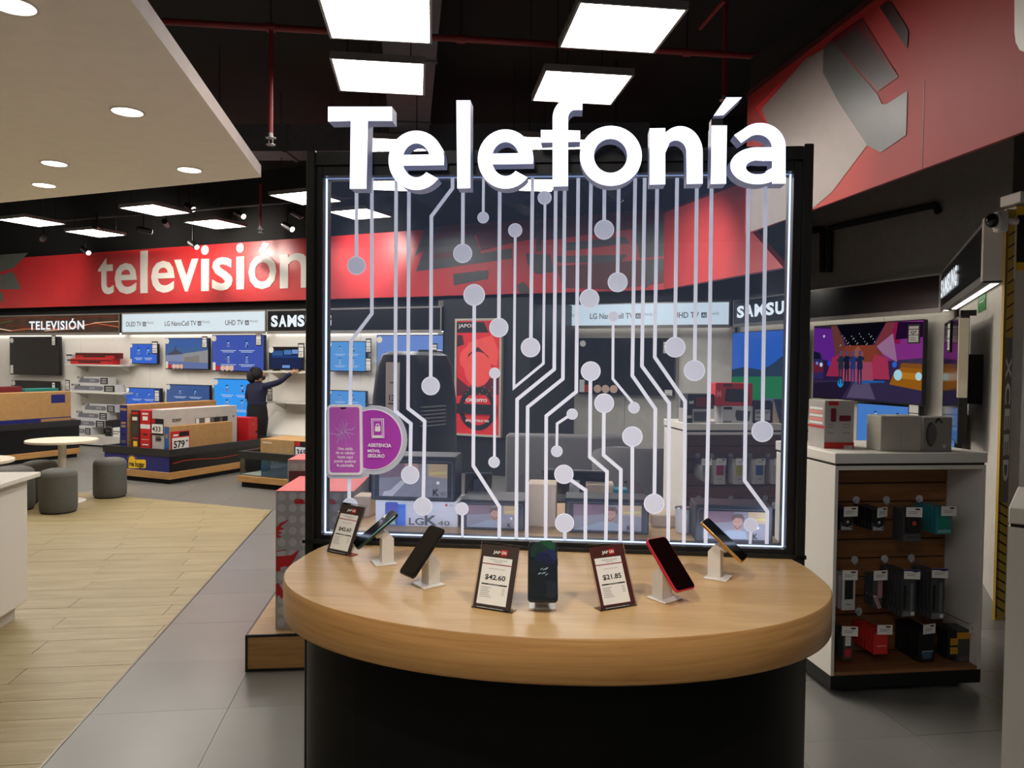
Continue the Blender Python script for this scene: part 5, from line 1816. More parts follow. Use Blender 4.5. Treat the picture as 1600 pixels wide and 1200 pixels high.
# local x runs away from us along the visible face, local -y faces the aisle
ztop = .885
L = 2.6
put('plinth', G().box(-L, -.04, .05, .75, 0, .09, m_plinth), t)
put('body', G().box(-L, .0, .0, .8, .09, ztop - .03, m_white), t)
for k in range(3):
    put('door', G().rbox(-.86 * (k + 1) + .003, -.86 * k - .003, -.008, 0, .1, ztop - .04, m_white, .002, 1), t)
put('counter_top', G().rbox(-L, .06, -.06, .86, ztop - .03, ztop, mat('pale_slab_top', (226, 222, 210), .3), .006, 2), t)

# ================================================================== PODIUM, SPEAKER
p = level(383, 1050, 0)
PD = Fr((p.x, p.y), 6)
HP = .19
t = thing('oak_podium', 'low oak podium with black edges beside the kiosk', 'podium', (p.x, p.y, 0), PD.a)
PWD, PDP = 1.55, 1.5
put('body', G().box(0.004, PWD - .004, .004, PDP - .004, .012, HP - .003, m_oakedge), t)
put('top_board', G().box(.012, PWD - .012, .012, PDP - .012, HP - .004, HP, m_oak), t)
for x0, x1, y0, y1, z0, z1 in ((0, PWD, 0, .012, 0, .014), (0, PWD, 0, .012, HP - .012, HP), (0, .012, 0, .012, .014, HP - .012), (0, .012, .012, PDP, HP - .012, HP), (0, .012, .012, PDP, 0, .014),
                               (PWD - .012, PWD, 0, .012, .014, HP - .012), (0, PWD, PDP - .012, PDP, HP - .012, HP)):
    put('edge_trim', G().box(x0, x1, y0, y1, z0, z1, m_black), t)
q = level(430, 983, HP)
S1 = Fr((q.x, q.y), 2)
w1 = S1.x(554)
h1 = S1.hit(454, 768)[1] - HP
m_dotgrey = mat('grey_carton_print', (176, 172, 170), .45)
m_dotw = mat('pale_dot_print', (200, 198, 198), .45)
m_ptop = mat('salmon_carton_top', (224, 92, 96), .45)
def aiwa(t, W, D, H, full=True):
    put('box_top', G().box(0, W, 0, D, H, H + .003, m_ptop), t)
    g = G()
    nx = 7
    for i in range(nx):
        for j in range(12):
            zc = H * (.965 - .083 * j)
            if zc > .02:
                g.disc(W * (.08 + .14 * i), zc, W * .052, -.002, m_dotw, 12)
    put('dot_print', g, t)
    g = G()
    for pts in (((.03, .74), (.2, .775), (.55, .80), (.3, .765), (.2, .745), (.36, .73), (.1, .715), (.28, .70), (.08, .69), (.26, .672), (.03, .665)),
                ((.03, .53), (.6, .54), (.9, .58), (.72, .51), (.62, .48), (.5, .455), (.35, .46), (.3, .455), (.2, .45), (.2, .425), (.03, .42)),
                ((.03, .33), (.12, .34), (.3, .28), (.6, .20), (.3, .235), (.25, .22), (.15, .25), (.03, .245)), ((.03, .565), (.4, .575), (.4, .58), (.03, .57))):
        g.poly([(W * u * .34, H * v) for u, v in pts], -.004, m_red)
    g.text('aiwa', W * .24, H * .915, m_red, -.004, h=H * .045, wd=W * .54, bold=.05)
    g.rect(W * .72, W * .84, H * .03, H * .055, -.004, m_ink).rect(W * .733, W * .826, H * .034, H * .051, -.005, m_dotgrey)
    put('front_print', g, t)
t = carton(S1, 0, w1, 0, .52, HP, HP + h1, 'large grey and red dotted party speaker carton on the oak podium', m_dotgrey, 'speaker_carton', 'box', None, aiwa)
q = S1.at(.18, .62, 0)
S2 = Fr((q[0], q[1]), 2)
x2 = S2.x(450)
zt2 = S2.hit(465, 719)[1]
def aiwa2(t, W, D, H):
    put('box_top', G().box(0, W, 0, D, H, H + .003, m_ptop), t)
    g = G().rect(0, W, H * .72, H * .98, -.002, m_sonygrey).rect(W * .02, W * .98, H * .83, H * .92, -.004, mat('maroon_slot', (110, 52, 58), .5))
    for i in range(6):
        g.disc(W * (.1 + .16 * i), H * .95, W * .05, -.003, m_dotw, 10)
    put('front_print', g, t)
carton(S2, x2, x2 + w1, 0, .3, HP, zt2, 'second dotted speaker carton standing behind the first on the podium', m_dotgrey, 'speaker_carton', 'box', None, aiwa2)

# tall black party speaker
d = sight(648, 600)
YS = 4.75
sp = Vector((d.x * YS / d.y, YS))
zt_ = EYE + sight(640, 549).z * 4.6 / sight(640, 549).y
t = thing('party_speaker', 'tall black tapering party speaker with a paper price strip on its front', 'speaker', (sp.x, sp.y, HP), R(-34))
t.scale = (1.16, 1.1, 1)
HS = zt_ - HP
m_spk = mat('black_speaker_case', (20, 20, 21), .38, var=.1)
def sec(z, w_, d_):
    return [(-w_, -d_, z), (w_, -d_, z), (w_ * .96, d_, z), (-w_ * .96, d_, z)]
rows = [(0.02, .19, .2), (.08, .2, .21), (HS * .45, .195, .21), (HS * .8, .185, .2), (HS * .94, .165, .185), (HS * .985, .14, .165), (HS, .10, .13)]
V, F = [], []
nn = 20
for z, w_, d_ in rows:
    for i in range(nn):
        a = 2 * math.pi * i / nn
        c, s_ = math.cos(a), math.sin(a)
        V.append((w_ * math.copysign(abs(c) ** .5, c), d_ * math.copysign(abs(s_) ** .5, s_), z))
for k in range(len(rows) - 1):
    for i in range(nn):
        F.append((k * nn + i, k * nn + (i + 1) % nn, (k + 1) * nn + (i + 1) % nn, (k + 1) * nn + i))
F.append(tuple(range(nn))[::-1])
F.append(tuple(range((len(rows) - 1) * nn, len(rows) * nn)))
put('cabinet_shell', G().add(V, F, m_spk), t, smooth=True)
put('foot', G().box(-.16, .16, -.16, .16, 0, .03, m_blackmatt), t)
put('front_grille', G().rbox(-.13, .13, -.226, -.2, .2, HS * .72, m_blackmatt, .01, 1), t)
for zc, rc in ((.42, .105), (.78, .105)):
    put('woofer', G().lathe([(rc, 0), (rc, .012), (rc * .85, .004), (rc * .4, -.01), (.002, -.004)], mat('woofer_cone', (30, 30, 32), .5), 24).shift(0, 0, 0), t, (0, -.226, zc), rot=(R(90), 0, 0), smooth=True)
for sx_ in (-1, 1):
    for k in range(6):
        put('louvre', G().box(sx_ * .19 - .012, sx_ * .19 + .012, -.17, .02, HS * .70 + .022 * k, HS * .70 + .008 + .022 * k, m_grey), t)
put('handle', G().rbox(-.07, .07, .10, .16, HS - .02, HS + .015, m_dark, .008, 1), t)
g = G().box(-.02, .07, -.212, -.206, HS * .74, HS * .955, m_paper)
g.text('13', .005, HS * .80, m_ink, -.214, h=.035, bold=.02).rect(.0, .05, HS * .785, HS * .79, -.214, m_ink).rect(.01, .04, HS * .87, HS * .875, -.214, m_greyink)
put('price_strip', g, t)
put('lettering', G().text('aiwa', -.035, HS * .69, m_grey, -.23, h=.02, bold=.02), t)

# ================================================================== ON THE COUNTER
m_stand = mat('white_stand_plastic', (222, 218, 212), .35)
m_phone = mat('phone_body_black', (16, 16, 18), .25)
def stand_and_phone(px, py, yaw, tilt, s_label, p_label, body=None, scr=None, post=.085, fwd=.018, up=.012, ph=(.075, .157, .009), roll=0.0, scr_parts=None, dz=0):
    p = level(px, py, TZ)
    t = thing('phone_stand', s_label, 'stand', (p.x, p.y, TZ), R(yaw))
    put('base_plate', G().rbox(-.034, .034, -.034, .034, 0, .005, m_stand, .002, 2), t)
    # upright wedge, cut slanting at the top towards the phone
    put('post', G().prism([(-.010, .005), (.026, .005), (.026, post - .022), (.008, post), (-.010, post - .006)], -.019, .019, m_stand, 'x'), t)
    c = Vector((0, -.010, post - .012))
    tl = R(tilt)
    nrm = Vector((0, -math.cos(tl), math.sin(tl)))
    put('holder_ring', G().cyl(c, c + nrm * .016, .0165, m_stand, 20).cyl(c + nrm * .016, c + nrm * (fwd + .002), .0135, m_chrome, 20), t, smooth=True)
    cord = [c + nrm * (fwd - .004) + Vector((.014, .0, -.006))]
    for k in range(22):
        a = k * 1.1
        cord.append(Vector((.016 + .004 * math.cos(a), -.004 + .004 * math.sin(a), max(.008, post - .03 - k * .0024))))
    put('security_cord', G().tube(cord, .0012, m_paper, 5), t)
    pos = c + nrm * fwd
    W, H, D = ph
    Mx = Matrix.Translation((p.x, p.y, TZ)) @ Matrix.Rotation(R(yaw), 4, 'Z') @ Matrix.Translation(pos) @ Matrix.Rotation(-tl, 4, 'X') @ Matrix.Rotation(R(roll), 4, 'Y')
    o = thing('smartphone', p_label, 'phone')
    o.matrix_world = Mx
    body = body or m_phone
    g = G()
    out_ = []
    r = .010
    for cx, cz, a0 in ((W / 2 - r, H / 2 - r, 0), (-W / 2 + r, H / 2 - r, 90), (-W / 2 + r, -H / 2 + r, 180), (W / 2 - r, -H / 2 + r, 270)):
        for i in range(6):
            a = R(a0 + 18 * i)
            out_.append((cx + r * math.cos(a), cz + r * math.sin(a) + up))
    def ins(k, kk=1.0):
        return [(x * (1 - k / (W / 2)), up + (z - up) * (1 - k / (H / 2))) for x, z in out_]
    rows = [(ins(.0015), -D), (out_, -D + .002), (out_, -.002), (ins(.0015), 0)]
    n = len(out_)
    V = [(x, y, z) for rw, y in rows for x, z in rw]
    F = [(k * n + i, (k + 1) * n + i, (k + 1) * n + (i + 1) % n, k * n + (i + 1) % n) for k in range(3) for i in range(n)]
    F += [tuple(range(n)), tuple(range(3 * n, 4 * n))[::-1]]
    put('phone_body', g.add(V, F, body), o, smooth=True)
    sc_ = put('screen', G().poly(ins(.0025), -D - .0004, scr or mat('phone_screen_off', (8, 8, 9), .08, var=0)), o)
    put('front_camera', G().disc(0, H / 2 - .008 + up, .0018, -D - .0008, m_dark, 10), o)
    put('side_button', G().box(W / 2 - .0005, W / 2 + .0009, -D * .7, -D * .35, H * .1 + up, H * .22 + up, body), o)
    if scr_parts:
        scr_parts(sc_, W, H, D, up)
    return t, o
m_greenphone = mat('mirror_green_phone', (70, 96, 92), .12, .9)
m_redphone = mat('red_phone_body', (206, 44, 60), .3, .3)
m_goldphone = mat('gold_phone_body', (214, 164, 100), .25, .8)
stand_and_phone(600, 880, -68, 52, 'white phone stand farthest along beside the first price tag', 'mirror-green phone seen edge-on by the first price tag', m_greenphone, post=.1, fwd=.02, up=-.002)
stand_and_phone(669, 914, -52, 40, 'white phone stand under the black phone turned away from the middle', 'black phone tilted steeply, between the green phone and a price tag')
def star_screen(s, W, H, D, up):
    g = G()
    rs = random.Random(5)
    for k, (u, v, r, c) in enumerate(((.1, .40, .026, (44, 110, 70)), (-.1, .33, .03, (30, 74, 60)), (.2, .25, .028, (44, 60, 110)), (0, .16, .03, (34, 44, 84)), (-.15, .05, .03, (24, 44, 50)),
                                      (.1, -.1, .034, (20, 34, 42)), (.2, -.3, .03, (40, 54, 64)), (-.2, -.3, .03, (22, 34, 40)))):
        pts = [(W * u + r * rs.uniform(.7, 1.1) * math.cos(a * .5236), H * v + up + r * rs.uniform(.5, .9) * math.sin(a * .5236)) for a in range(12)]
        pts = [(max(-W * .46, min(W * .46, x)), z) for x, z in pts]
        g.poly(pts, -D - .0008 - .00006 * k, screen('nebula_%d' % k, c, .34))
    for k in range(9):
        x, z = rs.uniform(-.18, .22) * W, rs.uniform(-.02, .12) * H
        g.poly([(x, z), (x + .003, z + .001), (x + .009, z + .006), (x + .003, z + .004)], -D - .0016, screen('nebula_glint', (190, 205, 215), .5))
    put('wallpaper', g, s)
stand_and_phone(847, 947, -1, 36, 'white phone stand in the middle of the counter', 'phone with a green starry wallpaper, in the middle of the counter', None, screen('night_screen', (14, 34, 36), .3), scr_parts=star_screen, up=.01)
stand_and_phone(1038, 936, 36, 44, 'white phone stand holding the red-backed phone', 'red-edged phone with a dark screen next to the 21.85 price tag', m_redphone, mat('dark_red_screen', (20, 6, 8), .08, var=0))
stand_and_phone(1122, 903, 60, 50, 'white phone stand nearest the curved end beyond the red phone', 'gold-edged phone seen almost edge-on beyond the red phone', m_goldphone, post=.1)

m_sleeve = pane_glass('clear_acrylic', (.95, .95, .95, 1), (1, 1, 1, 1), 0)
m_cardbrown = mat('dark_brown_tag', (58, 46, 40), .4)
m_cardred = mat('maroon_tag', (74, 34, 32), .4)
def price_tag(px, py, yaw, price, label, mcard, lean=20):
    p = level(px, py, TZ)
    t = thing('price_tag_holder', label, 'price tag', (p.x, p.y, TZ), R(yaw))
    W, H = .104, .162
    T = Matrix.Rotation(R(-lean), 4, 'X')
    rot = (R(-lean), 0, 0)
    put('acrylic_sleeve', G().box(-W / 2 - .004, W / 2 + .004, -.0012, .0012, 0, H + .004, m_sleeve), t, rot=rot)
    put('acrylic_foot', G().box(-W / 2 - .004, W / 2 + .004, 0, .032, 0, .002, m_sleeve), t)
    put('card', G().box(-W / 2, W / 2, -.0022, -.0014, .005, H - .002, mcard), t, rot=rot)
    g = G()
    y = -.003
    g.rect(-W * .42, W * .36, H * .70, H * .80, y, m_paper)
    g.rect(-W * .42, W * .36, H * .08, H * .685, y, m_paper)
    g.rect(-W * .42, W * .40, H * .688, H * .694, y - .0003, m_red)
    g.rect(-W * .36, W * .32, H * .375, H * .395, y - .0004, m_ink)
    g.rect(-W * .44, W * .36, H * .015, H * .05, y - .0002, m_ink)
    for k in range(6):
        g.rect(-W * .36, -W * .36 + W * (.26, .2, .24, .22, .26, .3)[k], H * (.33 - .028 * k), H * (.336 - .028 * k), y - .0004, m_greyink)
        if k < 4:
            g.rect(W * .2, W * .28, H * (.33 - .028 * k), H * (.336 - .028 * k), y - .0004, m_greyink)
    put('slip_print', g, t, rot=rot)
    g = G()
    for s, u, v, h_, wd, al, m, b in (('JAP', -.17, .86, .045, .19, 'l', m_paper, .03), ('TELEFONO CELULAR', .0, .755, .014, .46, 'c', m_ink, .0), ('SAMSUNG', .0, .725, .014, .2, 'c', m_ink, .0),
                                      ('SAMSUNG GALAXY A SERIES', -.01, .62, .011, .42, 'c', m_greyink, .0), (price, -.02, .46, .075, .54, 'c', m_ink, .02),
                                      ('VALOR MENSUAL', -.02, .379, .012, .3, 'c', m_paper, .0), ('DISPONIBLE EN CUOTAS MENSUALES', -.04, .024, .014, .7, 'c', m_paper, .0)):
        g.text(s, W * u, H * v, m, y - .0008, h=H * h_, wd=W * wd, bold=b, align=al)
    g.rect(W * .035, W * .2, H * .845, H * .925, y - .0004, m_red).text('ON', W * .05, H * .86, m_paper, y - .001, h=H * .045, wd=W * .13, bold=.03)
    g.rect(0, W * .2, H * .828, H * .834, y - .0004, m_red)
    put('lettering', g, t, rot=rot)
    return t
price_tag(529, 866, -34, '$42.60', 'first clear price tag holder standing before the kiosk post, price 42.60', m_cardbrown, 24)
price_tag(768, 954, -24, '$42.60', 'clear price tag holder showing 42.60 just before the middle phone', m_cardbrown, 20)
price_tag(967, 951, 27, '$21.85', 'clear price tag holder showing 21.85 beside the red-edged phone', m_cardred, 24)

# ================================================================== CARTONS BEHIND THE GLASS (rear counter)
def krear(px0, px1, pytop, off, dep, label, m, deco=None, zb=TZ, name='phone_carton', cat='box', ztop=None, yaw=0):
    xa_, xb_ = K.x(px0, off), K.x(px1, off)
    zt_ = ztop or K.hit((px0 + px1) / 2, pytop, off)[1]
    t = thing(name, label, cat, K.at(xa_, off, zb), K.a + R(yaw))
    W, H = xb_ - xa_, zt_ - zb
    put('box_body', G().rbox(0, W, 0, dep, 0, H, m, .003, 1), t)
    if deco:
        deco(t, W, dep, H)
    return t, zt_
m_kblack = mat('black_carton_print', (26, 26, 30), .4)
m_kwhite = mat('white_carton_print', (216, 214, 216), .45)
m_skin = mat('printed_skin', (196, 146, 124), .5)
def k40(t, W, D, H):
    g = G()
    g.poly([(W * .12, H * .02), (W * .28, H * .02), (W * .28, H * .88), (W * .26, H * .94), (W * .14, H * .94), (W * .12, H * .88)], -.002, m_blue)
    g.rect(W * .28, W * .37, H * .02, H * .86, -.0021, mat('bright_blue_print', (40, 110, 210), .4))
    g.poly([(W * .14, H * .05), (W * .27, H * .05), (W * .27, H * .86), (W * .14, H * .9)], -.003, mat('violet_blue_print', (70, 70, 170), .4))
    g.poly([(W * .18, H * .06), (W * .25, H * .06), (W * .24, H * .2), (W * .19, H * .34), (W * .16, H * .2)], -.0035, mat('lime_print', (150, 196, 150), .4))
    g.text('LG', W * .41, H * .08, m_greyink, -.003, h=H * .27, wd=W * .18, bold=.02)
    g.text('K', W * .6, H * .08, m_greyink, -.003, h=H * .38, wd=W * .15, bold=.03)
    g.text('40', W * .76, H * .08, m_greyink, -.003, h=H * .18, wd=W * .14, bold=.0)
    g.disc(W * .86, H * .88, H * .05, -.003, m_red, 14).text('LG', W * .9, H * .84, m_greyink, -.003, h=H * .08)
    g.text('Movistar Prepago Habilitado', W * .4, H * .58, m_dotw, -.003, h=H * .06, wd=W * .45)
    put('front_print', g, t)
t, z1_ = krear(588, 718, 783, .30, .17, 'white carton with a blue phone picture and large grey lettering behind the glass', m_kwhite, k40)
def photo_front(kind):
    def f(t, W, D, H):
        g = G()
        g.poly([(W * u, H * v) for u, v in ((.03, .05), (.97, .05), (.97, .86), (.94, .9), (.06, .9), (.03, .86))], -.002, m_greyink)
        g.poly([(W * u, H * v) for u, v in ((.04, .06), (.96, .06), (.96, .85), (.93, .88), (.07, .88), (.04, .85))], -.003, m_kblack)
        a = .1
        g.rect(W * .10, W * .91, H * .09, H * .84, -.004, mat('photo_grey', (140, 134, 138), .4))
        g.poly([(W * .1, H * .5), (W * .45, H * .56), (W * .5, H * .84), (W * .1, H * .84)], -.005, mat('photo_mauve', (128, 100, 106), .4))
        g.poly([(W * .68, H * .56), (W * .91, H * .52), (W * .91, H * .84), (W * .68, H * .84)], -.005, mat('photo_sand', (190, 160, 120), .4))
        g.poly([(W * .7, H * .6), (W * .9, H * .62), (W * .9, H * .68), (W * .7, H * .65)], -.0056, mat('photo_yellow', (206, 190, 110), .4))
        if kind == 'hand':
            g.poly([(W * u, H * v) for u, v in ((.14, .1), (.26, .1), (.42, .42), (.36, .46), (.24, .24), (.16, .2))], -.006, mat('photo_sleeve', (196, 194, 190), .4))
            g.poly([(W * u, H * v) for u, v in ((.4, .84), (.56, .84), (.58, .66), (.5, .58), (.42, .66))], -.006, m_skin)
            g.text('K', W * .74, H * .13, m_ink, -.006, h=H * .15, bold=.03).text('40', W * .83, H * .13, m_greyink, -.006, h=H * .09)
        else:
            g.poly([(W * u, H * v) for u, v in ((.1, .1), (.68, .1), (.64, .3), (.54, .36), (.42, .34), (.3, .24))], -.006, mat('photo_shirt', (150, 158, 166), .4))
            g.disc(W * .54, H * .53, W * .062, -.0066, m_skin, 16, H * .2)
            g.poly([(W * u, H * v) for u, v in ((.46, .56), (.46, .7), (.5, .78), (.6, .78), (.63, .68), (.62, .56), (.6, .66), (.52, .68))], -.007, mat('photo_hair', (110, 84, 74), .5))
            g.poly([(W * u, H * v) for u, v in ((.482, .52), (.49, .44), (.52, .36), (.56, .36), (.592, .44), (.598, .52), (.58, .47), (.54, .45), (.5, .47))], -.0072, mat('photo_beard', (150, 104, 88), .5))
            g.poly([(W * u, H * v) for u, v in ((.522, .435), (.558, .435), (.54, .415))], -.0076, mat('photo_teeth', (206, 190, 182), .5))
            g.disc(W * .52, H * .575, W * .006, -.0076, MATS['photo_hair'], 8)
            g.disc(W * .562, H * .575, W * .006, -.0076, MATS['photo_hair'], 8)
            g.text('K', W * .74, H * .12, m_ink, -.006, h=H * .14, bold=.03)
        g.disc(W * .8, H * .42, W * .02, -.006, m_paper, 12)
        put('front_print', g, t)
    return f
krear(581, 713, 713, .30, .16, 'black carton with a phone picture stacked on the white lettered carton', m_kblack, photo_front('hand'), zb=z1_ + .001)
krear(722, 822, 782, .28, .2, 'dark carton with a smiling bearded man, next to the white lettered carton', m_kblack, photo_front('face'))
krear(827, 872, 757, .36, .12, 'plain beige carton standing behind the glass beside the bearded-man carton', m_cardtan)
krear(886, 1018, 780, .28, .14, 'dark carton with a bearded man in the middle behind the glass', m_kblack, photo_front('face'))
krear(918, 962, 757, .50, .1, 'pale tan carton peeping over the middle bearded-man carton', m_cardtan)
krear(1022, 1096, 806, .42, .12, 'low pale cardboard carton between two bearded-man cartons', m_cardtan)
krear(1091, 1213, 790, .20, .14, 'dark carton with a bearded man nearest the kiosk end post', m_kblack, photo_front('face'))
krear(553, 580, 776, .44, .10, 'tan carton behind the purple sticker board', m_cardtan)
krear(528, 552, 800, .40, .10, 'lower tan carton at the end behind the first phone', m_cardtan)
krear(962, 984, 765, .46, .07, 'small teal carton beside the tan one behind the glass', mat('teal_carton', (36, 130, 146), .4))
p = K.at(K.x(1071, .34), .34, TZ)
t = thing('white_cup', 'white plastic cup holder between the pale carton and a bearded-man carton', 'cup', p)
put('cup_body', G().lathe([(.022, 0), (.026, .002), (.028, .09), (.025, .092), (.022, .01)], m_white, 20), t, smooth=True)
put('cup_rim', G().lathe([(.028, .088), (.030, .09), (.028, .094)], m_chrome, 20), t)
def flat_device(px, off, label, yaw, W=.24, D=.15, h=.012):
    p = K.at(K.x(px, off), off, TZ)
    t = thing('tablet_stand', label, 'tablet', p, K.a + R(yaw))
    put('wedge', G().prism([(-.05, 0), (.07, 0), (.02, .16)], -.02, .02, m_dark, 'x'), t)
    put('tablet_body', G().rbox(-W / 2, W / 2, -.006, .006, 0, D, m_dark, .004, 2), t, (0, .075, .08), rot=(R(38), 0, 0))
    put('tablet_back_logo', G().disc(0, D / 2, .015, -.0075, m_grey, 14), t, (0, .075, .08), rot=(R(38), 0, 0))
    return t
flat_device(750, .52, 'dark device leaning on a stand on the rear counter over the bearded-man carton', 10, .11, .12)
flat_device(900, .56, 'wide dark tablet on a stand behind the middle of the glass', -6, .26, .14)

# ================================================================== SOFA BEHIND
m_sofa = mat('grey_sofa_fabric', (104, 102, 102), .85, var=.07, scale=50)
d = sight(790, 680)
YF = 8.1
t = thing('grey_sofa', 'grey two-seat sofa seen from behind through the glass', 'sofa', (d.x * YF / d.y, YF, 0), R(-4))
put('backrest', G().rbox(0, 1.3, 0, .2, .12, .84, m_sofa, .04, 3), t, smooth=True)
put('seat', G().rbox(.1, 1.2, .2, .85, .12, .45, m_sofa, .04, 2), t, smooth=True)
for x0 in (0, 1.14):
    put('armrest', G().rbox(x0, x0 + .16, .2, .85, .12, .62, m_sofa, .04, 2), t, smooth=True)
for x0, y0 in ((.06, .05), (1.2, .05), (.06, .78), (1.2, .78)):
    put('leg', G().cyl((x0, y0, 0), (x0, y0, .13), .02, m_blackmatt, 10), t)
d = sight(1000, 700)
YC = 6.7
t = thing('grey_armchair', 'grey tufted armchair with a rounded back beside the white gondola', 'armchair', (d.x * YC / d.y, YC, 0), R(10))
g = G()
N = 20
V, F = [], []
for z, k in ((.14, 1.0), (.6, 1.03), (.86, 1.05), (.9, 1.02)):
    for ro in (.40, .30):
        for i in range(N + 1):
            a = R(-20 + 220 * i / N)
            hgt = z if z < .7 else z - .18 * max(0, (abs(i - N / 2) / (N / 2)) - .45)
            V.append((ro * k * math.cos(a), ro * k * math.sin(a) * .95, hgt))
M_ = N + 1
for r_ in range(3):
    for i in range(N):
        o = r_ * 2 * M_ + i
        F += [(o, o + 1, o + 1 + 2 * M_, o + 2 * M_), (o + M_, o + M_ + 2 * M_, o + M_ + 1 + 2 * M_, o + M_ + 1)]
for i in range(N):
    o = 3 * 2 * M_ + i
    F += [(o, o + 1, o + 1 + M_, o + M_), (i, i + M_, i + 1 + M_, i + 1)]
for e in (0, N):
    for r_ in range(3):
        o = r_ * 2 * M_ + e
        F.append((o, o + M_, o + M_ + 2 * M_, o + 2 * M_))
put('backrest', g.add(V, F, m_sofa), t, rz=R(170), smooth=True)
put('seat', G().lathe([(.05, .14), (.30, .14), (.31, .2), (.31, .42), (.28, .46), (.01, .47)], m_sofa, 28), t, smooth=True)
for k in range(5):
    a = R(200 + 35 * k)
    put('tuft_button', G().ball((.408 * math.cos(a), .39 * math.sin(a), .62), .012, mat('dark_button', (40, 40, 40), .6), 8, 6), t)
for k in range(4):
    a = R(45 + 90 * k)
    put('leg', G().cyl((.24 * math.cos(a), .24 * math.sin(a), .15), (.27 * math.cos(a), .27 * math.sin(a), 0), .016, m_blackmatt, 8), t)

# ================================================================== SLATWALL CABINETS
m_slat = wood('brown_slat', (120, 76, 40), (150, 100, 58), (1.0, 8, 14), .5, rnd=.06)
m_cabfloor = wood('brown_cabinet_floor', (128, 86, 52), (160, 112, 72), (1.0, 12, 12), .45)
m_hookdisc = mat('pale_hook_disc', (200, 202, 204), .4)
def cabinet(P, a, W, D, label, rows, hook_groups, split=.25, castors=True):
    """rows: heights of the hook rows; returns (thing, frame)"""
    t = thing('slatwall_cabinet', label, 'cabinet', (P[0], P[1], 0), a)
    H = 1.18
    g = G().box(.0, W, .0, D, .03, .095, m_blackmatt)
    put('base', g, t)
    for x in (.06, W - .10):
        for y in (.07, D - .1):
            put('castor', G().cyl((x, y, .026), (x + .03, y, .026), .026, m_blackmatt, 14).box(x + .004, x + .026, y - .012, y + .012, .02, .05, m_blackmatt), t)
    put('floor_board', G().box(.018, W - .018, 0.002, D - .002, .095, .112, m_cabfloor), t)
    for x0, x1 in ((0, .018), (W - .018, W)):
        put('side_panel', G().rbox(x0, x1, 0, D, .095, H - .062, m_white, .002, 1), t)
    put('top_rail', G().box(.018, W - .018, 0.002, D - .002, H - .082, H - .062, m_white), t)
    put('shadow_gap', G().box(.006, W - .006, .006, D - .006, H - .062, H - .05, m_black), t)
    put('top_slab', G().rbox(-.004, W + .004, -.004, D + .004, H - .05, H, m_white, .003, 1), t)
    z = .115
    put('slat_backing', G().box(.018, W - .018, split + .012, split + .02, .112, H - .082, mat('dark_groove', (30, 20, 12), .7)), t)
    while z < H - .09:
        z1 = min(z + .098, H - .084)
        put('slat', G().rbox(.02, W - .02, split, split + .012, z, z1 - .006, m_slat, .002, 1), t)
        z = z1
    return t
def hook(t, x, z, y0, L, tag=True, blue=False, turn=0.0, tdx=0.0):
    g = G().cyl((x, y0, z), (x, y0 - .006, z), .019, m_hookdisc, 18).cyl((x, y0 - .006, z - .012), (x, y0 - .014, z - .012), .012, m_hookdisc, 12)
    g.tube([(x, y0 - .01, z - .014), (x, y0 - L, z - .014)], .0025, m_grey, 6)
    h = put('hook', g, t, smooth=True)
    if tag:
        g = G().box(-.038, .038, -.002, 0, -.031, .017, m_paper)
        g.rect(.004, .027, .004, .012, -.003, mat('tag_brand_bar', (84, 24, 26), .5)).rect(-.026, .02, -.006, -.004, -.003, m_greyink).rect(-.026, .012, -.014, -.012, -.003, m_greyink)
        if blue:
            g.rect(-.038, .038, .008, .017, -.0032, m_navy)
        o = put('price_card', g, h, (x + tdx, y0 - L - .004, z - .016), rz=turn)
    return h

def pack(name, label, W, H, body, front, group, cat='accessory'):
    t = thing(name, label, cat, (0, 0, 0), 0, group)
    return t

cP = level(1297, 1087, 0)
CF = Fr((cP.x, cP.y), 7.7)
CW = CF.x(1546)
CD = .6
SPL = .25
cab = cabinet((cP.x, cP.y), CF.a, CW, CD, 'white mobile cabinet with brown slats and hanging accessories, right of the kiosk', None, None, SPL)
def chit(px, py):
    return CF.hit(px, py, SPL - .006)
LH = .215
row1 = [(1291, 780), (1338, 781), (1385.5, 781), (1437, 779.5)]
row2 = [(1290, 874), (1335.5, 874.5), (1382.5, 873), (1424, 871.5)]
row3 = [(1290, 957), (1342, 955), (1408, 954), (1474, 952)]
hooks = []
rh = random.Random(4)
for r_, row in enumerate((row1, row2, row3)):
    for k, (px, py) in enumerate(row):
        x, z = chit(px, py)
        x = max(x, .035)
        hook(cab, x, z, SPL, LH, True, blue=(r_ == 1 and k >= 2), turn=R(rh.choice((-14, 4, 22, -6, 10))), tdx=.005)
        hooks.append((x, z))
def product(name, cat, label, group, parts, hk, count, step=.028, drop=.03, frame=CF, y_first=None, split=SPL, L=LH, dx=0.0):
    """a row of packs threaded on one hook: the first is built, the rest are copies"""
    x, z = hk
    first = None
    ORD = ['', ', second one', ', third one', ', fourth one', ', fifth one', ', sixth one', ', seventh one']
    for i in range(count):
        y = split - L + .018 + i * step
        loc = frame.at(x + dx, y, z - .014)
        if first is None:
            first = thing(name, label, cat, loc, frame.a, group if count > 1 else None)
            for pn, g in parts:
                put(pn, g, first)
        else:
            clone(first, loc, None, label + ORD[i])
def bx(W, H, D, m, z0=0.0):
    return G().rbox(-W / 2, W / 2, 0, D, -H - z0, -z0, m, .002, 1)
def hdr(W, h=.03):
    return G().box(-W / 2, W / 2, .002, .004, -h, .006, m_paper)
m_blackpack = mat('black_pack', (22, 22, 24), .4)
m_clear = mat('clear_blister', (120, 124, 126), .25, var=.2, scale=20)
m_smoke = mat('smoky_blister', (66, 68, 70), .3, var=.2, scale=25)
m_teal = mat('teal_pack', (40, 128, 132), .4)
m_tealdk = mat('deep_teal_pack', (26, 94, 100), .4)
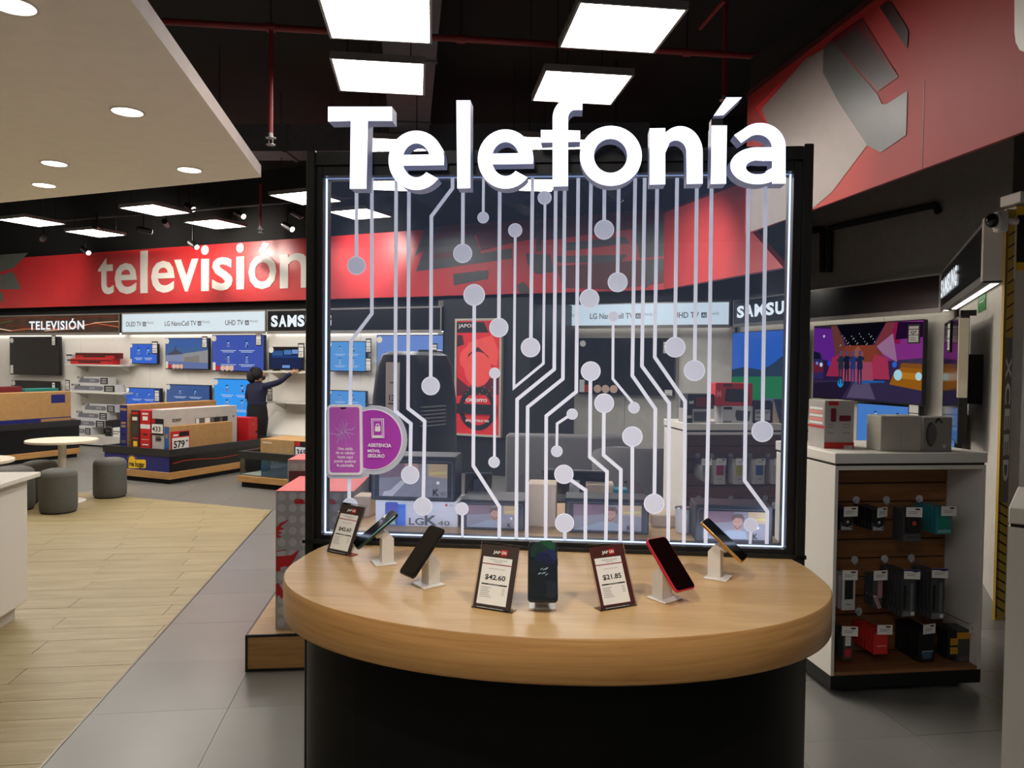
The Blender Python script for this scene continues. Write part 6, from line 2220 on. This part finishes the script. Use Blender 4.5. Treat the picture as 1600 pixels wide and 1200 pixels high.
m_redpack = mat('coral_red_pack', (214, 50, 46), .4)
m_pinkpack = mat('dusty_pink_pack', (168, 120, 128), .45)
m_yel = mat('amber_print', (206, 148, 30), .45)
# upper row
def ring_pack():
    W, H = .072, .105
    g = G().rect(-W / 2, W / 2, -H, -H * .62, -.001, m_smoke)
    g.strip([(.026 * math.cos(R(a * 20)), -H * .6 + .026 * math.sin(R(a * 20))) for a in range(19)], [(.014 * math.cos(R(a * 20)), -H * .6 + .014 * math.sin(R(a * 20))) for a in range(19)], -.004, -.001, m_blackpack, m_blackpack)
    g.disc(.004, -H * .6, .006, -.002, m_paper, 10).disc(.022, -H * .88, .005, -.002, m_ink, 8).rect(-W * .4, W * .4, -H * .98, -H * .8, -.0015, mat('silver_print', (170, 170, 172), .35))
    return [('pack_body', bx(W, H, .02, m_blackpack)), ('printed_front', g)]
product('cable_pack', 'accessory', 'black pack with a ring picture on the hook by the side wall', 'ring packs at the cabinet side wall', ring_pack(), hooks[0], 6)
product('cable_pack', 'accessory', 'black pack with a ring picture on the second upper hook', 'ring packs on the second upper hook', ring_pack(), hooks[1], 6)
W, H = .098, .165
g = G().rect(-W * .42, W * .46, -H * .72, -H * .04, -.001, m_blackpack).disc(.01, -H * .42, .012, -.002, mat('coral_dot', (200, 70, 60), .4), 16)
g.strip([(.01 + .036 * math.cos(R(a * 20)), -H * .42 + .036 * math.sin(R(a * 20))) for a in range(19)], [(.01 + .034 * math.cos(R(a * 20)), -H * .42 + .034 * math.sin(R(a * 20))) for a in range(19)], -.002, -.0015, m_smoke, m_smoke)
g.rect(-W * .45, W * .47, -H * .95, -H * .76, -.001, m_greyink).text('HEADPHONES', -W * .36, -H * .86, m_ink, -.002, h=H * .05, wd=W * .75, bold=.02)
product('headphone_box', 'accessory', 'grey box with a black disc and coral dot on the third upper hook', None, [('box_body', bx(W, H, .085, m_smoke)), ('hang_tab', G().box(-.02, .02, .04, .043, -.002, .012, m_smoke)), ('printed_front', g)], (hooks[2][0] + .012, hooks[2][1]), 1)
W, H = .088, .13
g = G().rect(-W * .3, W * .2, -H * .75, -H * .18, -.001, mat('green_teal_print', (30, 140, 110), .4)).rect(W * .22, W * .34, -H * .7, -H * .15, -.0014, m_clear).rect(-W * .4, W * .4, -H * .95, -H * .82, -.001, mat('pale_teal', (120, 180, 176), .4))
product('earphone_pack', 'accessory', 'teal pack hanging on the upper hook at the far end of the cabinet', 'teal packs on the upper hook', [('pack_body', bx(W, H, .022, m_teal)), ('printed_front', g)], hooks[3], 6, .03)
# middle row
W, H = .07, .17
g = G().rect(-W * .32, W * .32, -H * .68, -H * .1, -.001, m_blackpack).rect(-W * .2, W * .2, -H * .84, -H * .82, -.001, m_greyink)
product('phone_case_pack', 'accessory', 'white boxed phone case on the middle hook by the side wall', 'white boxed phone cases', [('pack_body', bx(W, H, .018, m_dotw)), ('printed_front', g)], (hooks[4][0] + .015, hooks[4][1] - .02), 4)
W, H = .05, .16
g = G().poly([(-W * .5, -H * .62), (-W * .1, -H * .62), (W * .4, -H * 1.02), (W * .05, -H * 1.04)], -.002, mat('pale_pink_print', (206, 170, 176), .4)).poly([(-W * .35, -H * .66), (-W * .12, -H * .66), (W * .25, -H * .99), (W * .08, -H * 1.0)], -.003, m_pinkpack)
product('selfie_stick_pack', 'accessory', 'grey and dusty pink blister on the second middle hook', 'pink blisters on the middle hook', [('pack_body', bx(W, H, .02, m_smoke)), ('pink_backing', G().rect(-.0, W * .5, -H * .7, -H * .02, -.0012, m_pinkpack)), ('printed_front', g)], (hooks[5][0] + .006, hooks[5][1] - .015), 3)
W, H = .075, .215
def clear_parts(W, H, seed):
    r0 = random.Random(seed)
    g = G().rect(-W * .45, W * .45, -H * .98, -H * .86, -.001, m_clear).rect(W * .1, W * .3, -H * .95, -H * .2, -.0012, m_clear).rect(-W * .4, -W * .2, -H * .8, -H * .25, -.0012, m_blackpack)
    g.rect(W * .15, W * .4, -H * .96, -H * .88, -.002, m_paper)
    return [('pack_body', bx(W, H, .018, m_smoke)), ('blister', g)]
product('case_blister', 'accessory', 'smoky clear case blister on the third middle hook', 'smoky blisters on the third middle hook', clear_parts(W, H, 1), (hooks[6][0] + .006, hooks[6][1] - .015), 7)
product('case_blister', 'accessory', 'long smoky clear blister on the middle hook at the far end', 'smoky blisters on the end middle hook', clear_parts(W, .235, 2), (hooks[7][0] + .014, hooks[7][1] - .015), 6)
# lower row
W, H = .05, .14
g = G().rect(-W * .3, W * .3, -H * .5, -H * .1, -.001, m_paper).rect(-W * .3, W * .3, -H * .9, -H * .6, -.001, m_redpack)
product('usb_pack', 'accessory', 'small clear pack with red strip on the low hook by the side', 'small packs on the low hook', [('pack_body', bx(W, H, .016, m_smoke)), ('printed_front', g)], (hooks[8][0] + .01, hooks[8][1] - .02), 4)
W, H = .075, .11
g = G().poly([(-W * .5, -H * .98), (W * .5, -H * .98), (W * .42, -H * .55), (-W * .42, -H * .55)], -.002, m_redpack).rect(-W * .3, W * .35, -H * .64, -H * .58, -.003, mat('pale_coral', (240, 140, 130), .4))
product('earbud_pack', 'accessory', 'coral red pack threaded on the low hook over the cabinet floor', 'coral red packs on the low hook', [('pack_body', bx(W, H, .02, m_redpack)), ('printed_front', g)], (hooks[9][0], hooks[9][1] - .03), 7)
W, H = .085, .15
g = G().poly([(-W * .35, -H * .7), (W * .4, -H * .66), (W * .3, -H * .9), (-W * .2, -H * .94)], -.001, mat('steel_blue_print', (70, 96, 120), .35)).rect(-W * .3, W * .42, -H * .68, -H * .65, -.002, mat('icy_print', (150, 200, 236), .4))
product('headset_pack', 'accessory', 'black pack with an icy blue stripe on the third low hook', 'icy striped packs on the low hook', [('pack_body', bx(W, H, .022, m_blackpack)), ('printed_front', g)], (hooks[10][0] + .01, hooks[10][1] - .03), 7)
g = G().rect(-.012, .03, -.12, -.04, -.001, m_yel).rect(-.012, .03, -.085, -.075, -.002, m_blackpack)
product('charger_pack', 'accessory', 'narrow black and amber pack squeezed between striped and boxed packs', 'narrow amber packs', [('pack_body', bx(.05, .14, .02, m_blackpack)), ('printed_front', g)], ((hooks[10][0] + hooks[11][0]) / 2 + .03, hooks[10][1] - .03), 3)
W, H = .072, .175
g = G().rect(-W / 2, W / 2, -H * .25, -H * .06, -.001, m_yel).rect(-W / 2, W / 2, -H * .99, -H * .95, -.001, m_yel).rect(-W * .3, W * .35, -H * .9, -H * .76, -.001, m_greyink).rect(-W * .4, W * .2, -H * .45, -H * .43, -.001, m_greyink)
product('battery_pack', 'accessory', 'tall grey box with amber bands on the low hook at the far end', 'amber banded boxes', [('pack_body', bx(W, H, .024, m_smoke)), ('printed_front', g)], (hooks[11][0] - .03, hooks[11][1] - .03), 4)

# cartons on top of that cabinet
HT = 1.18
def top_carton(fr, px0, px1, pytop, off, dep, label, m, deco, yaw=0.0, name='speaker_carton', zb=HT):
    xa_, xb_ = fr.x(px0, off), fr.x(px1, off)
    z1_ = fr.hit((px0 + px1) / 2, pytop, off)[1]
    t = thing(name, label, 'box', fr.at(xa_, off, zb), fr.a + R(yaw))
    W, H = xb_ - xa_, z1_ - zb
    put('box_body', G().rbox(0, W, 0, dep, 0, H, m, .003, 1), t)
    deco(t, W, dep, H)
    return t
m_silver = mat('silver_carton', (168, 164, 158), .45)
def earbox(t, W, D, H):
    g = G().rect(0, W, 0, H * .13, -.002, m_red).rect(W * .12, W * .45, H * .9, H * .985, -.002, m_red)
    g.poly([(W * u, H * v) for u, v in ((.2, .58), (.22, .56), (.36, .56), (.38, .58), (.38, .82), (.36, .84), (.22, .84), (.2, .82))], -.002, mat('maroon_device', (110, 24, 34), .4))
    g.poly([(W * u, H * v) for u, v in ((.48, .6), (.5, .57), (.86, .57), (.88, .6), (.88, .66), (.86, .69), (.5, .69), (.48, .66))], -.002, MATS['maroon_device'])
    g.rect(W * .66, W * .95, 0.0, H * .06, -.003, m_paper)
    for k in range(7):
        g.rect(W * (.67 + .04 * k), W * (.685 + .04 * k), 0.004, H * .05, -.004, m_ink)
    for k in (.5, .44, .32):
        g.rect(W * .1, W * .3, H * k, H * (k + .01), -.002, m_greyink).rect(W * .6, W * .85, H * k, H * (k + .01), -.002, m_greyink)
    put('front_print', g, t)
    g = G()
    for k in range(5):
        g.rect(D * .1, D * .9, H * (.5 + .075 * k), H * (.55 + .075 * k), -.002, mat('pale_coral', (240, 140, 130), .4) if k % 2 else m_paper)
    g.rect(0, D, H * .42, H * .47, -.002, m_red)
    o = put('side_print', g, t)
    o.rotation_euler = (0, 0, R(-90))
    o.location = (0, D, 0)
top_carton(CF, 1290.5, 1337, 626, .20, .16, 'silver and red speaker carton standing on the mobile cabinet', m_silver, earbox)
def greybox(t, W, D, H):
    g = G()
    g.disc(W * .26, H * .5, W * .17, -.002, mat('speaker_mesh_print', (62, 60, 58), .5), 20, H * .36).disc(W * .31, H * .5, W * .15, -.003, mat('speaker_print_light', (92, 90, 86), .5), 20, H * .3)
    g.poly([(W * .42, H * .82), (W * .52, H * .92), (W * .62, H * .82), (W * .66, H * .84), (W * .54, H * .98), (W * .46, H * .98), (W * .38, H * .84)], -.002, m_blackpack)
    g.rect(W * .68, W * .78, H * .1, H * .2, -.002, m_dotw)
    put('front_print', g, t)
top_carton(CF, 1445, 1491, 652, .06, .1, 'grey speaker carton with a round speaker picture at the cabinet top end', mat('grey_speaker_carton', (140, 136, 128), .5), greybox)
top_carton(CF, 1379, 1444, 650, .075, .12, 'plain beige-grey carton standing on the mobile cabinet between two speaker cartons', mat('beige_grey_carton', (176, 170, 156), .6),
           lambda t, W, D, H: put('tape', G().box(W * .45, W * .75, .02, .05, H, H + .001, m_clear).rect(W * .48, W * .49, 0.004, H - .004, -.0015, mat('carton_fold', (150, 144, 130), .6)), t))

# second cabinet behind the glass
C2 = Fr((1.235, 5.45), 7.7)
cab2 = cabinet((1.235, 5.45), C2.a, 1.05, .45, 'white slatwall cabinet with coloured phone cases, seen through the glass', None, None, .2)
r0 = [(1081, 700), (1138, 711), (1160, 711), (1192, 711), (1222, 711)]
hk2 = []
for k, (px, py) in enumerate(((1090, 712), (1112, 712), (1142, 712), (1172, 712), (1200, 712))):
    x, z = C2.hit(px, py, .194)
    x = max(.05, x)
    hook(cab2, x, z, .2, .18, True, turn=R((-6, 3, -4, 8, 2)[k]), tdx=.0)
    hk2.append((x, z))
for k, (px, py) in enumerate(((1092, 778), (1142, 778), (1196, 778))):
    x, z = C2.hit(px, py, .194)
    hook(cab2, x, z, .2, .18, True, tdx=.0)
def case_pack(c, nm):
    W, H = .085, .175
    g = G().rect(-W * .32, W * .32, -H * .62, -H * .14, -.001, mat(nm, c, .45)).rect(-W * .2, W * .2, -H * .8, -H * .78, -.001, m_greyink)
    return [('pack_body', bx(W, H, .02, m_sonygrey)), ('printed_window', g)]
product('phone_case_pack', 'accessory', 'crumpled silver bag on the first hook of the cabinet behind the glass', 'silver bags behind the glass', [('bag', G().ball((0, .012, -.09), (.05, .014, .07), mat('silver_bag', (190, 188, 184), .25, .5), 12, 8)), ('hang_strip', G().box(-.012, .012, .008, .012, -.03, .005, m_clear))], hk2[0], 4, frame=C2, split=.2, L=.18)
for k, (c, nm, word) in enumerate((((176, 40, 100), 'magenta_case', 'magenta'), ((190, 176, 90), 'mustard_case', 'mustard yellow'), ((60, 90, 150), 'blue_case', 'blue'), ((196, 176, 150), 'beige_case', 'beige'))):
    product('phone_case_pack', 'accessory', 'white boxed %s phone case hanging in the cabinet behind the glass' % word, '%s phone cases behind the glass' % word, case_pack(c, nm), hk2[k + 1], 4, frame=C2, split=.2, L=.18)
# cartons on it
def jb(main, win, lab):
    def f(t, W, D, H):
        g = G().rect(W * .3, W * .95, H * .12, H * .8, -.002, win).rect(0, W * .25, 0, H, -.002, lab).text('BASS', W * .04, H * .35, m_paper, -.003, h=H * .2, wd=W * .18, bold=.03)
        put('front_print', g, t)
    return f
x0 = C2.x(1072, .03)
z1_ = C2.hit(1095, 638, .03)[1]
top_carton(C2, 1074, 1111, 639, .03, .16, 'dark carton at the bottom of the pair on the cabinet behind the glass', m_silver, jb(0, m_smoke, m_tagblk), name='radio_carton')
top_carton(C2, 1076, 1117, 616, .03, .16, 'black and red carton on top of the dark one behind the glass', m_tagblk, jb(0, m_darkred, m_kblack), name='radio_carton', zb=C2.hit(1095, 639, .03)[1] + .001)
def redfront(t, W, D, H):
    g = G().poly([(W * .24, H * .2), (W * .9, H * .16), (W * .86, H * .72), (W * .28, H * .76)], -.002, m_kblack).rect(W * .2, W * .45, H * .84, H * .98, -.002, m_darkred)
    g.text('M', W * .03, H * .4, mat('pale_coral', (240, 140, 130), .4), -.002, h=H * .26, wd=W * .12, bold=.04)
    put('front_print', g, t)
top_carton(C2, 1130, 1178, 634.5, .03, .14, 'white carton with a dark speaker picture behind the glass', m_dotw, lambda t, W, D, H: put('front_print', G().poly([(W * .48, H * .15), (W * .86, H * .1), (W * .92, H * .7), (W * .44, H * .76), (W * .42, H * .4)], -.002, m_smoke).rect(W * .04, W * .32, H * .8, H * .95, -.002, m_tagblk).rect(W * .04, W * .3, H * .05, H * .12, -.002, m_greyink), t), name='speaker_carton')
top_carton(C2, 1119, 1177, 598.5, .03, .14, 'red carton with a dark speaker picture on top of the white carton', m_red, redfront, name='speaker_carton', zb=C2.hit(1155, 634.5, .03)[1] + .001)
top_carton(C2, 1180, 1206, 626, .03, .14, 'dark carton with white lettering next to the red and white pair', m_kblack, lambda t, W, D, H: put('front_print', G().rect(W * .05, W * .95, H * .12, H * .6, -.002, m_dotw).text('SOUND XT', W * .1, H * .42, m_ink, -.003, h=H * .12, wd=W * .8, bold=.03).rect(W * .1, W * .6, H * .25, H * .28, -.003, m_ink), t), name='speaker_carton')
top_carton(C2, 1209, 1228, 624, .03, .14, 'navy and tan carton touching the kiosk end post behind the glass', mat('navy_carton', (36, 52, 96), .5), lambda t, W, D, H: put('front_print', G().poly([(0, 0), (W * .6, 0), (W * .3, H * .5), (W * .1, H * .9), (0, H)], -.002, m_cardtan), t), name='speaker_carton')

# ================================================================== TOWER AND CORNER UNIT ON THE RIGHT
q = level(1568.5, 969, 0)
TWf = Fr((q.x, q.y), 4)
ztw = TWf.hit(1590, 322)[1]
t = thing('brand_tower', 'white display tower with a yellow header and yellow-black hatched side', 'display tower', (q.x, q.y, 0), TWf.a)
TWW, TWD = .9, .11
m_twwhite = mat('tower_white', (200, 194, 180), .5)
put('body', G().box(.004, TWW, .0, TWD, .02, ztw, m_twwhite).box(.02, TWW, .02, TWD, 0, .02, m_blackmatt), t)
zh0 = TWf.hit(1590, 423)[1]
g = G().rect(0, TWW, zh0, ztw, -.002, mat('header_yellow', (236, 190, 20), .45))
g.rect(TWf.hit(1588.5, 370)[0], TWW - .05, TWf.hit(1590, 410)[1], TWf.hit(1590, 336)[1], -.004, m_black)
put('header', g, t)
xs_ = TWf.x(1580) 
put('top_lamp_box', G().rbox(TWf.hit(1580, 312)[0], TWW, -.08, .1, TWf.hit(1590, 320)[1], TWf.hit(1590, 303)[1], m_white, .004, 1), t)
# hatched side panel, leaning out towards us: built as a shallow wing on the near left edge
m_hatch = mat('hatch_yellow', (196, 160, 66), .5)
wing = G()
wx = -.062
wing.box(wx, .003, -.002, .02, .0, ztw - .02, m_hatch)
put('side_wing', wing, t)
zc0, zc1 = TWf.hit(1566, 785)[1], TWf.hit(1566, 527)[1]
put('grey_band', G().rect(wx * .72, .0, zc0, zc1, -.004, mat('grey_band_print', (120, 116, 108), .5)), t)
g = G()
z = .05
while z < zc0 - .02:
    g.poly([(wx * .95, z + .035), (0, z), (0, z + .012), (wx * .95, z + .047)], -.003, m_blackpack)
    z += .06
z = zc1 + .03
while z < ztw - .1:
    g.poly([(wx * .7, z), (0, z + .03), (0, z + .04), (wx * .7, z + .01)], -.003, m_blackpack)
    z += .075
g.rect(wx, wx * .74, .02, ztw - .04, -.0026, mat('hatch_shadow', (130, 106, 44), .5))
put('hatch_print', g, t)
gl_ = G()
hc = (zc1 - zc0)
for k, ch in enumerate('XCEED'):
    g2 = G().text(ch, 0, 0, m_paper, 0, h=abs(wx) * .55, wd=hc * .13, bold=.03)
    # turned a quarter so the word reads downwards
    vz = zc1 - hc * (.12 + .155 * k)
    gl_.add([(wx * .62 + v[2], -.0055, vz - v[0]) for v in g2.V], g2.F, m_paper)
put('lettering', gl_, t)
# dome camera on the sign end block
p = GE.at(xe + .1, -SO - .02, 2.44)
d = sight(1556, 345)
pp = Vector(GE.at(xe + .05, .1, 2.5))
t = thing('dome_camera', 'white bracketed dome camera above the sign end block by the yellow tower', 'camera', (q.x - .12, q.y - .02, TWf.hit(1562, 346)[1]))
put('bracket', G().rbox(-.02, .05, -.03, .03, -.07, .06, m_white, .015, 3), t, smooth=True)
put('arm', G().cyl((.03, 0, 0), (.12, .01, 0), .022, m_white, 12), t)
put('dome', G().ball((-.045, -.01, .0), (.04, .04, .045), mat('smoked_dome', (30, 30, 32), .08), 16, 10), t, smooth=True)
put('dome_ring', G().cyl((-.012, -.006, 0), (-.03, -.008, 0), .048, m_white, 18), t, smooth=True)

# near unit cut by the picture edge
t = thing('white_end_unit', 'white end unit cut off by the picture edge, nearest on the aisle side', 'cabinet', (1.505, 2.31, 0), R(-36))
put('body', G().box(0, .8, 0, .5, .08, 1.12, m_white), t)
put('plinth', G().box(.03, .8, .03, .5, 0, .08, m_plinth), t)
put('shadow_gap', G().box(.006, .8, .006, .5, 1.12, 1.13, m_black), t)
put('top_slab', G().rbox(-.0, .8, -.0, .5, 1.13, 1.18, m_white, .003, 1), t)

# ================================================================== SHOP ASSISTANT
def skinned(name, joints, edges, root, sub=2):
    me = bpy.data.meshes.new(name)
    me.from_pydata([j[0] for j in joints], edges, [])
    o = bpy.data.objects.new(name, me)
    COL.objects.link(o)
    o.modifiers.new('skin', 'SKIN')
    if not me.skin_vertices:
        bm = bmesh.new()
        bm.from_mesh(me)
        bm.verts.layers.skin.verify()
        bm.to_mesh(me)
        bm.free()
    for k, j in enumerate(joints):
        r = j[1]
        me.skin_vertices[0].data[k].radius = r if isinstance(r, tuple) else (r, r)
        me.skin_vertices[0].data[k].use_root = (k == root)
    ss = o.modifiers.new('sub', 'SUBSURF')
    ss.levels = sub
    ss.render_levels = sub
    dg = bpy.context.evaluated_depsgraph_get()
    dg.update()
    new = bpy.data.meshes.new_from_object(o.evaluated_get(dg))
    bpy.data.objects.remove(o)
    return new

YW = 12.0
dW = sight(402, 600)
wx0 = dW.x * YW / dW.y
per = thing('person', 'woman seen from behind in a navy long-sleeved top and black trousers, reaching to the shelf', 'person', (wx0, YW, 0), R(-24))
J = [((0, 0, .80), (.19, .13)),            # 0 pelvis
     ((0, -.005, .93), (.162, .11)),         # 1 waist
     ((0, .0, 1.08), (.172, .115)),          # 2 chest
     ((.0, .0, 1.18), (.11, .085)),          # 3 upper chest
     ((.012, .01, 1.245), (.048, .05)),      # 4 neck
     ((.02, .025, 1.33), (.072, .082)),      # 5 head low
     ((.024, .025, 1.41), (.074, .086)),     # 6 head high
     ((-.15, 0, 1.165), .06),                # 7 left shoulder
     ((-.205, .0, .98), .05),                # 8 left elbow
     ((-.15, .10, .93), .038),               # 9 left wrist
     ((.15, 0, 1.18), .06),                  # 10 right shoulder
     ((.36, .09, 1.25), .047),               # 11 right elbow
     ((.52, .16, 1.385), .034),              # 12 right wrist
     ((-.09, 0, .70), .118),                # 13 left thigh
     ((-.095, .01, .44), .072),              # 14 left knee
     ((-.095, -.01, .10), .045),             # 15 left ankle
     ((-.10, .10, .035), .034),              # 16 left toe
     ((.09, 0, .70), .118),                 # 17
     ((.09, .01, .44), .072),
     ((.085, -.01, .10), .045),
     ((.09, .10, .035), .034),               # 20
     ((.565, .175, 1.415), (.026, .016)),    # 21 right palm
     ((-.11, .16, .935), (.026, .016)),      # 22 left palm
     ((.02, .105, 1.345), .016),             # 23 nose bump
     ]
Ed = [(0, 1), (1, 2), (2, 3), (3, 4), (4, 5), (5, 6), (3, 7), (7, 8), (8, 9), (3, 10), (10, 11), (11, 12), (0, 13), (13, 14), (14, 15), (15, 16), (0, 17), (17, 18), (18, 19), (19, 20), (12, 21), (9, 22), (5, 23)]
# five fingers on each hand, each its own bent chain rooted in the palm
def fingers(palm, dirv, side, up):
    base = Vector(J[palm][0])
    dv, sv, uv = Vector(dirv).normalized(), Vector(side).normalized(), Vector(up).normalized()
    for k, ln in ((-1.5, .058), (-.5, .068), (.5, .064), (1.5, .05)):
        a = len(J)
        p1 = base + dv * .03 + sv * (.0125 * k)
        p2 = p1 + dv * ln * .55 - uv * .006
        p3 = p2 + dv * ln * .4 - uv * .018
        J.extend([(p1[:], .0088), (p2[:], .008), (p3[:], .007)])
        Ed.extend([(palm, a), (a, a + 1), (a + 1, a + 2)])
    a = len(J)
    p1 = base + sv * .03 - dv * .005
    p2 = p1 + sv * .018 + dv * .026 - uv * .006
    J.extend([(p1[:], .0095), (p2[:], .008)])
    Ed.extend([(palm, a), (a, a + 1)])
fingers(21, (.8, .35, .25), (-.3, .1, 1), (-.2, 1, 0))
fingers(22, (.5, .85, 0), (0, 0, 1), (1, -.4, 0))
bm_ = skinned('person_body', J, Ed, 0)
m_top = mat('navy_knit', (24, 28, 58), .85, var=.1, scale=30)
m_trous = mat('black_trousers', (11, 11, 13), .8)
m_skin2 = mat('skin', (186, 140, 116), .5)
m_shoe = mat('black_shoe', (12, 12, 12), .4)
bm_.materials.clear()
for m in (m_top, m_trous, m_skin2, m_shoe):
    bm_.materials.append(m)
wr, wl = Vector(J[12][0]), Vector(J[9][0])
for p_ in bm_.polygons:
    c = p_.center
    i = 0
    if c.z < .075:
        i = 3
    elif c.z < .905 and not (c.x < -.14 and c.z > .86):
        i = 1
    elif c.z > 1.255 and abs(c.x) < .16:
        i = 2
    elif (c - wr).dot(Vector((.8, .35, .5)).normalized()) > .012 and c.x > .45:
        i = 2
    elif (c - wl).dot(Vector((.5, .85, 0)).normalized()) > .012 and c.x < -.05 and c.y > .09:
        i = 2
    p_.material_index = i
    p_.use_smooth = True
put('person_body', bm_, per)
# bushy dark hair gathered at the back, with a small bun
m_hair = mat('dark_hair', (16, 13, 12), .75, var=.3, scale=40)
g = G()
rr = random.Random(2)
g.ball((.0, -.015, 1.375), (.098, .095, .105), m_hair, 20, 14)
g.ball((-.06, -.06, 1.33), (.075, .075, .10), m_hair, 16, 10)
g.ball((-.035, -.055, 1.43), (.05, .05, .048), m_hair, 14, 9)
g.V = [(x + rr.uniform(-.006, .006), y + rr.uniform(-.006, .006), z + rr.uniform(-.006, .006)) for x, y, z in g.V]
put('hair', g, per, smooth=True)
g = G()
g.ball((.088, .04, 1.36), (.012, .02, .03), m_skin2, 8, 6)
put('ear', g, per, smooth=True)
g = G().ball((.026, .072, 1.315), (.06, .055, .045), mat('dark_face_mask', (26, 28, 40), .7), 14, 8)
put('face_mask', g, per, smooth=True)
g = G()
for s_ in (-1, 1):
    g.ball((.024 + .03 * s_, .112, 1.385), (.012, .006, .007), m_paper, 8, 6)
    g.ball((.024 + .03 * s_, .117, 1.385), (.005, .003, .005), m_ink, 6, 5)
put('eyes', g, per, smooth=True)
put('waistband_hem', G().lathe([(1.0, .0), (1.02, .012), (1.0, .03)], m_top, 24, (0, 0, .90), .168, .118), per, smooth=True)
put('phone_clip', G().rbox(-.115, -.10, -.125, -.112, .93, .985, m_grey, .002, 1), per)
